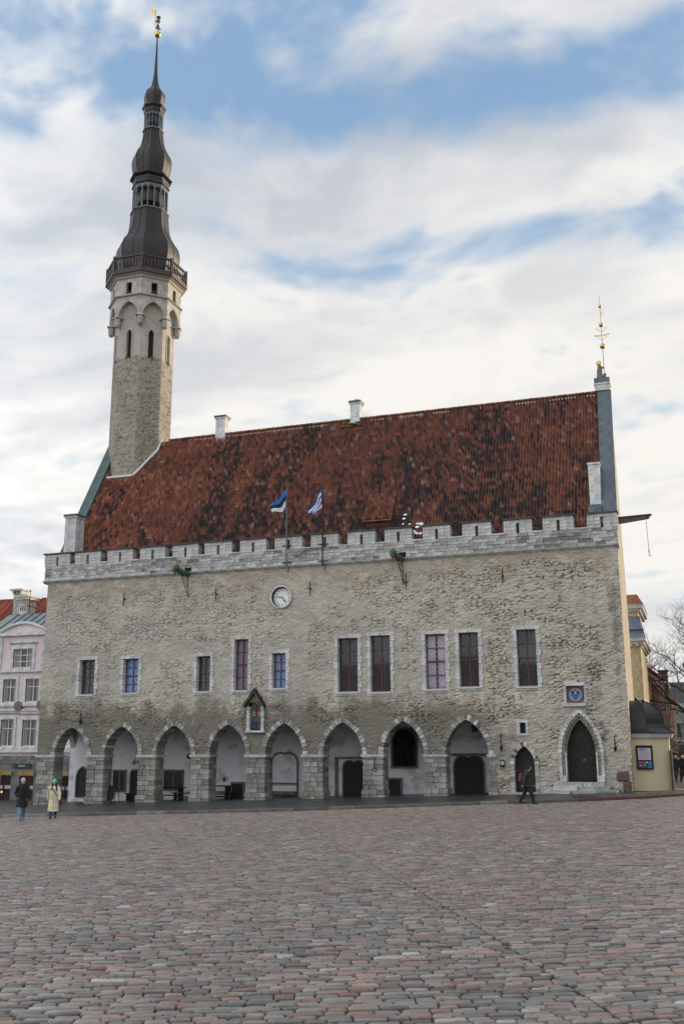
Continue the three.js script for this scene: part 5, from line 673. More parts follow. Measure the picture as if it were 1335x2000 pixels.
{ const p = fac(438, 1522, ARZ + 0.05), g = thing('wall_plate', 'small grey square plate on the white arcade wall', 'plate', null, V3(p.x, p.y, ARZ + 0.06)); mesh('plate', chamfer(0.2, 0.26, 0.03, 0.008), mat(0.1, 0.1, 0.11), g); mesh('border', merge([bx(-0.1, 0.1, 0.11, 0.125, 0.012, 0.022), bx(-0.1, 0.1, -0.125, -0.11, 0.012, 0.022)]), mat(0.2, 0.2, 0.2), g); }
// benches, tables and an easel under the arcade
{
  const bench = (x, z, L, H, label, table) => { const y = groundY(x, 0) + 0.004, g = thing(table ? 'wooden_table' : 'wooden_bench', label, table ? 'table' : 'bench', null, V3(x, y, z)); const d = table ? 0.75 : 0.38; for (let i = 0; i < 3; i++) mesh('plank', chamfer(L, 0.06, d / 3 - 0.015, 0.012).translate(0, H, (i - 1) * d / 3), darkOak, g); for (const s of [-1, 1]) mesh('leg', merge([chamfer(0.1, H - 0.03, d * 0.8, 0.015).translate(s * (L / 2 - 0.2), H / 2 - 0.015, 0)]), darkOak, g); mesh('stretcher', chamfer(L - 0.5, 0.08, 0.05, 0.01).translate(0, H * 0.4, 0), darkOak, g); };
  bench(8.4, -2.2, 1.9, 0.78, 'heavy dark table inside the third arch', true); bench(9.8, -1.5, 1.7, 0.45, 'dark wooden bench beside the table inside the third arch'); bench(11.6, -2.4, 1.8, 0.8, 'heavy dark table inside the fourth arch', true); bench(12.3, -1.6, 1.6, 0.45, 'dark wooden bench before the table inside the fourth arch'); bench(5.9, -2.4, 1.7, 0.45, 'dark wooden bench inside the second arch below the window');
  const y = groundY(5.1, 0) + 0.004, g = thing('menu_easel', 'folding wooden board stand leaning beside the second arch pier', 'board stand', null, V3(5.15, y, -0.75)); for (const s of [-1, 1]) { mesh('leg', bar([s * 0.3, 0, 0.35], [s * 0.26, 1.15, 0], 0.025, 0.02, 4), oak, g); mesh('leg', bar([s * 0.3, 0, -0.35], [s * 0.26, 1.15, 0], 0.025, 0.02, 4), oak, g); } mesh('board', chamfer(0.52, 0.85, 0.03, 0.01).rotateX(-0.28).translate(0, 0.62, 0.21), mat(0.02, 0.018, 0.018), g);
}
// flags
function flagpole(x, y0, y1, label, cat, grid, stripes, pole) {
  const g = thing('flagpole', label, 'flagpole', null, V3(x, y0, 0.32)), H = y1 - y0, steel = mat(pole[0], pole[1], pole[2], { metalness: 0.4, roughness: 0.5 });
  mesh('pole', bar([0, 0, 0], [0, H, 0], 0.05, 0.035, 8), steel, g); mesh('finial', new THREE.ConeGeometry(0.05, 0.2, 6).translate(0, H + 0.1, 0), steel, g);
  for (const y of [0.3, 1.35]) mesh('bracket', merge([chamfer(0.62, 0.07, 0.05, 0.01).translate(0, y, -0.06), bar([-0.2, y, -0.06], [-0.2, y, -0.3], 0.02), bar([0.2, y, -0.06], [0.2, y, -0.3], 0.02)]), iron, g); mesh('foot_stay', tube([[0.06, 0.15, -0.1], [0.1, -0.05, -0.15], [0.02, -0.25, -0.2]], 0.025, 5), iron, g);
  // cloth: grid(u across the fly, v down the hoist) -> point
  const n = stripes.length; for (let s = 0; s < n; s++) { const NU = 14, NV = 3, pos = [], idx = [], uv = []; for (let j = 0; j <= NV; j++) for (let i = 0; i <= NU; i++) { const p = grid(i / NU, (s + j / NV) / n); pos.push(p[0], p[1] + H, p[2]); uv.push(i / NU, j / NV); } for (let j = 0; j < NV; j++) for (let i = 0; i < NU; i++) { const k = j * (NU + 1) + i; idx.push(k, k + NU + 1, k + 1, k + 1, k + NU + 1, k + NU + 2); } const q = new THREE.BufferGeometry(); q.setAttribute('position', new THREE.Float32BufferAttribute(pos, 3)); q.setAttribute('uv', new THREE.Float32BufferAttribute(uv, 2)); q.setIndex(idx); q.computeVertexNormals(); mesh('flag_stripe', q, new THREE.MeshPhysicalMaterial({ color: new THREE.Color().setRGB(...stripes[s]), roughness: 0.85, side: THREE.DoubleSide, transmission: 0.15, thickness: 0 }), g); }
}
flagpole(17.21, 10.75, 15.8, 'flagpole with a blue, black and white flag above the clock', 'flag', (u, v) => { const x = -1.0 * u - 0.02 + (v > 0.5 ? 0.24 * (v - 0.5) * u : 0), y = -0.12 - 1.12 * v * (1 - 0.5 * u) - 1.0 * u - 0.1 * Math.sin(u * 5), z = 0.16 * Math.sin(u * 7 + v * 2) + 0.1 * u; return [x, y, z]; }, [[0.01, 0.17, 0.58], [0.012, 0.012, 0.014], [0.75, 0.76, 0.78]], [0.14, 0.15, 0.17]);
flagpole(19.57, 10.7, 15.5, 'flagpole with a blue and white striped flag right of the clock', 'flag', (u, v) => { const x = -0.95 * u - 0.02 + 0.72 * v * u * u, y = -0.08 - 1.05 * v * (1 - 0.75 * u) - 1.35 * u + 0.06 * Math.sin(u * 6), z = 0.18 * Math.sin(u * 8 + v * 3) + 0.08 * u; return [x, y, z]; }, [[0.02, 0.2, 0.55], [0.78, 0.79, 0.8], [0.02, 0.2, 0.55], [0.78, 0.79, 0.8], [0.02, 0.2, 0.55], [0.78, 0.79, 0.8]], [0.02, 0.02, 0.022]);
// floodlights in the crenels
[[1.75, 'in the gap beside the white parapet chimney'], [4.15, 'in the battlement gap near the left dragon spout'], [13.65, 'in the battlement gap left of the flags'], [23.1, 'in the battlement gap beside the dormer'], [32.45, 'in the battlement gap nearest the right gable chimney']].forEach(([x, w]) => { const g = thing('floodlight', `small black floodlight ${w}`, 'floodlight', 'floodlights in the battlements', V3(x, 11.965, -0.05)); mesh('housing', chamfer(0.26, 0.2, 0.16, 0.03).rotateX(0.5).translate(0, 0.17, 0), iron, g); mesh('bracket', merge([bx(-0.16, -0.13, 0, 0.2, -0.03, 0.03), bx(0.13, 0.16, 0, 0.2, -0.03, 0.03), bx(-0.16, 0.16, 0, 0.02, -0.06, 0.06)]), iron, g); mesh('lens', chamfer(0.2, 0.14, 0.02, 0.005).rotateX(0.5).translate(0, 0.14, 0.085), mat(0.08, 0.09, 0.1, { roughness: 0.1 }), g); });
// snow left on the tiles
{ const r = rng(31), g = thing('snow_patch', 'melting patch of white snow on tiles beside the dormer', 'snow'), sm = mat(0.85, 0.87, 0.9, { roughness: 0.6 }); for (let i = 0; i < 14; i++) { const x = 24.0 + r() * 1.5, z = -1.25 - r() * 0.75 - (x < 24.6 ? 0.35 : 0), s = 0.04 + 0.06 * r(); mesh('clump', new THREE.IcosahedronGeometry(s, 1).scale(1.4, 0.35, 1).rotateX(1.0).translate(x, roofY(z) + 0.13, z + 0.1), sm, g); } }
// weathervane: soldier with a banner on a gilt ball
{
  const g = thing('weather_vane', 'gilded weathervane of a standing guard with banner on the spire tip', 'weathervane', null, V3(TOWX, 58.15, TOWZ)), br = mat(0.1, 0.11, 0.08, { metalness: 0.5, roughness: 0.5 });
  mesh('gilt_ball', new THREE.SphereGeometry(0.38, 20, 14).scale(1, 1.12, 1).translate(0, 0.48, 0), gold, g); g.scale.setScalar(0.74); mesh('rod', bar([0, 0.7, 0], [0, 1.35, 0], 0.03), br, g); mesh('footplate', chamfer(0.75, 0.16, 0.16, 0.03).rotateZ(-0.5).translate(0.05, 1.22, 0), br, g);
  mesh('guard', surfaceNets(blend([capsule([-0.1, 1.35, 0.05], [-0.02, 1.85, 0.02], 0.08, 0.11), capsule([0.14, 1.3, -0.05], [0.05, 1.85, 0], 0.08, 0.11), capsule([0.02, 1.85, 0], [0.02, 2.3, 0], 0.16, 0.19), ball([0.05, 2.6, 0], 0.12, 0.15, 0.12), capsule([-0.12, 2.35, 0.05], [-0.3, 2.1, 0.12], 0.07, 0.05), capsule([0.18, 2.35, 0], [0.28, 1.95, 0.1], 0.07, 0.05)], 0.07), [-0.6, 1.1, -0.4], [0.6, 2.9, 0.4], 0.045), br, g); mesh('hat', merge([new THREE.CylinderGeometry(0.24, 0.26, 0.05, 12).translate(0.05, 2.72, 0), new THREE.SphereGeometry(0.14, 10, 6).translate(0.05, 2.76, 0)]), br, g); mesh('breeches', new THREE.SphereGeometry(0.17, 10, 8).translate(0.05, 1.78, 0.02), gold, g);
  mesh('banner_pole', bar([-0.32, 1.5, 0.12], [-0.3, 3.75, 0.12], 0.022), br, g); const bp = extrude([[-0.02, 0], [0, 0.75], [-0.3, 0.95], [-0.62, 1.3], [-0.7, 1.1], [-0.5, 0.6], [-0.25, 0.25]], 0.02); bp.translate(-0.32, 2.95, 0.11); mesh('banner', bp, gold, g);
}
// gable finial
{
  const gx = gableX(-7.2) - 0.42, g = thing('gable_finial', 'gilt-headed kneeling figure holding a tall ornamented pole on the right gable', 'finial', null, V3(gx, 23.2, -7.2)), grey = mat(0.16, 0.16, 0.15, { metalness: 0.3, roughness: 0.6 });
  mesh('figure', surfaceNets(blend([capsule([-0.15, 0.12, 0], [-0.12, 0.6, 0], 0.2, 0.17), capsule([-0.12, 0.6, 0], [-0.1, 0.9, 0], 0.17, 0.15), capsule([-0.1, 0.12, 0.1], [0.2, 0.3, 0.1], 0.11, 0.09), capsule([0.2, 0.3, 0.1], [0.2, 0.05, 0.1], 0.09, 0.08), capsule([-0.05, 0.85, 0.1], [0.16, 0.78, 0.1], 0.07, 0.06)], 0.07), [-0.5, -0.05, -0.35], [0.45, 1.15, 0.4], 0.04), grey, g); mesh('gilt_head', surfaceNets(blend([ball([-0.12, 1.1, 0], 0.16, 0.2, 0.16), ball([-0.16, 1.2, 0], 0.17, 0.13, 0.17)], 0.05), [-0.4, 0.8, -0.3], [0.2, 1.5, 0.3], 0.04), gold, g);
  mesh('pole', bar([0.17, 0.0, 0.1], [0.17, 5.9, 0.1], 0.028, 0.01, 6), grey, g);
  [[2.28, 0.19], [3.78, 0.16], [5.1, 0.12]].forEach(([y, r]) => mesh('gilt_ball', new THREE.SphereGeometry(r, 14, 10).translate(0.17, y, 0.1), gold, g));
  const cr = []; for (const s of [-1, 1]) for (const [y, L, c] of [[2.75, 0.3, 0.2], [3.0, 0.45, 0.05], [3.3, 0.3, 0.25]]) { cr.push(tube([[0.17, y, 0.1], [0.17 + s * L * 0.6, y + c * 0.4, 0.1], [0.17 + s * L, y + c, 0.1], [0.17 + s * (L - 0.08), y + c + 0.08, 0.1]], 0.015, 4)); cr.push(new THREE.SphereGeometry(0.03, 6, 4).translate(0.17 + s * L, y + c, 0.1)); } cr.push(bar([-0.3, 3.05, 0.1], [0.7, 3.1, 0.1], 0.014)); mesh('scrollwork', merge(cr), gold, g); mesh('pennant', extrude([[0, 0], [0.16, 0.3], [0.12, 0.5], [0, 0.25]], 0.015).translate(0.19, 4.3, 0.09), gold, g);
}
// hoist beam on the gable
{
  const p = V3(gableX(-6.9) - 0.05, 13.6, -6.9), g = thing('hoist_beam', 'wooden hoist beam with a hook sticking out of the right gable', 'beam', null, p), w = stoneMat(0.13, 0.125, 0.12); mesh('beam', hexGeo([[-0.2, -0.12, -0.13], [1.85, 0.1, -0.13], [2.0, 0.3, -0.13], [-0.2, 0.24, -0.13], [-0.2, -0.12, 0.13], [1.85, 0.1, 0.13], [2.0, 0.3, 0.13], [-0.2, 0.24, 0.13]]), w, g); mesh('cover_board', hexGeo([[-0.2, 0.25, -0.2], [2.05, 0.31, -0.2], [2.05, 0.37, -0.2], [-0.2, 0.31, -0.2], [-0.2, 0.25, 0.2], [2.05, 0.31, 0.2], [2.05, 0.37, 0.2], [-0.2, 0.31, 0.2]]), mat(0.07, 0.06, 0.055), g);
  mesh('rope', bar([1.7, 0.0, 0], [1.74, -1.9, 0], 0.016), mat(0.12, 0.11, 0.09), g); mesh('hook', merge([new THREE.CylinderGeometry(0.04, 0.03, 0.2, 6).translate(1.74, -1.95, 0), tube([[1.74, -2.05, 0], [1.74, -2.2, 0], [1.82, -2.24, 0], [1.84, -2.16, 0]], 0.02, 5)]), iron, g);
}

// ------------------------------------------------------------------ kiosk at the gable
{
  const gy = groundY(38, -2), k = thing('yellow_kiosk', 'yellow plastered corner kiosk with a black bell-shaped roof by the right gable', 'kiosk', null, V3(37.0, gy, -3.2)), yel = mat(0.76, 0.645, 0.42, { bumpMap: grainBump, bumpScale: 0.01 }), blk = mat(0.03, 0.031, 0.033, { roughness: 0.42, metalness: 0.4 });
  const oc = (a) => [[-0.35, a], [a * 0.414, a], [a, a * 0.414], [a, -a * 0.414], [a * 0.414, -a], [-0.35, -a]], H = 0.45 - gy;
  const P = oc(1.7); for (let i = 0; i < 5; i++) { const [ax, az] = P[i], [bx2, bz] = P[i + 1]; mesh('wall', polyGeo([[ax, -0.1, az], [bx2, -0.1, bz], [bx2, H, bz], [ax, H, az], [ax * 0.9, -0.1, az * 0.9], [bx2 * 0.9, -0.1, bz * 0.9], [bx2 * 0.9, H, bz * 0.9], [ax * 0.9, H, az * 0.9]], [[0, 1, 2, 3], [7, 6, 5, 4], [3, 2, 6, 7]]), yel, k); }
  const band = (a0, y0, a1, y1, m, name) => { const p = oc(a0), q = oc(a1), v = [...p.map(([x, z]) => [x, y0, z]), ...q.map(([x, z]) => [x, y1, z])], f = []; for (let i = 0; i < 5; i++) f.push([i, i + 1, i + 7, i + 6]); return polyGeo(v, f); };
  mesh('eaves_fascia', merge([band(1.84, H - 0.02, 1.95, H + 0.22), band(1.7, H - 0.04, 1.84, H - 0.02), band(1.95, H + 0.22, 1.9, H + 0.24)]), mat(0.62, 0.64, 0.7, { roughness: 0.6 }), k);
  const prof = [[1.97, 0.2], [1.95, 0.26], [1.8, 0.33], [1.64, 0.48], [1.53, 0.72], [1.47, 1.0], [1.37, 1.28], [1.2, 1.54], [0.94, 1.78], [0.58, 1.95], [0.15, 2.04]];
  for (let s = 0; s < 5; s++) { const v = [], f = []; prof.forEach(([a, y]) => { const p = oc(a); v.push([p[s][0], H + y, p[s][1]], [p[s + 1][0], H + y, p[s + 1][1]]); }); for (let i = 0; i < prof.length - 1; i++) f.push([i * 2, i * 2 + 1, i * 2 + 3, i * 2 + 2]); mesh('roof_segment', polyGeo(v, f), blk, k); if (s) mesh('roof_seam', tube(prof.map(([a, y]) => { const p = oc(a); return V3(p[s][0], H + y + 0.01, p[s][1]); }), 0.022, 5), mat(0.015, 0.015, 0.016), k); }
  for (const [x, y] of [[0.1, 2.1], [0.5, 1.98]]) mesh('roof_knob', new THREE.SphereGeometry(0.09, 8, 6).translate(x, H + y, 0.55), blk, k);
  const dm = mat(0.05, 0.055, 0.05); mesh('door', bx(1.72, 1.78, 0.0, 2.1, -0.55, 0.45), dm, k); mesh('open_door_leaf', bx(1.74, 1.8, 0.02, 2.15, 0.5, 1.15), stoneMat(0.12, 0.14, 0.07), k); mesh('door_pane', bx(1.8, 1.81, 0.8, 1.95, 0.62, 1.05), mat(0.6, 0.65, 0.66, { roughness: 0.15 }), k);
  const c = thing('notice_case', 'black framed notice case with white text sheet and coloured flags on the kiosk', 'notice board', null, V3(37.28, -0.92 + 0.0, -1.47)), a = fac(1240, 1456, -1.45), b = fac(1276, 1503, -1.45), w = b.x - a.x, h = a.y - b.y; c.position.set((a.x + b.x) / 2, (a.y + b.y) / 2, -1.47);
  mesh('frame', merge([bx(-w / 2, w / 2, h / 2 - 0.07, h / 2, 0, 0.08), bx(-w / 2, w / 2, -h / 2, -h / 2 + 0.04, 0, 0.08), bx(-w / 2, -w / 2 + 0.05, -h / 2 + 0.04, h / 2 - 0.07, 0, 0.08), bx(w / 2 - 0.05, w / 2, -h / 2 + 0.04, h / 2 - 0.07, 0, 0.08), bx(-w / 2 + 0.05, w / 2 - 0.05, -h / 2 + 0.04, h / 2 - 0.07, 0, 0.02)]), mat(0.012, 0.011, 0.016), c);
  const tex = canvasTex(256, 360, (g) => { g.fillStyle = '#15131c'; g.fillRect(0, 0, 256, 360); g.fillStyle = '#cfcbd6'; g.fillRect(14, 20, 222, 196); g.fillStyle = '#33303a'; g.fillRect(36, 34, 130, 12); for (let i = 0; i < 9; i++) g.fillRect(48 - (i % 3) * 6, 64 + i * 16, 150 + ((i * 37) % 30), 3); const cs = [['#b8433f', 6, 240, 130, 44], ['#2e4f95', 10, 286, 84, 56], ['#3f7fae', 180, 236, 64, 112], ['#386b3c', 100, 300, 70, 44], ['#dfe3e0', 140, 244, 34, 26], ['#e8e8e8', 26, 304, 50, 10], ['#c9a648', 108, 284, 26, 20]]; for (const [f, x, y, ww, hh] of cs) { g.fillStyle = f; g.fillRect(x, y, ww, hh); } });
  mesh('printed_sheets', new THREE.PlaneGeometry(w - 0.1, h - 0.11).translate(0, -0.015, 0.03), mat(1, 1, 1, { map: tex, roughness: 0.3 }), c);
}
// ------------------------------------------------------------------ generic windows and houses
function sashWindow(parent, x, y, z, w, h, o = {}) {   // on a +z wall: frame, panes, bars
  const win = part('window', parent), fm = o.frame || mat(0.72, 0.71, 0.67), t = o.t || 0.06;
  mesh('pane', bx(x - w / 2, x + w / 2, y, y + h, z - 0.12, z - 0.1), mat(0.025, 0.028, 0.03, { roughness: 0.08 }), win);
  const b = [bx(x - w / 2, x - w / 2 + t, y, y + h, z - 0.12, z - 0.03), bx(x + w / 2 - t, x + w / 2, y, y + h, z - 0.12, z - 0.03), bx(x - w / 2 + t, x + w / 2 - t, y + h - t, y + h, z - 0.12, z - 0.03), bx(x - w / 2 + t, x + w / 2 - t, y, y + t, z - 0.12, z - 0.03)];
  for (const c of o.cols || [0.5]) b.push(bx(x - w / 2 + w * c - t * 0.5, x - w / 2 + w * c + t * 0.5, y + t, y + h - t, z - 0.11, z - 0.04)); for (const c of o.rows || [0.62]) b.push(bx(x - w / 2 + t, x + w / 2 - t, y + h * c - t * 0.4, y + h * c + t * 0.4, z - 0.105, z - 0.045)); mesh('sash', merge(b), fm, win);
  if (o.trim) { const s = o.trimW || 0.2, zt = z + 0.14; mesh('surround', merge([bx(x - w / 2 - s, x - w / 2, y - s, y + h + s, z - 0.1, zt), bx(x + w / 2, x + w / 2 + s, y - s, y + h + s, z - 0.1, zt), bx(x - w / 2, x + w / 2, y + h, y + h + s, z - 0.1, zt), bx(x - w / 2, x + w / 2, y - s, y, z - 0.1, zt + 0.04)]), o.trim, win); }
  if (o.hood) mesh('hood', polyGeo([[x - w / 2 - 0.3, y + h + 0.3, z], [x + w / 2 + 0.3, y + h + 0.3, z], [x + w / 2 + 0.42, y + h + 0.46, z + 0.26], [x - w / 2 - 0.42, y + h + 0.46, z + 0.26], [x + w / 2 + 0.42, y + h + 0.54, z], [x - w / 2 - 0.42, y + h + 0.54, z]], [[0, 1, 2, 3], [3, 2, 4, 5], [1, 4, 2], [0, 3, 5]]), o.trim, win);
  if (o.curtain) { for (const s of [-1, 1]) mesh('curtain', bx(x + s * w * 0.34 - w * 0.12, x + s * w * 0.34 + w * 0.12, y + 0.05, y + h - 0.05, z - 0.098, z - 0.09), o.curtain, win); }
  return win;
}
// ------------------------------------------------------------------ pink house to the left
{
  const Z = -10, X = (px, py = 1400) => fac(px, py, Z).x, Y = (py, px = 40) => fac(px, py, Z).y, x0 = X(-70), x1 = -2.6, g0 = groundY(-12, 0) - 0.25;
  const h = thing('pink_house', 'flaking pink and white baroque house with curved pediment left of the hall', 'house', null, V3(0, 0, 0)), white = stoneMat(0.78, 0.77, 0.74, { bumpScale: 0.01 }), grey = stoneMat(0.22, 0.215, 0.2), blackM = mat(0.03, 0.03, 0.033, { roughness: 0.5 });
  const peel = noiseTex(512, (u, v) => { const n = tileFbm(u, v, 5, 6, 71), m = sstep(0.45, 0.6, n); return [mix(0.96, 0.97, m), mix(0.89, 0.945, m), mix(0.89, 0.945, m)].map((c) => c * (0.9 + 0.2 * tileFbm(u, v, 16, 4, 81))); }, true), pink = mat(0.8, 0.78, 0.78, { map: peel.clone(), roughness: 0.95 }); pink.map.repeat.set(0.22, 0.22); pink.map.needsUpdate = true;
  const ySh = Y(1484), yC = Y(1240), yA = Y(1222, 42), sx0 = X(-3, 1270), sx1 = X(92, 1270), cx = X(40, 1230);
  const wins = []; for (const [a, b, c, d, o] of [[7, 1327, 32, 1372, 2], [51, 1326, 77, 1371, 2], [2, 1405, 27, 1458, 1], [44, 1406, 72, 1458, 1], [27, 1268, 64, 1305, 3]]) wins.push([(X(a, b) + X(c, d)) / 2, Y(d, a), X(c, d) - X(a, d), Y(b, a) - Y(d, a), o]);
  const holes = wins.filter((w) => w[4] < 3).map(([x, y, w, hh]) => [[x - w / 2, y], [x + w / 2, y], [x + w / 2, y + hh], [x - w / 2, y + hh]]), xw = wins[1][0] - wins[0][0];
  for (const b of [wins[0], wins[1], wins[2], wins[3]].slice()) for (const k of [2]) { const x = b[0] + k * xw; if (x + b[2] < x1 - 0.2) { wins.push([x, b[1], b[2], b[3], b[4]]); holes.push([[x - b[2] / 2, b[1]], [x + b[2] / 2, b[1]], [x + b[2] / 2, b[1] + b[3]], [x - b[2] / 2, b[1] + b[3]]]); } }
  const yF = Y(1313);
  mesh('front_wall', extrude([[x0, ySh], [x1, ySh], [x1, yF], [x0, yF]], 0.4, holes).translate(0, 0, Z - 0.4), pink, h);
  const gw = wins[4]; mesh('gable_wall', extrude([[sx0, yF], [sx1, yF], [sx1, yC], [sx0, yC]], 0.4, [[[gw[0] - gw[2] / 2, gw[1]], [gw[0] + gw[2] / 2, gw[1]], [gw[0] + gw[2] / 2, gw[1] + gw[3]], [gw[0] - gw[2] / 2, gw[1] + gw[3]]]]).translate(0, 0, Z - 0.4), pink, h);
  const arc = (r) => { const p = []; for (let i = 0; i <= 12; i++) { const t = i / 12; p.push([mix(sx1 + r, sx0 - r, t), yC + 0.12 + (yA - yC) * Math.sin(t * Math.PI) + r * 0.6]); } return p; };
  mesh('pediment', extrude([[sx0, yC + 0.1], [sx1, yC + 0.1], ...arc(0)], 0.35).translate(0, 0, Z - 0.38), pink, h); mesh('pediment_moulding', tube(arc(0.05).map(([x, y]) => V3(x, y + 0.05, Z + 0.05)), 0.13, 6), white, h);
  mesh('pediment_cornice', bx(sx0 - 0.2, sx1 + 0.2, yC - 0.08, yC + 0.18, Z - 0.3, Z + 0.3), white, h); for (const x of [sx0 + 0.18, sx1 - 0.18]) mesh('gable_pilaster', bx(x - 0.22, x + 0.22, yF + 0.1, yC - 0.08, Z, Z + 0.1), white, h);
  for (const [py, t, name] of [[1311, 0.16, 'floor_cornice'], [1377, 0.2, 'floor_band'], [1387, 0.12, 'floor_band'], [1465, 0.35, 'floor_cornice']]) mesh(name, bx(x0, x1, Y(py) - t / 2, Y(py) + t / 2, Z, Z + 0.16 + t * 0.3), white, h);
  wins.forEach((w) => sashWindow(h, w[0], w[1], Z - 0.06, w[2], w[3], { trim: white, trimW: 0.22, hood: w[4] !== 2, cols: w[4] === 3 ? [0.34, 0.67] : [0.5], rows: w[4] === 3 ? [0.34, 0.67] : [0.66], curtain: mat(0.3, 0.28, 0.24), t: 0.07 }));
  for (const [px, py] of [[38, 1379], [82, 1378]]) mesh('cartouche', new THREE.CylinderGeometry(0.36, 0.36, 0.12, 14).rotateX(Math.PI / 2).translate(X(px), Y(py), Z + 0.24), stoneMat(0.25, 0.19, 0.17), h);
  mesh('inscription_panel', bx(gw[0] - gw[2] / 2 - 0.1, gw[0] + gw[2] / 2 + 0.1, gw[1] + gw[3] + 0.21, gw[1] + gw[3] + 0.6, Z + 0.0, Z + 0.035), white, h);
  // side scrolls with dark caps, roofs behind the pediment
  for (const [a, b] of [[sx0 - 2.4, sx0 - 0.02], [sx1 + 0.02, sx1 + 2.2]]) { mesh('scroll_wall', bx(a, b, yF, yF + 1.5, Z - 0.36, Z - 0.02), pink, h); mesh('scroll_cap', polyGeo([[a - 0.1, yF + 1.5, Z + 0.25], [b, yF + 1.5, Z + 0.25], [b, yF + 1.95, Z - 0.2], [a - 0.1, yF + 1.7, Z - 0.2], [a - 0.1, yF + 1.4, Z + 0.25], [b, yF + 1.4, Z + 0.25]], [[0, 1, 2, 3], [4, 5, 1, 0]]), blackM, h); }
  mesh('metal_roof', polyGeo([[sx0 - 3, yC - 0.4, Z - 0.4], [x1, yC - 0.4, Z - 0.4], [x1 - 1, yC + 2.4, Z - 5], [sx0 - 3, yC + 2.4, Z - 5]], [[0, 1, 2, 3]]), stoneMat(0.3, 0.33, 0.34, { roughness: 0.5, metalness: 0.2 }), h);
  for (let i = 0; i < 16; i++) { const x = sx0 - 2 + i * 0.75; mesh('roof_seam', bar([x, yC - 0.36, Z - 0.4], [x, yC + 2.44, Z - 5], 0.035, 0.035, 4), mat(0.08, 0.09, 0.09), h); }
  mesh('house_core', bx(x0, x1, g0 - 1, yC - 0.6, Z - 9, Z - 3.2), darkCore, h); mesh('side_wall', bx(x1 - 0.4, x1, ySh, yC - 0.4, Z - 9, Z - 0.41), pink, h); mesh('pediment_backing', bx(sx0 + 0.1, sx1 - 0.1, yF + 0.1, yC + 0.1, Z - 1.4, Z - 0.9), darkCore, h);
  // ground floor with shop windows
  const shops = [[-16, 22, 1516, 1566], [38, 66, 1517, 1566], [78, 101, 1517, 1568], [112, 135, 1517, 1568]].map(([a, b, c, d]) => [X(a, 1530), X(b, 1530), Y(d), Y(c)]);
  const sh = [[-6.2, -5.1, g0 + 0.1, Y(1510)]]; const shopHole = shops.filter((s) => s[1] < x1 - 0.3).map(([a, b, c, d]) => [[a, c], [b, c], [b, d], [(a + b) / 2, d + 0.16], [a, d]]);
  mesh('stone_base', extrude([[x0, g0 - 0.3], [x1, g0 - 0.3], [x1, ySh + 0.3], [x0, ySh + 0.3]], 0.45, shopHole).translate(0, 0, Z - 0.42), grey, h);
  const course = [stoneMat(0.25, 0.245, 0.23), stoneMat(0.2, 0.195, 0.18), stoneMat(0.3, 0.29, 0.27)]; for (let y = ySh - 0.05, r = 0; y < ySh + 0.28; y += 0.3, r++) for (let x = x0 + (r % 2) * 0.3; x < x1 - 0.7; x += 0.62) stone('base_stone', h, course, x, x + 0.62, y - 0.25, y + 0.05, Z - 0.05, Z + 0.08);
  shops.filter((s) => s[1] < x1 - 0.3).forEach(([a, b, c, d], i) => {
    const w = part('shop_window', h); mesh('back', bx(a - 0.3, b + 0.3, c - 0.2, d + 0.3, Z - 1.6, Z - 1.5), mat(0.09, 0.055, 0.04), w); mesh('pane', bx(a, b, c, d + 0.1, Z - 0.3, Z - 0.29), glass, w);
    mesh('sash', merge([bx(a, b, mix(c, d, 0.66), mix(c, d, 0.66) + 0.07, Z - 0.33, Z - 0.25), bx((a + b) / 2 - 0.04, (a + b) / 2 + 0.04, c, mix(c, d, 0.66), Z - 0.33, Z - 0.25)]), mat(0.03, 0.02, 0.018), w);
    mesh('awning_valance', extrude([[a - 0.1, d + 0.05], [a - 0.1, d + 0.32], [(a + b) / 2, d + 0.5], [b + 0.1, d + 0.32], [b + 0.1, d + 0.05], ...Array.from({ length: 9 }, (_, k) => [mix(b, a, (k + 0.5) / 9), d + (k % 2 ? 0.05 : 0.12)])], 0.06).translate(0, 0, Z + 0.09), stoneMat(0.42, 0.27, 0.11), w);
    const tex = canvasTex(256, 64, (g) => { g.fillStyle = '#c9cdd2'; g.fillRect(0, 0, 256, 64); for (const [x, f] of [[34, '#22262c'], [92, '#b0722e'], [150, '#22262c'], [206, '#22262c'], [232, '#39414a']]) { g.fillStyle = f; g.beginPath(); g.ellipse(x, 32, f === '#b0722e' ? 30 : 16, 22, 0, 0, 7); g.fill(); } }); mesh('printed_band', bx(a + 0.02, b - 0.02, mix(c, d, 0.5), mix(c, d, 0.64), Z - 0.36, Z - 0.34), mat(0.9, 0.9, 0.9, { map: tex }), w);
    const bm = new THREE.MeshStandardMaterial({ color: 0x000000, emissive: new THREE.Color(1, 0.55, 0.2), emissiveIntensity: 1.6 });
    if (i < 2) for (const t of [0.25, 0.75]) { const bp = V3(mix(a, b, t), mix(c, d, 0.36 + 0.3 * (t > 0.5)), Z - 0.7); mesh('lamp_bulb', new THREE.SphereGeometry(0.07, 8, 6).translate(bp.x, bp.y, bp.z), bm, w); if (t > 0.5) { const pl = new THREE.PointLight(new THREE.Color(1, 0.6, 0.28), 0.12, 6); pl.position.copy(bp); pl.castShadow = true; pl.name = 'shop_lamp_light'; w.add(pl); } }
  });
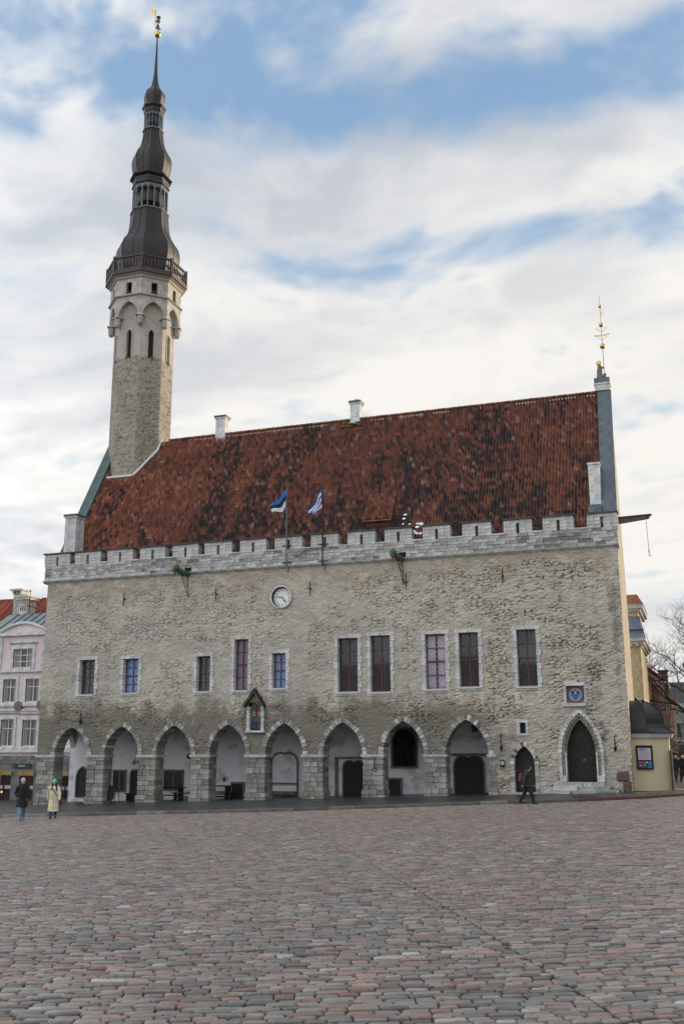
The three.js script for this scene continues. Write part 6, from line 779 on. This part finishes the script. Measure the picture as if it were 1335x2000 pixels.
  const sg = thing('shop_sign', 'dark hanging shop sign with pale lettering band on the stone ground floor', 'sign', null, V3(X(45, 1497), Y(1496), Z + 0.1)); mesh('board', chamfer(1.1, 0.32, 0.08, 0.02), blackM, sg); mesh('band', chamfer(0.62, 0.14, 0.02, 0.005).translate(0, 0.0, 0.05), mat(0.3, 0.32, 0.34), sg); for (const s of [-1, 1]) mesh('round_end', new THREE.CylinderGeometry(0.2, 0.2, 0.1, 14).rotateX(Math.PI / 2).translate(s * 0.62, 0.02, 0.02), blackM, sg);
}
// house with the red roof and tall chimney behind
{
  const Z = -19, P = (px, py) => fac(px, py, Z), a = P(-40, 1172), b = P(96, 1190), h = thing('red_roofed_house', 'house with bright red pantiled roof behind the pink pediment', 'house'), rm = stoneMat(0.42, 0.11, 0.06, { roughness: 0.8 });
  const lo = P(40, 1232).y - 1; mesh('wall', bx(a.x, b.x + 4, -4.5, lo, Z - 6, Z + 4.3), stoneMat(0.6, 0.55, 0.45), h);
  const rr = rng(61), tone = [[0.42, 0.11, 0.06], [0.33, 0.085, 0.05], [0.5, 0.15, 0.08], [0.26, 0.07, 0.05]].map((c) => stoneMat(...c, { roughness: 0.8 })), len = 7.2, dy = a.y - lo, zz = 4.5;
  mesh('roof', polyGeo([[a.x, lo, Z + zz], [b.x + 4, lo, Z + zz], [b.x + 4, a.y - 0.3, Z], [a.x, a.y - 0.1, Z], [b.x + 4, lo, Z - zz], [a.x, lo, Z - zz]], [[0, 1, 2, 3], [3, 2, 4, 5]]), rm, h);
  const rg = new THREE.CylinderGeometry(0.12, 0.13, 1, 6, 1, true, 0, Math.PI); for (let x = a.x + 0.15; x < b.x + 3.9; x += 0.26) { const p0 = V3(x, lo + 0.02, Z + zz), p1 = V3(x, a.y - 0.2, Z + 0.05); mesh('tile_course', bar(p0, p1, 0.1, 0.1, 5), tone[Math.floor(rr() * 4)], h); }
  for (let x = a.x; x < b.x + 3.7; x += 0.4) { const m = mesh('ridge_tile', chamfer(0.39, 0.16, 0.3, 0.05), tone[Math.floor(rr() * 4)], h); m.position.set(x + 0.2, a.y - 0.12 - 0.2 * (x - a.x) / (b.x + 4 - a.x), Z); }
  const C = -15.4, q = (px, py) => fac(px, py, C), c = thing('ornate_chimney', 'tall pale plastered chimney with vents and a moulded cap', 'chimney', null, V3(0, 0, 0)), cw = stoneMat(0.72, 0.68, 0.6), cg = stoneMat(0.5, 0.5, 0.5), l = q(22, 1200), m = q(36, 1200), r = q(52, 1200), yb = q(36, 1222).y - 2, yt = q(36, 1172).y;
  mesh('stack', bx(m.x, r.x, yb, yt, C - 1.2, C), cw, c); mesh('side_stack', bx(l.x, m.x, yb, yt + 0.55, C - 1.0, C - 0.2), cg, c); mesh('moulding', merge([bx(m.x - 0.1, r.x + 0.1, yt - 0.5, yt - 0.38, C - 1.3, C + 0.1), bx(m.x - 0.2, r.x + 0.22, yt, yt + 0.22, C - 1.4, C + 0.22), bx(m.x - 0.3, r.x + 0.34, yt + 0.22, yt + 0.34, C - 1.5, C + 0.34), bx(l.x - 0.25, m.x + 0.3, yt + 0.85, yt + 1.0, C - 1.2, C + 0.1), bx(l.x - 0.1, m.x + 0.15, yt + 0.55, yt + 0.85, C - 1.0, C - 0.1)]), cw, c);
  for (let i = 0; i < 3; i++) mesh('vent', bx(mix(m.x, r.x, 0.2 + i * 0.27), mix(m.x, r.x, 0.32 + i * 0.27), yt - 0.95, yt - 0.65, C, C + 0.01), mat(0.02, 0.02, 0.02), c); for (let i = 0; i < 2; i++) mesh('vent', bx(mix(l.x, m.x, 0.15 + i * 0.45), mix(l.x, m.x, 0.4 + i * 0.45), yt + 0.58, yt + 0.8, C - 0.1, C - 0.09), mat(0.02, 0.02, 0.02), c); for (let i = 0; i < 6; i++) mesh('dentil', bx(mix(m.x, r.x, i / 6 + 0.02), mix(m.x, r.x, i / 6 + 0.1), yt - 0.34, yt - 0.06, C, C + 0.1), cw, c);
  const ap = q(57, 1200), an = thing('antenna_mast', 'thin black antenna mast beside the ornate chimney', 'antenna', null, V3(ap.x, ap.y - 2.5, C)); mesh('mast', bar([0, 0, 0], [0, q(57, 1154).y - ap.y + 2.5, 0], 0.045, 0.03), iron, an); mesh('tip', new THREE.SphereGeometry(0.07, 8, 6).translate(0, q(57, 1154).y - ap.y + 2.5, 0), iron, an);
}
// ------------------------------------------------------------------ houses along the street on the right
{
  const Z = -19, P = (px, py) => fac(px, py, Z), yel = stoneMat(0.74, 0.62, 0.38), cream = stoneMat(0.75, 0.73, 0.68), slate = stoneMat(0.2, 0.25, 0.31, { roughness: 0.5, metalness: 0.2 }), rust = stoneMat(0.36, 0.14, 0.06), g0 = groundY(37, 0) - 0.3;
  const h = thing('yellow_house', 'tall yellow house with grey slate roof and stepped cornices behind the gable', 'house'), xr = P(1256, 1350).x, yA = P(1250, 1262).y, xl = 26;
  mesh('wall', bx(xl, xr, g0, yA, Z - 9, Z), yel, h); const cor = (x, y, s) => merge([bx(xl, x + 0.12 * s, y, y + 0.18 * s, Z - 9 - 0.12 * s, Z + 0.12 * s), bx(xl, x + 0.3 * s, y + 0.18 * s, y + 0.4 * s, Z - 9 - 0.3 * s, Z + 0.3 * s), bx(xl, x + 0.45 * s, y + 0.4 * s, y + 0.62 * s, Z - 9 - 0.45 * s, Z + 0.45 * s)]);
  mesh('cornice', cor(xr, yA, 0.9), cream, h); for (let i = 0; i < 7; i++) mesh('dentil', bx(xr - 0.3 - i * 0.5, xr - 0.08 - i * 0.5, yA + 0.0, yA + 0.17, Z + 0.1, Z + 0.3), cream, h);
  const y1 = yA + 0.56, y2 = y1 + 1.75, x2 = P(1247, 1215).x; mesh('lower_roof', polyGeo([[xl, y1, Z + 0.42], [xr + 0.42, y1, Z + 0.42], [x2, y2, Z - 1.2], [xl, y2, Z - 1.2], [xr + 0.42, y1, Z - 9], [x2, y2, Z - 8]], [[0, 1, 2, 3], [1, 4, 5, 2]]), slate, h); mesh('roof_rail', bar([xl, y1 + 0.62, Z + 0.0], [xr + 0.3, y1 + 0.62, Z + 0.0], 0.05), mat(0.03, 0.03, 0.035), h);
  const y3 = P(1240, 1190).y; mesh('attic_wall', bx(xl, x2 - 0.1, y2 - 0.6, y3, Z - 8.2, Z - 1.3), yel, h); mesh('attic_cornice', merge([bx(xl, x2 + 0.1, y3, y3 + 0.2, Z - 8.3, Z - 1.15), bx(xl, x2 + 0.28, y3 + 0.2, y3 + 0.5, Z - 8.4, Z - 1.0)]), cream, h); mesh('upper_roof', polyGeo([[xl, y3 + 0.5, Z - 0.95], [x2 + 0.34, y3 + 0.5, Z - 0.95], [x2 - 0.1, y3 + 1.35, Z - 1.9], [xl, y3 + 1.35, Z - 1.9], [x2 + 0.34, y3 + 0.5, Z - 8.5], [x2 - 0.1, y3 + 1.35, Z - 8]], [[0, 1, 2, 3], [1, 4, 5, 2]]), rust, h);
  // row of gabled houses beyond, long fronts to the street
  const row = (name, z0, z1, x, yE, yR, wall, roofC, label, timber) => { const r = thing(name, label, 'house', null, V3(0, 0, 0)), g = groundY(37, 0) - 0.4; mesh('wall', bx(x - 9, x, g, yE, z1, z0), wall, r); mesh('roof', polyGeo([[x + 0.4, yE - 0.1, z0 + 0.3], [x + 0.4, yE - 0.1, z1 - 0.3], [x - 4.5, yR, z1 - 0.3], [x - 4.5, yR, z0 + 0.3], [x - 9.4, yE - 0.1, z0 + 0.3], [x - 9.4, yE - 0.1, z1 - 0.3]], [[0, 1, 2, 3], [3, 2, 5, 4]]), roofC, r); mesh('gable', polyGeo([[x - 9, yE - 0.1, z0], [x, yE - 0.1, z0], [x - 4.5, yR - 0.15, z0]], [[0, 1, 2]]), wall, r); mesh('verge', merge([bar([x + 0.4, yE - 0.05, z0 + 0.32], [x - 4.5, yR + 0.05, z0 + 0.32], 0.1, 0.1, 4)]), mat(0.4, 0.05, 0.05), r);
    const n = Math.floor((z0 - z1) / 2.2); for (let f = 0; f < 3; f++) for (let i = 0; i < n; i++) { const z = z0 - 1.2 - i * 2.2, y = g + 1.2 + f * 2.9; if (y + 1.5 > yE - 0.2) continue; const w = part('window', r); mesh('pane', bx(x, x + 0.03, y, y + 1.5, z - 0.5, z + 0.5), mat(0.03, 0.03, 0.033, { roughness: 0.1 }), w); mesh('surround', merge([bx(x, x + 0.1, y - 0.12, y, z - 0.62, z + 0.62), bx(x, x + 0.1, y + 1.5, y + 1.62, z - 0.62, z + 0.62), bx(x, x + 0.08, y, y + 1.5, z - 0.62, z - 0.5), bx(x, x + 0.08, y, y + 1.5, z + 0.5, z + 0.62)]), mat(0.55, 0.5, 0.42), w); }
    if (timber) for (let z = z0 - 0.3; z > z1; z -= 1.1) mesh('timber_post', bx(x, x + 0.14, g + 3.2, yE - 0.1, z - 0.12, z), timber, r); mesh('eaves', bx(x, x + 0.5, yE - 0.28, yE - 0.1, z1, z0), mat(0.5, 0.47, 0.42), r); return r; };
  const pX = (px, py, z) => fac(px, py, z);
  const r1 = row('timber_house', -36, -52, 36.75, 5.6, 8.6, stoneMat(0.52, 0.24, 0.12), stoneMat(0.22, 0.05, 0.045), 'orange timbered house with dark red roof down the street', stoneMat(0.12, 0.05, 0.035));
  mesh('white_gate', bx(36.76, 36.95, -2, 1.2, -37.6, -36.2), mat(0.7, 0.6, 0.5), r1); mesh('roof_window', bx(35.6, 36.2, 6.2, 6.7, -40.5, -39.3), mat(0.3, 0.34, 0.38, { roughness: 0.15 }), r1);
  row('brick_roofed_house', -53, -66, 37.3, 6.6, 10.2, stoneMat(0.3, 0.25, 0.2), stoneMat(0.24, 0.085, 0.05), 'brown house with brick red roof farther down the street', stoneMat(0.2, 0.16, 0.12));
  const ck = pX(1298, 1345, -55), c = thing('dark_chimney', 'dark square chimney standing over the far red roofs', 'chimney', null, V3(ck.x, 5, -55)); mesh('stack', bx(-0.55, 0.35, 0, pX(1298, 1312, -55).y - 5, -0.5, 0.5), stoneMat(0.08, 0.065, 0.055), c); mesh('cap', bx(-0.62, 0.42, pX(1298, 1312, -55).y - 5, pX(1298, 1309, -55).y - 5, -0.58, 0.58), mat(0.05, 0.045, 0.04), c);
  row('pink_fronted_house', -67, -76, 37.9, 5.0, 8.0, stoneMat(0.7, 0.42, 0.34), stoneMat(0.16, 0.09, 0.07), 'salmon pink house at the far end of the street');
  // grey building closing the street
  const G = -84, gb = thing('grey_stone_building', 'grey classical building with arched windows closing the street', 'building'), gm = stoneMat(0.42, 0.42, 0.4), gt = stoneMat(0.5, 0.49, 0.46), gl = groundY(37, 0) - 0.5, gT = pX(1320, 1382, G).y;
  mesh('wall', bx(34, 62, gl, gT, G - 8, G), gm, gb); mesh('cornice', merge([bx(33.8, 62, gT, gT + 0.5, G - 8, G + 0.4), bx(34, 62, pX(1320, 1411, G).y - 0.15, pX(1320, 1411, G).y + 0.25, G, G + 0.25), bx(34, 62, pX(1320, 1447, G).y - 0.15, pX(1320, 1447, G).y + 0.15, G, G + 0.2)]), gt, gb); mesh('mansard_roof', polyGeo([[33.8, gT + 0.5, G + 0.2], [62, gT + 0.5, G + 0.2], [62, gT + 3.4, G - 2.2], [35, gT + 3.4, G - 2.2], [33.8, gT + 0.5, G - 8]], [[0, 1, 2, 3], [4, 0, 3]]), stoneMat(0.09, 0.09, 0.095), gb);
  for (let i = 0; i < 6; i++) { const x = pX(1310, 1400, G).x + i * 2.1; sashWindow(gb, x, pX(1310, 1405, G).y, G + 0.14, 0.8, 1.05, { trim: gt, trimW: 0.12, t: 0.06 }); const w = part('arched_window', gb), xa = x - 0.5 + 0.35, xb = xa + 1.2, yb = pX(1310, 1441, G).y, ys = yb + 1.3; mesh('surround', extrude([[xa - 0.2, yb], [xb + 0.2, yb], ...archPts(xa - 0.2, xb + 0.2, ys, ys + 0.85, 6)], 0.1).translate(0, 0, G + 0.01), gt, w); mesh('pane', extrude([[xa, yb + 0.1], [xb, yb + 0.1], ...archPts(xa, xb, ys, ys + 0.65, 6)], 0.05).translate(0, 0, G + 0.1), mat(0.05, 0.07, 0.075, { roughness: 0.1 }), w); mesh('shop_front', bx(xa - 0.3, xb + 0.3, gl + 0.2, gl + 3.0, G, G + 0.08), mat(0.06, 0.06, 0.065, { roughness: 0.2 }), w); }
  // the west side of the square, outside the frame: it keeps the low sun off the paving
  const ws = [[-24, -9.2, 13, [0.58, 0.5, 0.42], 'tan'], [-9, 4, 13.5, [0.62, 0.5, 0.34], 'ochre'], [4.2, 17, 14, [0.66, 0.62, 0.55], 'cream'], [17.2, 31, 14.4, [0.5, 0.42, 0.38], 'dusky pink'], [31.2, 46, 14.5, [0.55, 0.56, 0.5], 'pale green'], [46.2, 62, 15, [0.64, 0.56, 0.4], 'sand coloured'], [62.2, 80, 15.5, [0.6, 0.58, 0.55], 'light grey']];
  // the north side of the square, behind the camera: what the window panes mirror
  [[-14, -1, 12, [0.6, 0.52, 0.42], 'buff'], [-0.8, 12, 13, [0.5, 0.48, 0.44], 'stone grey'], [12.2, 25, 11.6, [0.5, 0.47, 0.44], 'taupe'], [25.2, 38, 12.6, [0.62, 0.58, 0.5], 'ivory'], [38.2, 49, 11.8, [0.5, 0.5, 0.46], 'sage']].forEach(([xa, xb, H, c, n]) => { const b = thing('merchant_house', `${n} merchant house on the north side of the square`, 'house', 'houses on the north side of the square'), z = 84; mesh('wall', bx(xa, xb, -3, H - 5, z, z + 10), stoneMat(...c), b); mesh('roof', polyGeo([[xa, H - 5, z - 0.4], [xb, H - 5, z - 0.4], [xb, H, z + 5], [xa, H, z + 5], [xb, H - 5, z + 10.4], [xa, H - 5, z + 10.4]], [[0, 3, 2, 1], [3, 5, 4, 2], [0, 5, 3], [1, 2, 4]]), stoneMat(0.16, 0.155, 0.155), b); for (let f = 0; f < 4; f++) for (let i = 0; i < 4; i++) { const x = mix(xa, xb, (i + 0.5) / 4), y = -0.8 + f * 3.1; if (y + 1.7 < H - 5.2) { const w = part('window', b); mesh('pane', bx(x - 0.55, x + 0.55, y, y + 1.7, z - 0.03, z), mat(0.03, 0.03, 0.035, { roughness: 0.08 }), w); mesh('frame', merge([bx(x - 0.65, x + 0.65, y - 0.12, y, z - 0.1, z - 0.001), bx(x - 0.65, x + 0.65, y + 1.7, y + 1.82, z - 0.1, z - 0.001)]), mat(0.7, 0.68, 0.64), w); } } });
  ws.forEach(([z0, z1, H, c, n]) => { const b = thing('merchant_house', `${n} merchant house on the west side of the square`, 'house', 'houses on the west side of the square'), m = stoneMat(...c), x = 62; mesh('wall', bx(x, x + 11, -3, H - 5, z0, z1), m, b); mesh('roof', polyGeo([[x - 0.4, H - 5, z0], [x - 0.4, H - 5, z1], [x + 5.5, H, z1], [x + 5.5, H, z0], [x + 11.4, H - 5, z0], [x + 11.4, H - 5, z1]], [[1, 0, 3, 2], [2, 3, 4, 5], [0, 4, 3], [1, 2, 5]]), stoneMat(0.3, 0.1, 0.06), b); for (let f = 0; f < 3; f++) for (let i = 0; i < 4; i++) { const z = mix(z0, z1, (i + 0.5) / 4), y = -1 + f * 3.2; if (y + 1.7 < H - 5.2) { const w = part('window', b); mesh('pane', bx(x - 0.03, x, y, y + 1.7, z - 0.55, z + 0.55), mat(0.03, 0.03, 0.035, { roughness: 0.08 }), w); mesh('frame', merge([bx(x - 0.1, x - 0.001, y - 0.12, y, z - 0.65, z + 0.65), bx(x - 0.1, x - 0.001, y + 1.7, y + 1.82, z - 0.65, z + 0.65), bx(x - 0.07, x - 0.032, y, y + 1.7, z - 0.03, z + 0.03)]), mat(0.7, 0.68, 0.64), w); } } });
}
// ------------------------------------------------------------------ bare tree down the street
{
  const r = rng(2024), t = thing('bare_tree', 'leafless winter tree with fine dark twigs at the end of the street', 'tree', null, V3(40.7, groundY(41, 0) - 0.15, -33)), trunk = [], twigs = [], bark = mat(0.035, 0.028, 0.024);
  const grow = (p, d, L, rad, lev) => { const segs = lev < 3 ? 4 : 3; let q = p.clone(), dir = d.clone(); const pts = [q.clone()]; for (let i = 0; i < segs; i++) { dir.add(V3(r() - 0.5, (r() - 0.42) * 0.7, r() - 0.5).multiplyScalar(lev < 1 ? 0.12 : 0.42)).normalize(); q = q.clone().addScaledVector(dir, L / segs); pts.push(q); } for (let i = 0; i < segs; i++) (lev < 2 ? trunk : twigs).push(bar(pts[i], pts[i + 1], rad * (1 - 0.5 * i / segs), rad * (1 - 0.5 * (i + 1) / segs), lev < 2 ? 7 : lev < 4 ? 4 : 3)); if (lev >= 6) return; const n = lev < 1 ? 6 : lev < 4 ? 4 : 3; for (let i = 0; i < n; i++) { const k = Math.max(1, Math.min(segs, Math.round(segs * (0.45 + 0.55 * (i + 1) / n)))), side = V3(r() - 0.5, r() * 0.5 - 0.12, r() - 0.5).normalize(); grow(pts[k], dir.clone().multiplyScalar(0.55).addScaledVector(side, 0.85).normalize(), L * (0.62 + 0.22 * r()), Math.max(0.007, rad * 0.52), lev + 1); } };
  grow(V3(0, 0, 0), V3(-0.03, 1, 0.02).normalize(), 5.4, 0.34, 0); mesh('trunk', merge(trunk), bark, t); mesh('crown', merge(twigs), bark, t); console.log('tree bars', trunk.length, twigs.length);
}

// ------------------------------------------------------------------ people
// Figure facing +z, feet at y = 0. o.stride: how far the feet are apart along z; o.arm: forward reach of the hands
function person(label, pos, turn, o) {
  const P = thing('person', label, 'person', null, pos); P.rotation.y = turn; const s = o.h / 1.75; P.scale.setScalar(s);
  const st = o.stride ?? 0.25, skin = [0.52, 0.33, 0.25], bend = o.lean ?? 0;
  const hip = [0, 0.92, 0], neck = [0, 1.47, 0.02 + bend], head = [0, 1.62, 0.05 + bend * 1.3];
  const L = (sx, f) => { const z = f * st, up = f < 0 ? 0.05 : 0; return { hip: [sx * 0.09, 0.9, 0], knee: [sx * 0.1, 0.5 + up * 0.3, z * 0.5 + 0.05], ank: [sx * 0.1, 0.09 + up, z], toe: [sx * 0.12, 0.045 + up * 0.2, z + 0.15] }; };
  const legs = [L(-1, 1), L(1, -1)];
  const A = (sx, f) => { const e = [sx * 0.25, 1.14, -0.03 + f * 0.1 + bend * 0.5], h = o.pocket ? [sx * 0.2, 0.98, 0.12] : [sx * 0.27, 0.9, 0.04 + f * 0.22 + bend * 0.4]; return { sh: [sx * 0.19, 1.4, bend * 0.9], el: e, ha: h }; };
  const arms = [A(-1, -1), A(1, 1)];
  const body = [ball(head, 0.082, 0.115, 0.098), capsule(neck, [head[0], head[1] - 0.06, head[2] - 0.01], 0.058, 0.055), capsule([0, 1.0, 0], [0, 1.38, 0.01 + bend * 0.8], 0.13, 0.12), ball([head[0], head[1] - 0.02, head[2] + 0.1], 0.017, 0.03, 0.024)];
  for (const a of arms) body.push(capsule(a.sh, a.el, 0.055, 0.045), capsule(a.el, a.ha, 0.043, 0.03)); for (const l of legs) body.push(capsule(l.hip, l.knee, 0.085, 0.055), capsule(l.knee, l.ank, 0.055, 0.04), capsule(l.ank, l.toe, 0.04, 0.035));
  let g = surfaceNets(blend(body, 0.03), [-0.45, -0.05, -0.6], [0.45, 1.85, 0.7], 0.02);
  const hands = []; for (const a of arms) { const d = V3(...a.ha).sub(V3(...a.el)).normalize(), sx = Math.sign(a.sh[0]), side = V3(0, 0, 1), p = V3(...a.ha).addScaledVector(d, 0.04); hands.push(new THREE.SphereGeometry(0.04, 8, 6).scale(0.55, 1.15, 1).translate(p.x, p.y, p.z)); [[-0.03, 0.062], [-0.01, 0.075], [0.011, 0.07], [0.03, 0.055]].forEach(([k, len]) => { const b = p.clone().addScaledVector(d, 0.032).addScaledVector(side, k), m = b.clone().addScaledVector(d, len * 0.55), e = m.clone().addScaledVector(d, len * 0.4).add(V3(-sx * len * 0.35, 0, 0)); hands.push(bar(b, m, 0.0095, 0.009, 5), bar(m, e, 0.009, 0.0075, 5)); }); const tb = p.clone().addScaledVector(side, 0.03), te = tb.clone().add(V3(-sx * 0.015, -0.03, 0.03)); hands.push(bar(tb, te, 0.011, 0.009, 5)); }
  g = merge([g, ...hands]); { const p = g.attributes.position, c = new Float32Array(p.count * 3); for (let i = 0; i < p.count; i++) { const x = p.getX(i), y = p.getY(i) - head[1], z = p.getZ(i) - head[2]; let k = skin; if (z > 0.05 && Math.abs(Math.abs(x) - 0.032) < 0.014 && Math.abs(y - 0.006) < 0.011) k = [0.03, 0.02, 0.02]; else if (z > 0.06 && Math.abs(x) < 0.028 && Math.abs(y + 0.06) < 0.01) k = [0.35, 0.12, 0.1]; c.set(k, i * 3); } g.setAttribute('color', new THREE.BufferAttribute(c, 3)); }
  mesh('body', g, new THREE.MeshStandardMaterial({ vertexColors: true, roughness: 0.6 }), P);
  const cloth = (c, r = 0.85) => stoneMat(c[0] * 1.4, c[1] * 1.4, c[2] * 1.4, { roughness: r, bumpScale: 0.01 });
  // trousers
  const tr = [capsule([-0.06, 0.92, 0], [0.06, 0.92, 0], 0.14, 0.14)]; for (const l of legs) tr.push(capsule(l.hip, l.knee, 0.115, 0.085), capsule(l.knee, [l.ank[0], l.ank[1] + 0.02, l.ank[2]], 0.085, o.wide ? 0.1 : 0.072)); mesh('trousers', surfaceNets(blend(tr, 0.04), [-0.4, 0.0, -0.6], [0.4, 1.15, 0.7], 0.025), cloth(o.trousers), P);
  for (const l of legs) mesh('shoe', surfaceNets(blend([capsule([l.ank[0], l.ank[1] - 0.03, l.ank[2] - 0.04], [l.toe[0], l.toe[1], l.toe[2]], 0.058, 0.045), capsule(l.ank, [l.ank[0], l.ank[1] + 0.04, l.ank[2] - 0.01], 0.055, 0.055)], 0.03), [-0.3, -0.03, -0.6], [0.35, 0.3, 0.75], 0.022), cloth(o.shoes, 0.6), P);
  // coat with quilting
  const hem = o.hem, ct = [capsule([0, 1.05, 0], [0, 1.36, 0.01 + bend * 0.8], 0.19, 0.17), capsule([-0.12, 1.4, bend * 0.9], [0.12, 1.4, bend * 0.9], 0.1, 0.1)];
  ct.push((x, y, z) => { const t = clamp((1.1 - y) / (1.1 - hem)), rx = 0.2 + 0.06 * t, rz = 0.17 + (0.06 + st * 0.25) * t, k = (Math.hypot(x / rx, (z - 0.01) / rz) - 1) * 0.17; return Math.max(k, y - 1.2, hem - y); });
  for (const a of arms) ct.push(capsule(a.sh, a.el, 0.095, 0.085), capsule(a.el, a.ha, 0.085, 0.066)); if (o.hood) ct.push(capsule([-0.08, 1.48, -0.07 + bend], [0.08, 1.48, -0.07 + bend], 0.085, 0.085)); else ct.push(capsule([0, 1.44, 0.01 + bend], [0, 1.5, 0.02 + bend], 0.095, 0.085));
  const bf = blend(ct, 0.05), q = o.quilt ?? 0; mesh('coat', surfaceNets((x, y, z) => bf(x, y, z) + q * Math.abs(Math.sin(y * 42)) - q * 0.5 + 0.006 * (vnoise(x * 14 + 3, y * 10 + z * 12, 5) - 0.5), [-0.5, hem - 0.05, -0.55], [0.5, 1.7, 0.65], 0.021), cloth(o.coat), P);
  if (o.seam) mesh('zip', bar([0.01, hem + 0.05, 0.262], [0.01, 1.4, 0.2], 0.008), mat(0.3, 0.27, 0.22), P);
  if (o.hair) { const hf = blend([ball([0, head[1] + 0.03, head[2] - 0.02], 0.1, 0.115, 0.11), ...(o.longHair ? [capsule([-0.08, head[1], head[2] + 0.02], [-0.1, 1.34, head[2] + 0.1], 0.045, 0.035), capsule([0.08, head[1], head[2] + 0.02], [0.11, 1.3, head[2] + 0.1], 0.045, 0.04)] : [])], 0.03); mesh('hair', surfaceNets((x, y, z) => (z > head[2] + 0.045 && Math.abs(x) < 0.07 && y < head[1] + 0.06 ? 0.02 : hf(x, y, z)), [-0.25, 1.2, -0.25 + bend], [0.25, 1.85, 0.35 + bend], 0.02), cloth(o.hair), P); }
  if (o.hat) mesh('hat', surfaceNets((x, y, z) => Math.max(blend([ball([0, head[1] + 0.065, head[2] - 0.015], 0.112, 0.115, 0.12), ball([0, head[1] + 0.165, head[2] - 0.03], 0.05, 0.05, 0.05)], 0.05)(x, y, z), head[1] + 0.035 - y - (z - head[2]) * 0.12), [-0.2, 1.5, -0.2 + bend], [0.2, 1.95, 0.25 + bend], 0.018), cloth(o.hat), P);
  if (o.beard) mesh('beard', surfaceNets(blend([ball([0, head[1] - 0.075, head[2] + 0.055], 0.062, 0.045, 0.05)], 0.01), [-0.12, 1.4, -0.05], [0.12, 1.7, 0.25 + bend], 0.016), cloth([0.09, 0.05, 0.03]), P);
  if (o.strap) mesh('bag_strap', tube([[-0.16, 1.46, 0.06], [0.0, 1.28, 0.215], [0.16, 1.06, 0.23], [0.22, 0.98, 0.12]], 0.016, 5), cloth([0.02, 0.02, 0.02]), P);
  if (o.backpack) mesh('backpack', surfaceNets(blend([ball([0, 1.2, -0.27 + bend * 0.6], 0.16, 0.22, 0.12), ball([0, 1.08, -0.3 + bend * 0.5], 0.13, 0.1, 0.09)], 0.05), [-0.25, 0.9, -0.5], [0.25, 1.5, 0.0], 0.025), cloth(o.backpack), P);
  return P;
}
const stand = (px, py) => { const d = rayDir(px, py); let t = 30; for (let i = 0; i < 200; i++) { const p = CAM.clone().addScaledVector(d, t), y = groundY(p.x, p.z) - (p.z > kerbZ(p.x) ? PLAZA_DROP : 0); t += (p.y - y) / -d.y * 0.7; } return CAM.clone().addScaledVector(d, t); };
person('bearded man in a black coat, jeans and pale beanie walking by the kerb', stand(41, 1602), 0.75, { h: 1.78, stride: 0.26, coat: [0.012, 0.012, 0.014], hem: 0.55, trousers: [0.16, 0.24, 0.34], wide: true, shoes: [0.32, 0.22, 0.15], hat: [0.42, 0.36, 0.33], beard: true, pocket: true, quilt: 0.008 });
person('woman in a long cream quilted coat and green beanie walking by the kerb', stand(103, 1599), 0.55, { h: 1.68, stride: 0.12, coat: [0.66, 0.58, 0.42], hem: 0.32, trousers: [0.04, 0.08, 0.2], shoes: [0.01, 0.01, 0.012], hat: [0.16, 0.42, 0.24], hair: [0.03, 0.018, 0.015], longHair: true, strap: true, quilt: 0.012, seam: true, hood: true });
person('walker in a dark green parka with a maroon backpack before the small door', stand(1029, 1571), 1.75, { h: 1.68, stride: 0.3, lean: 0.07, coat: [0.03, 0.032, 0.025], hem: 0.78, trousers: [0.015, 0.016, 0.02], shoes: [0.03, 0.016, 0.014], hair: [0.012, 0.01, 0.01], hood: true, backpack: [0.13, 0.035, 0.045] });
{ const b = (px, z) => V3(fac(px, 1500, z).x, groundY(38, 0), z); person('pedestrian in a long black coat down the street', b(1333, -14), 2.6, { h: 1.72, stride: 0.22, coat: [0.012, 0.012, 0.014], hem: 0.45, trousers: [0.012, 0.012, 0.015], shoes: [0.01, 0.01, 0.01], hair: [0.5, 0.38, 0.26], longHair: true, hood: true }); person('pedestrian in a short black jacket beside the kiosk door', b(1318, -15.5), 0.4, { h: 1.76, stride: 0.24, coat: [0.015, 0.015, 0.018], hem: 0.8, trousers: [0.02, 0.02, 0.024], shoes: [0.01, 0.01, 0.01], hair: [0.05, 0.03, 0.02] }); }

// ring of reddish stones let into the paving
{ const c = stand(1133, 1617), rm = [[0.3, 0.17, 0.11], [0.26, 0.15, 0.1], [0.34, 0.2, 0.13]].map((k) => stoneMat(k[0], k[1], k[2], { roughness: 0.45 })), g = settGeo(91); for (let i = 0; i < 34; i++) { const t = i / 34 * Math.PI * 2, x = c.x + 1.35 * Math.cos(t), z = c.z + 1.35 * Math.sin(t), m = mesh('ring_sett', g, rm[i % 3], plaza); m.position.set(x, groundY(x, z) - PLAZA_DROP + 0.012, z); m.rotation.y = -t + Math.PI / 2; m.scale.set(0.24, 0.075, 0.16); } }

renderer.render(scene, camera);
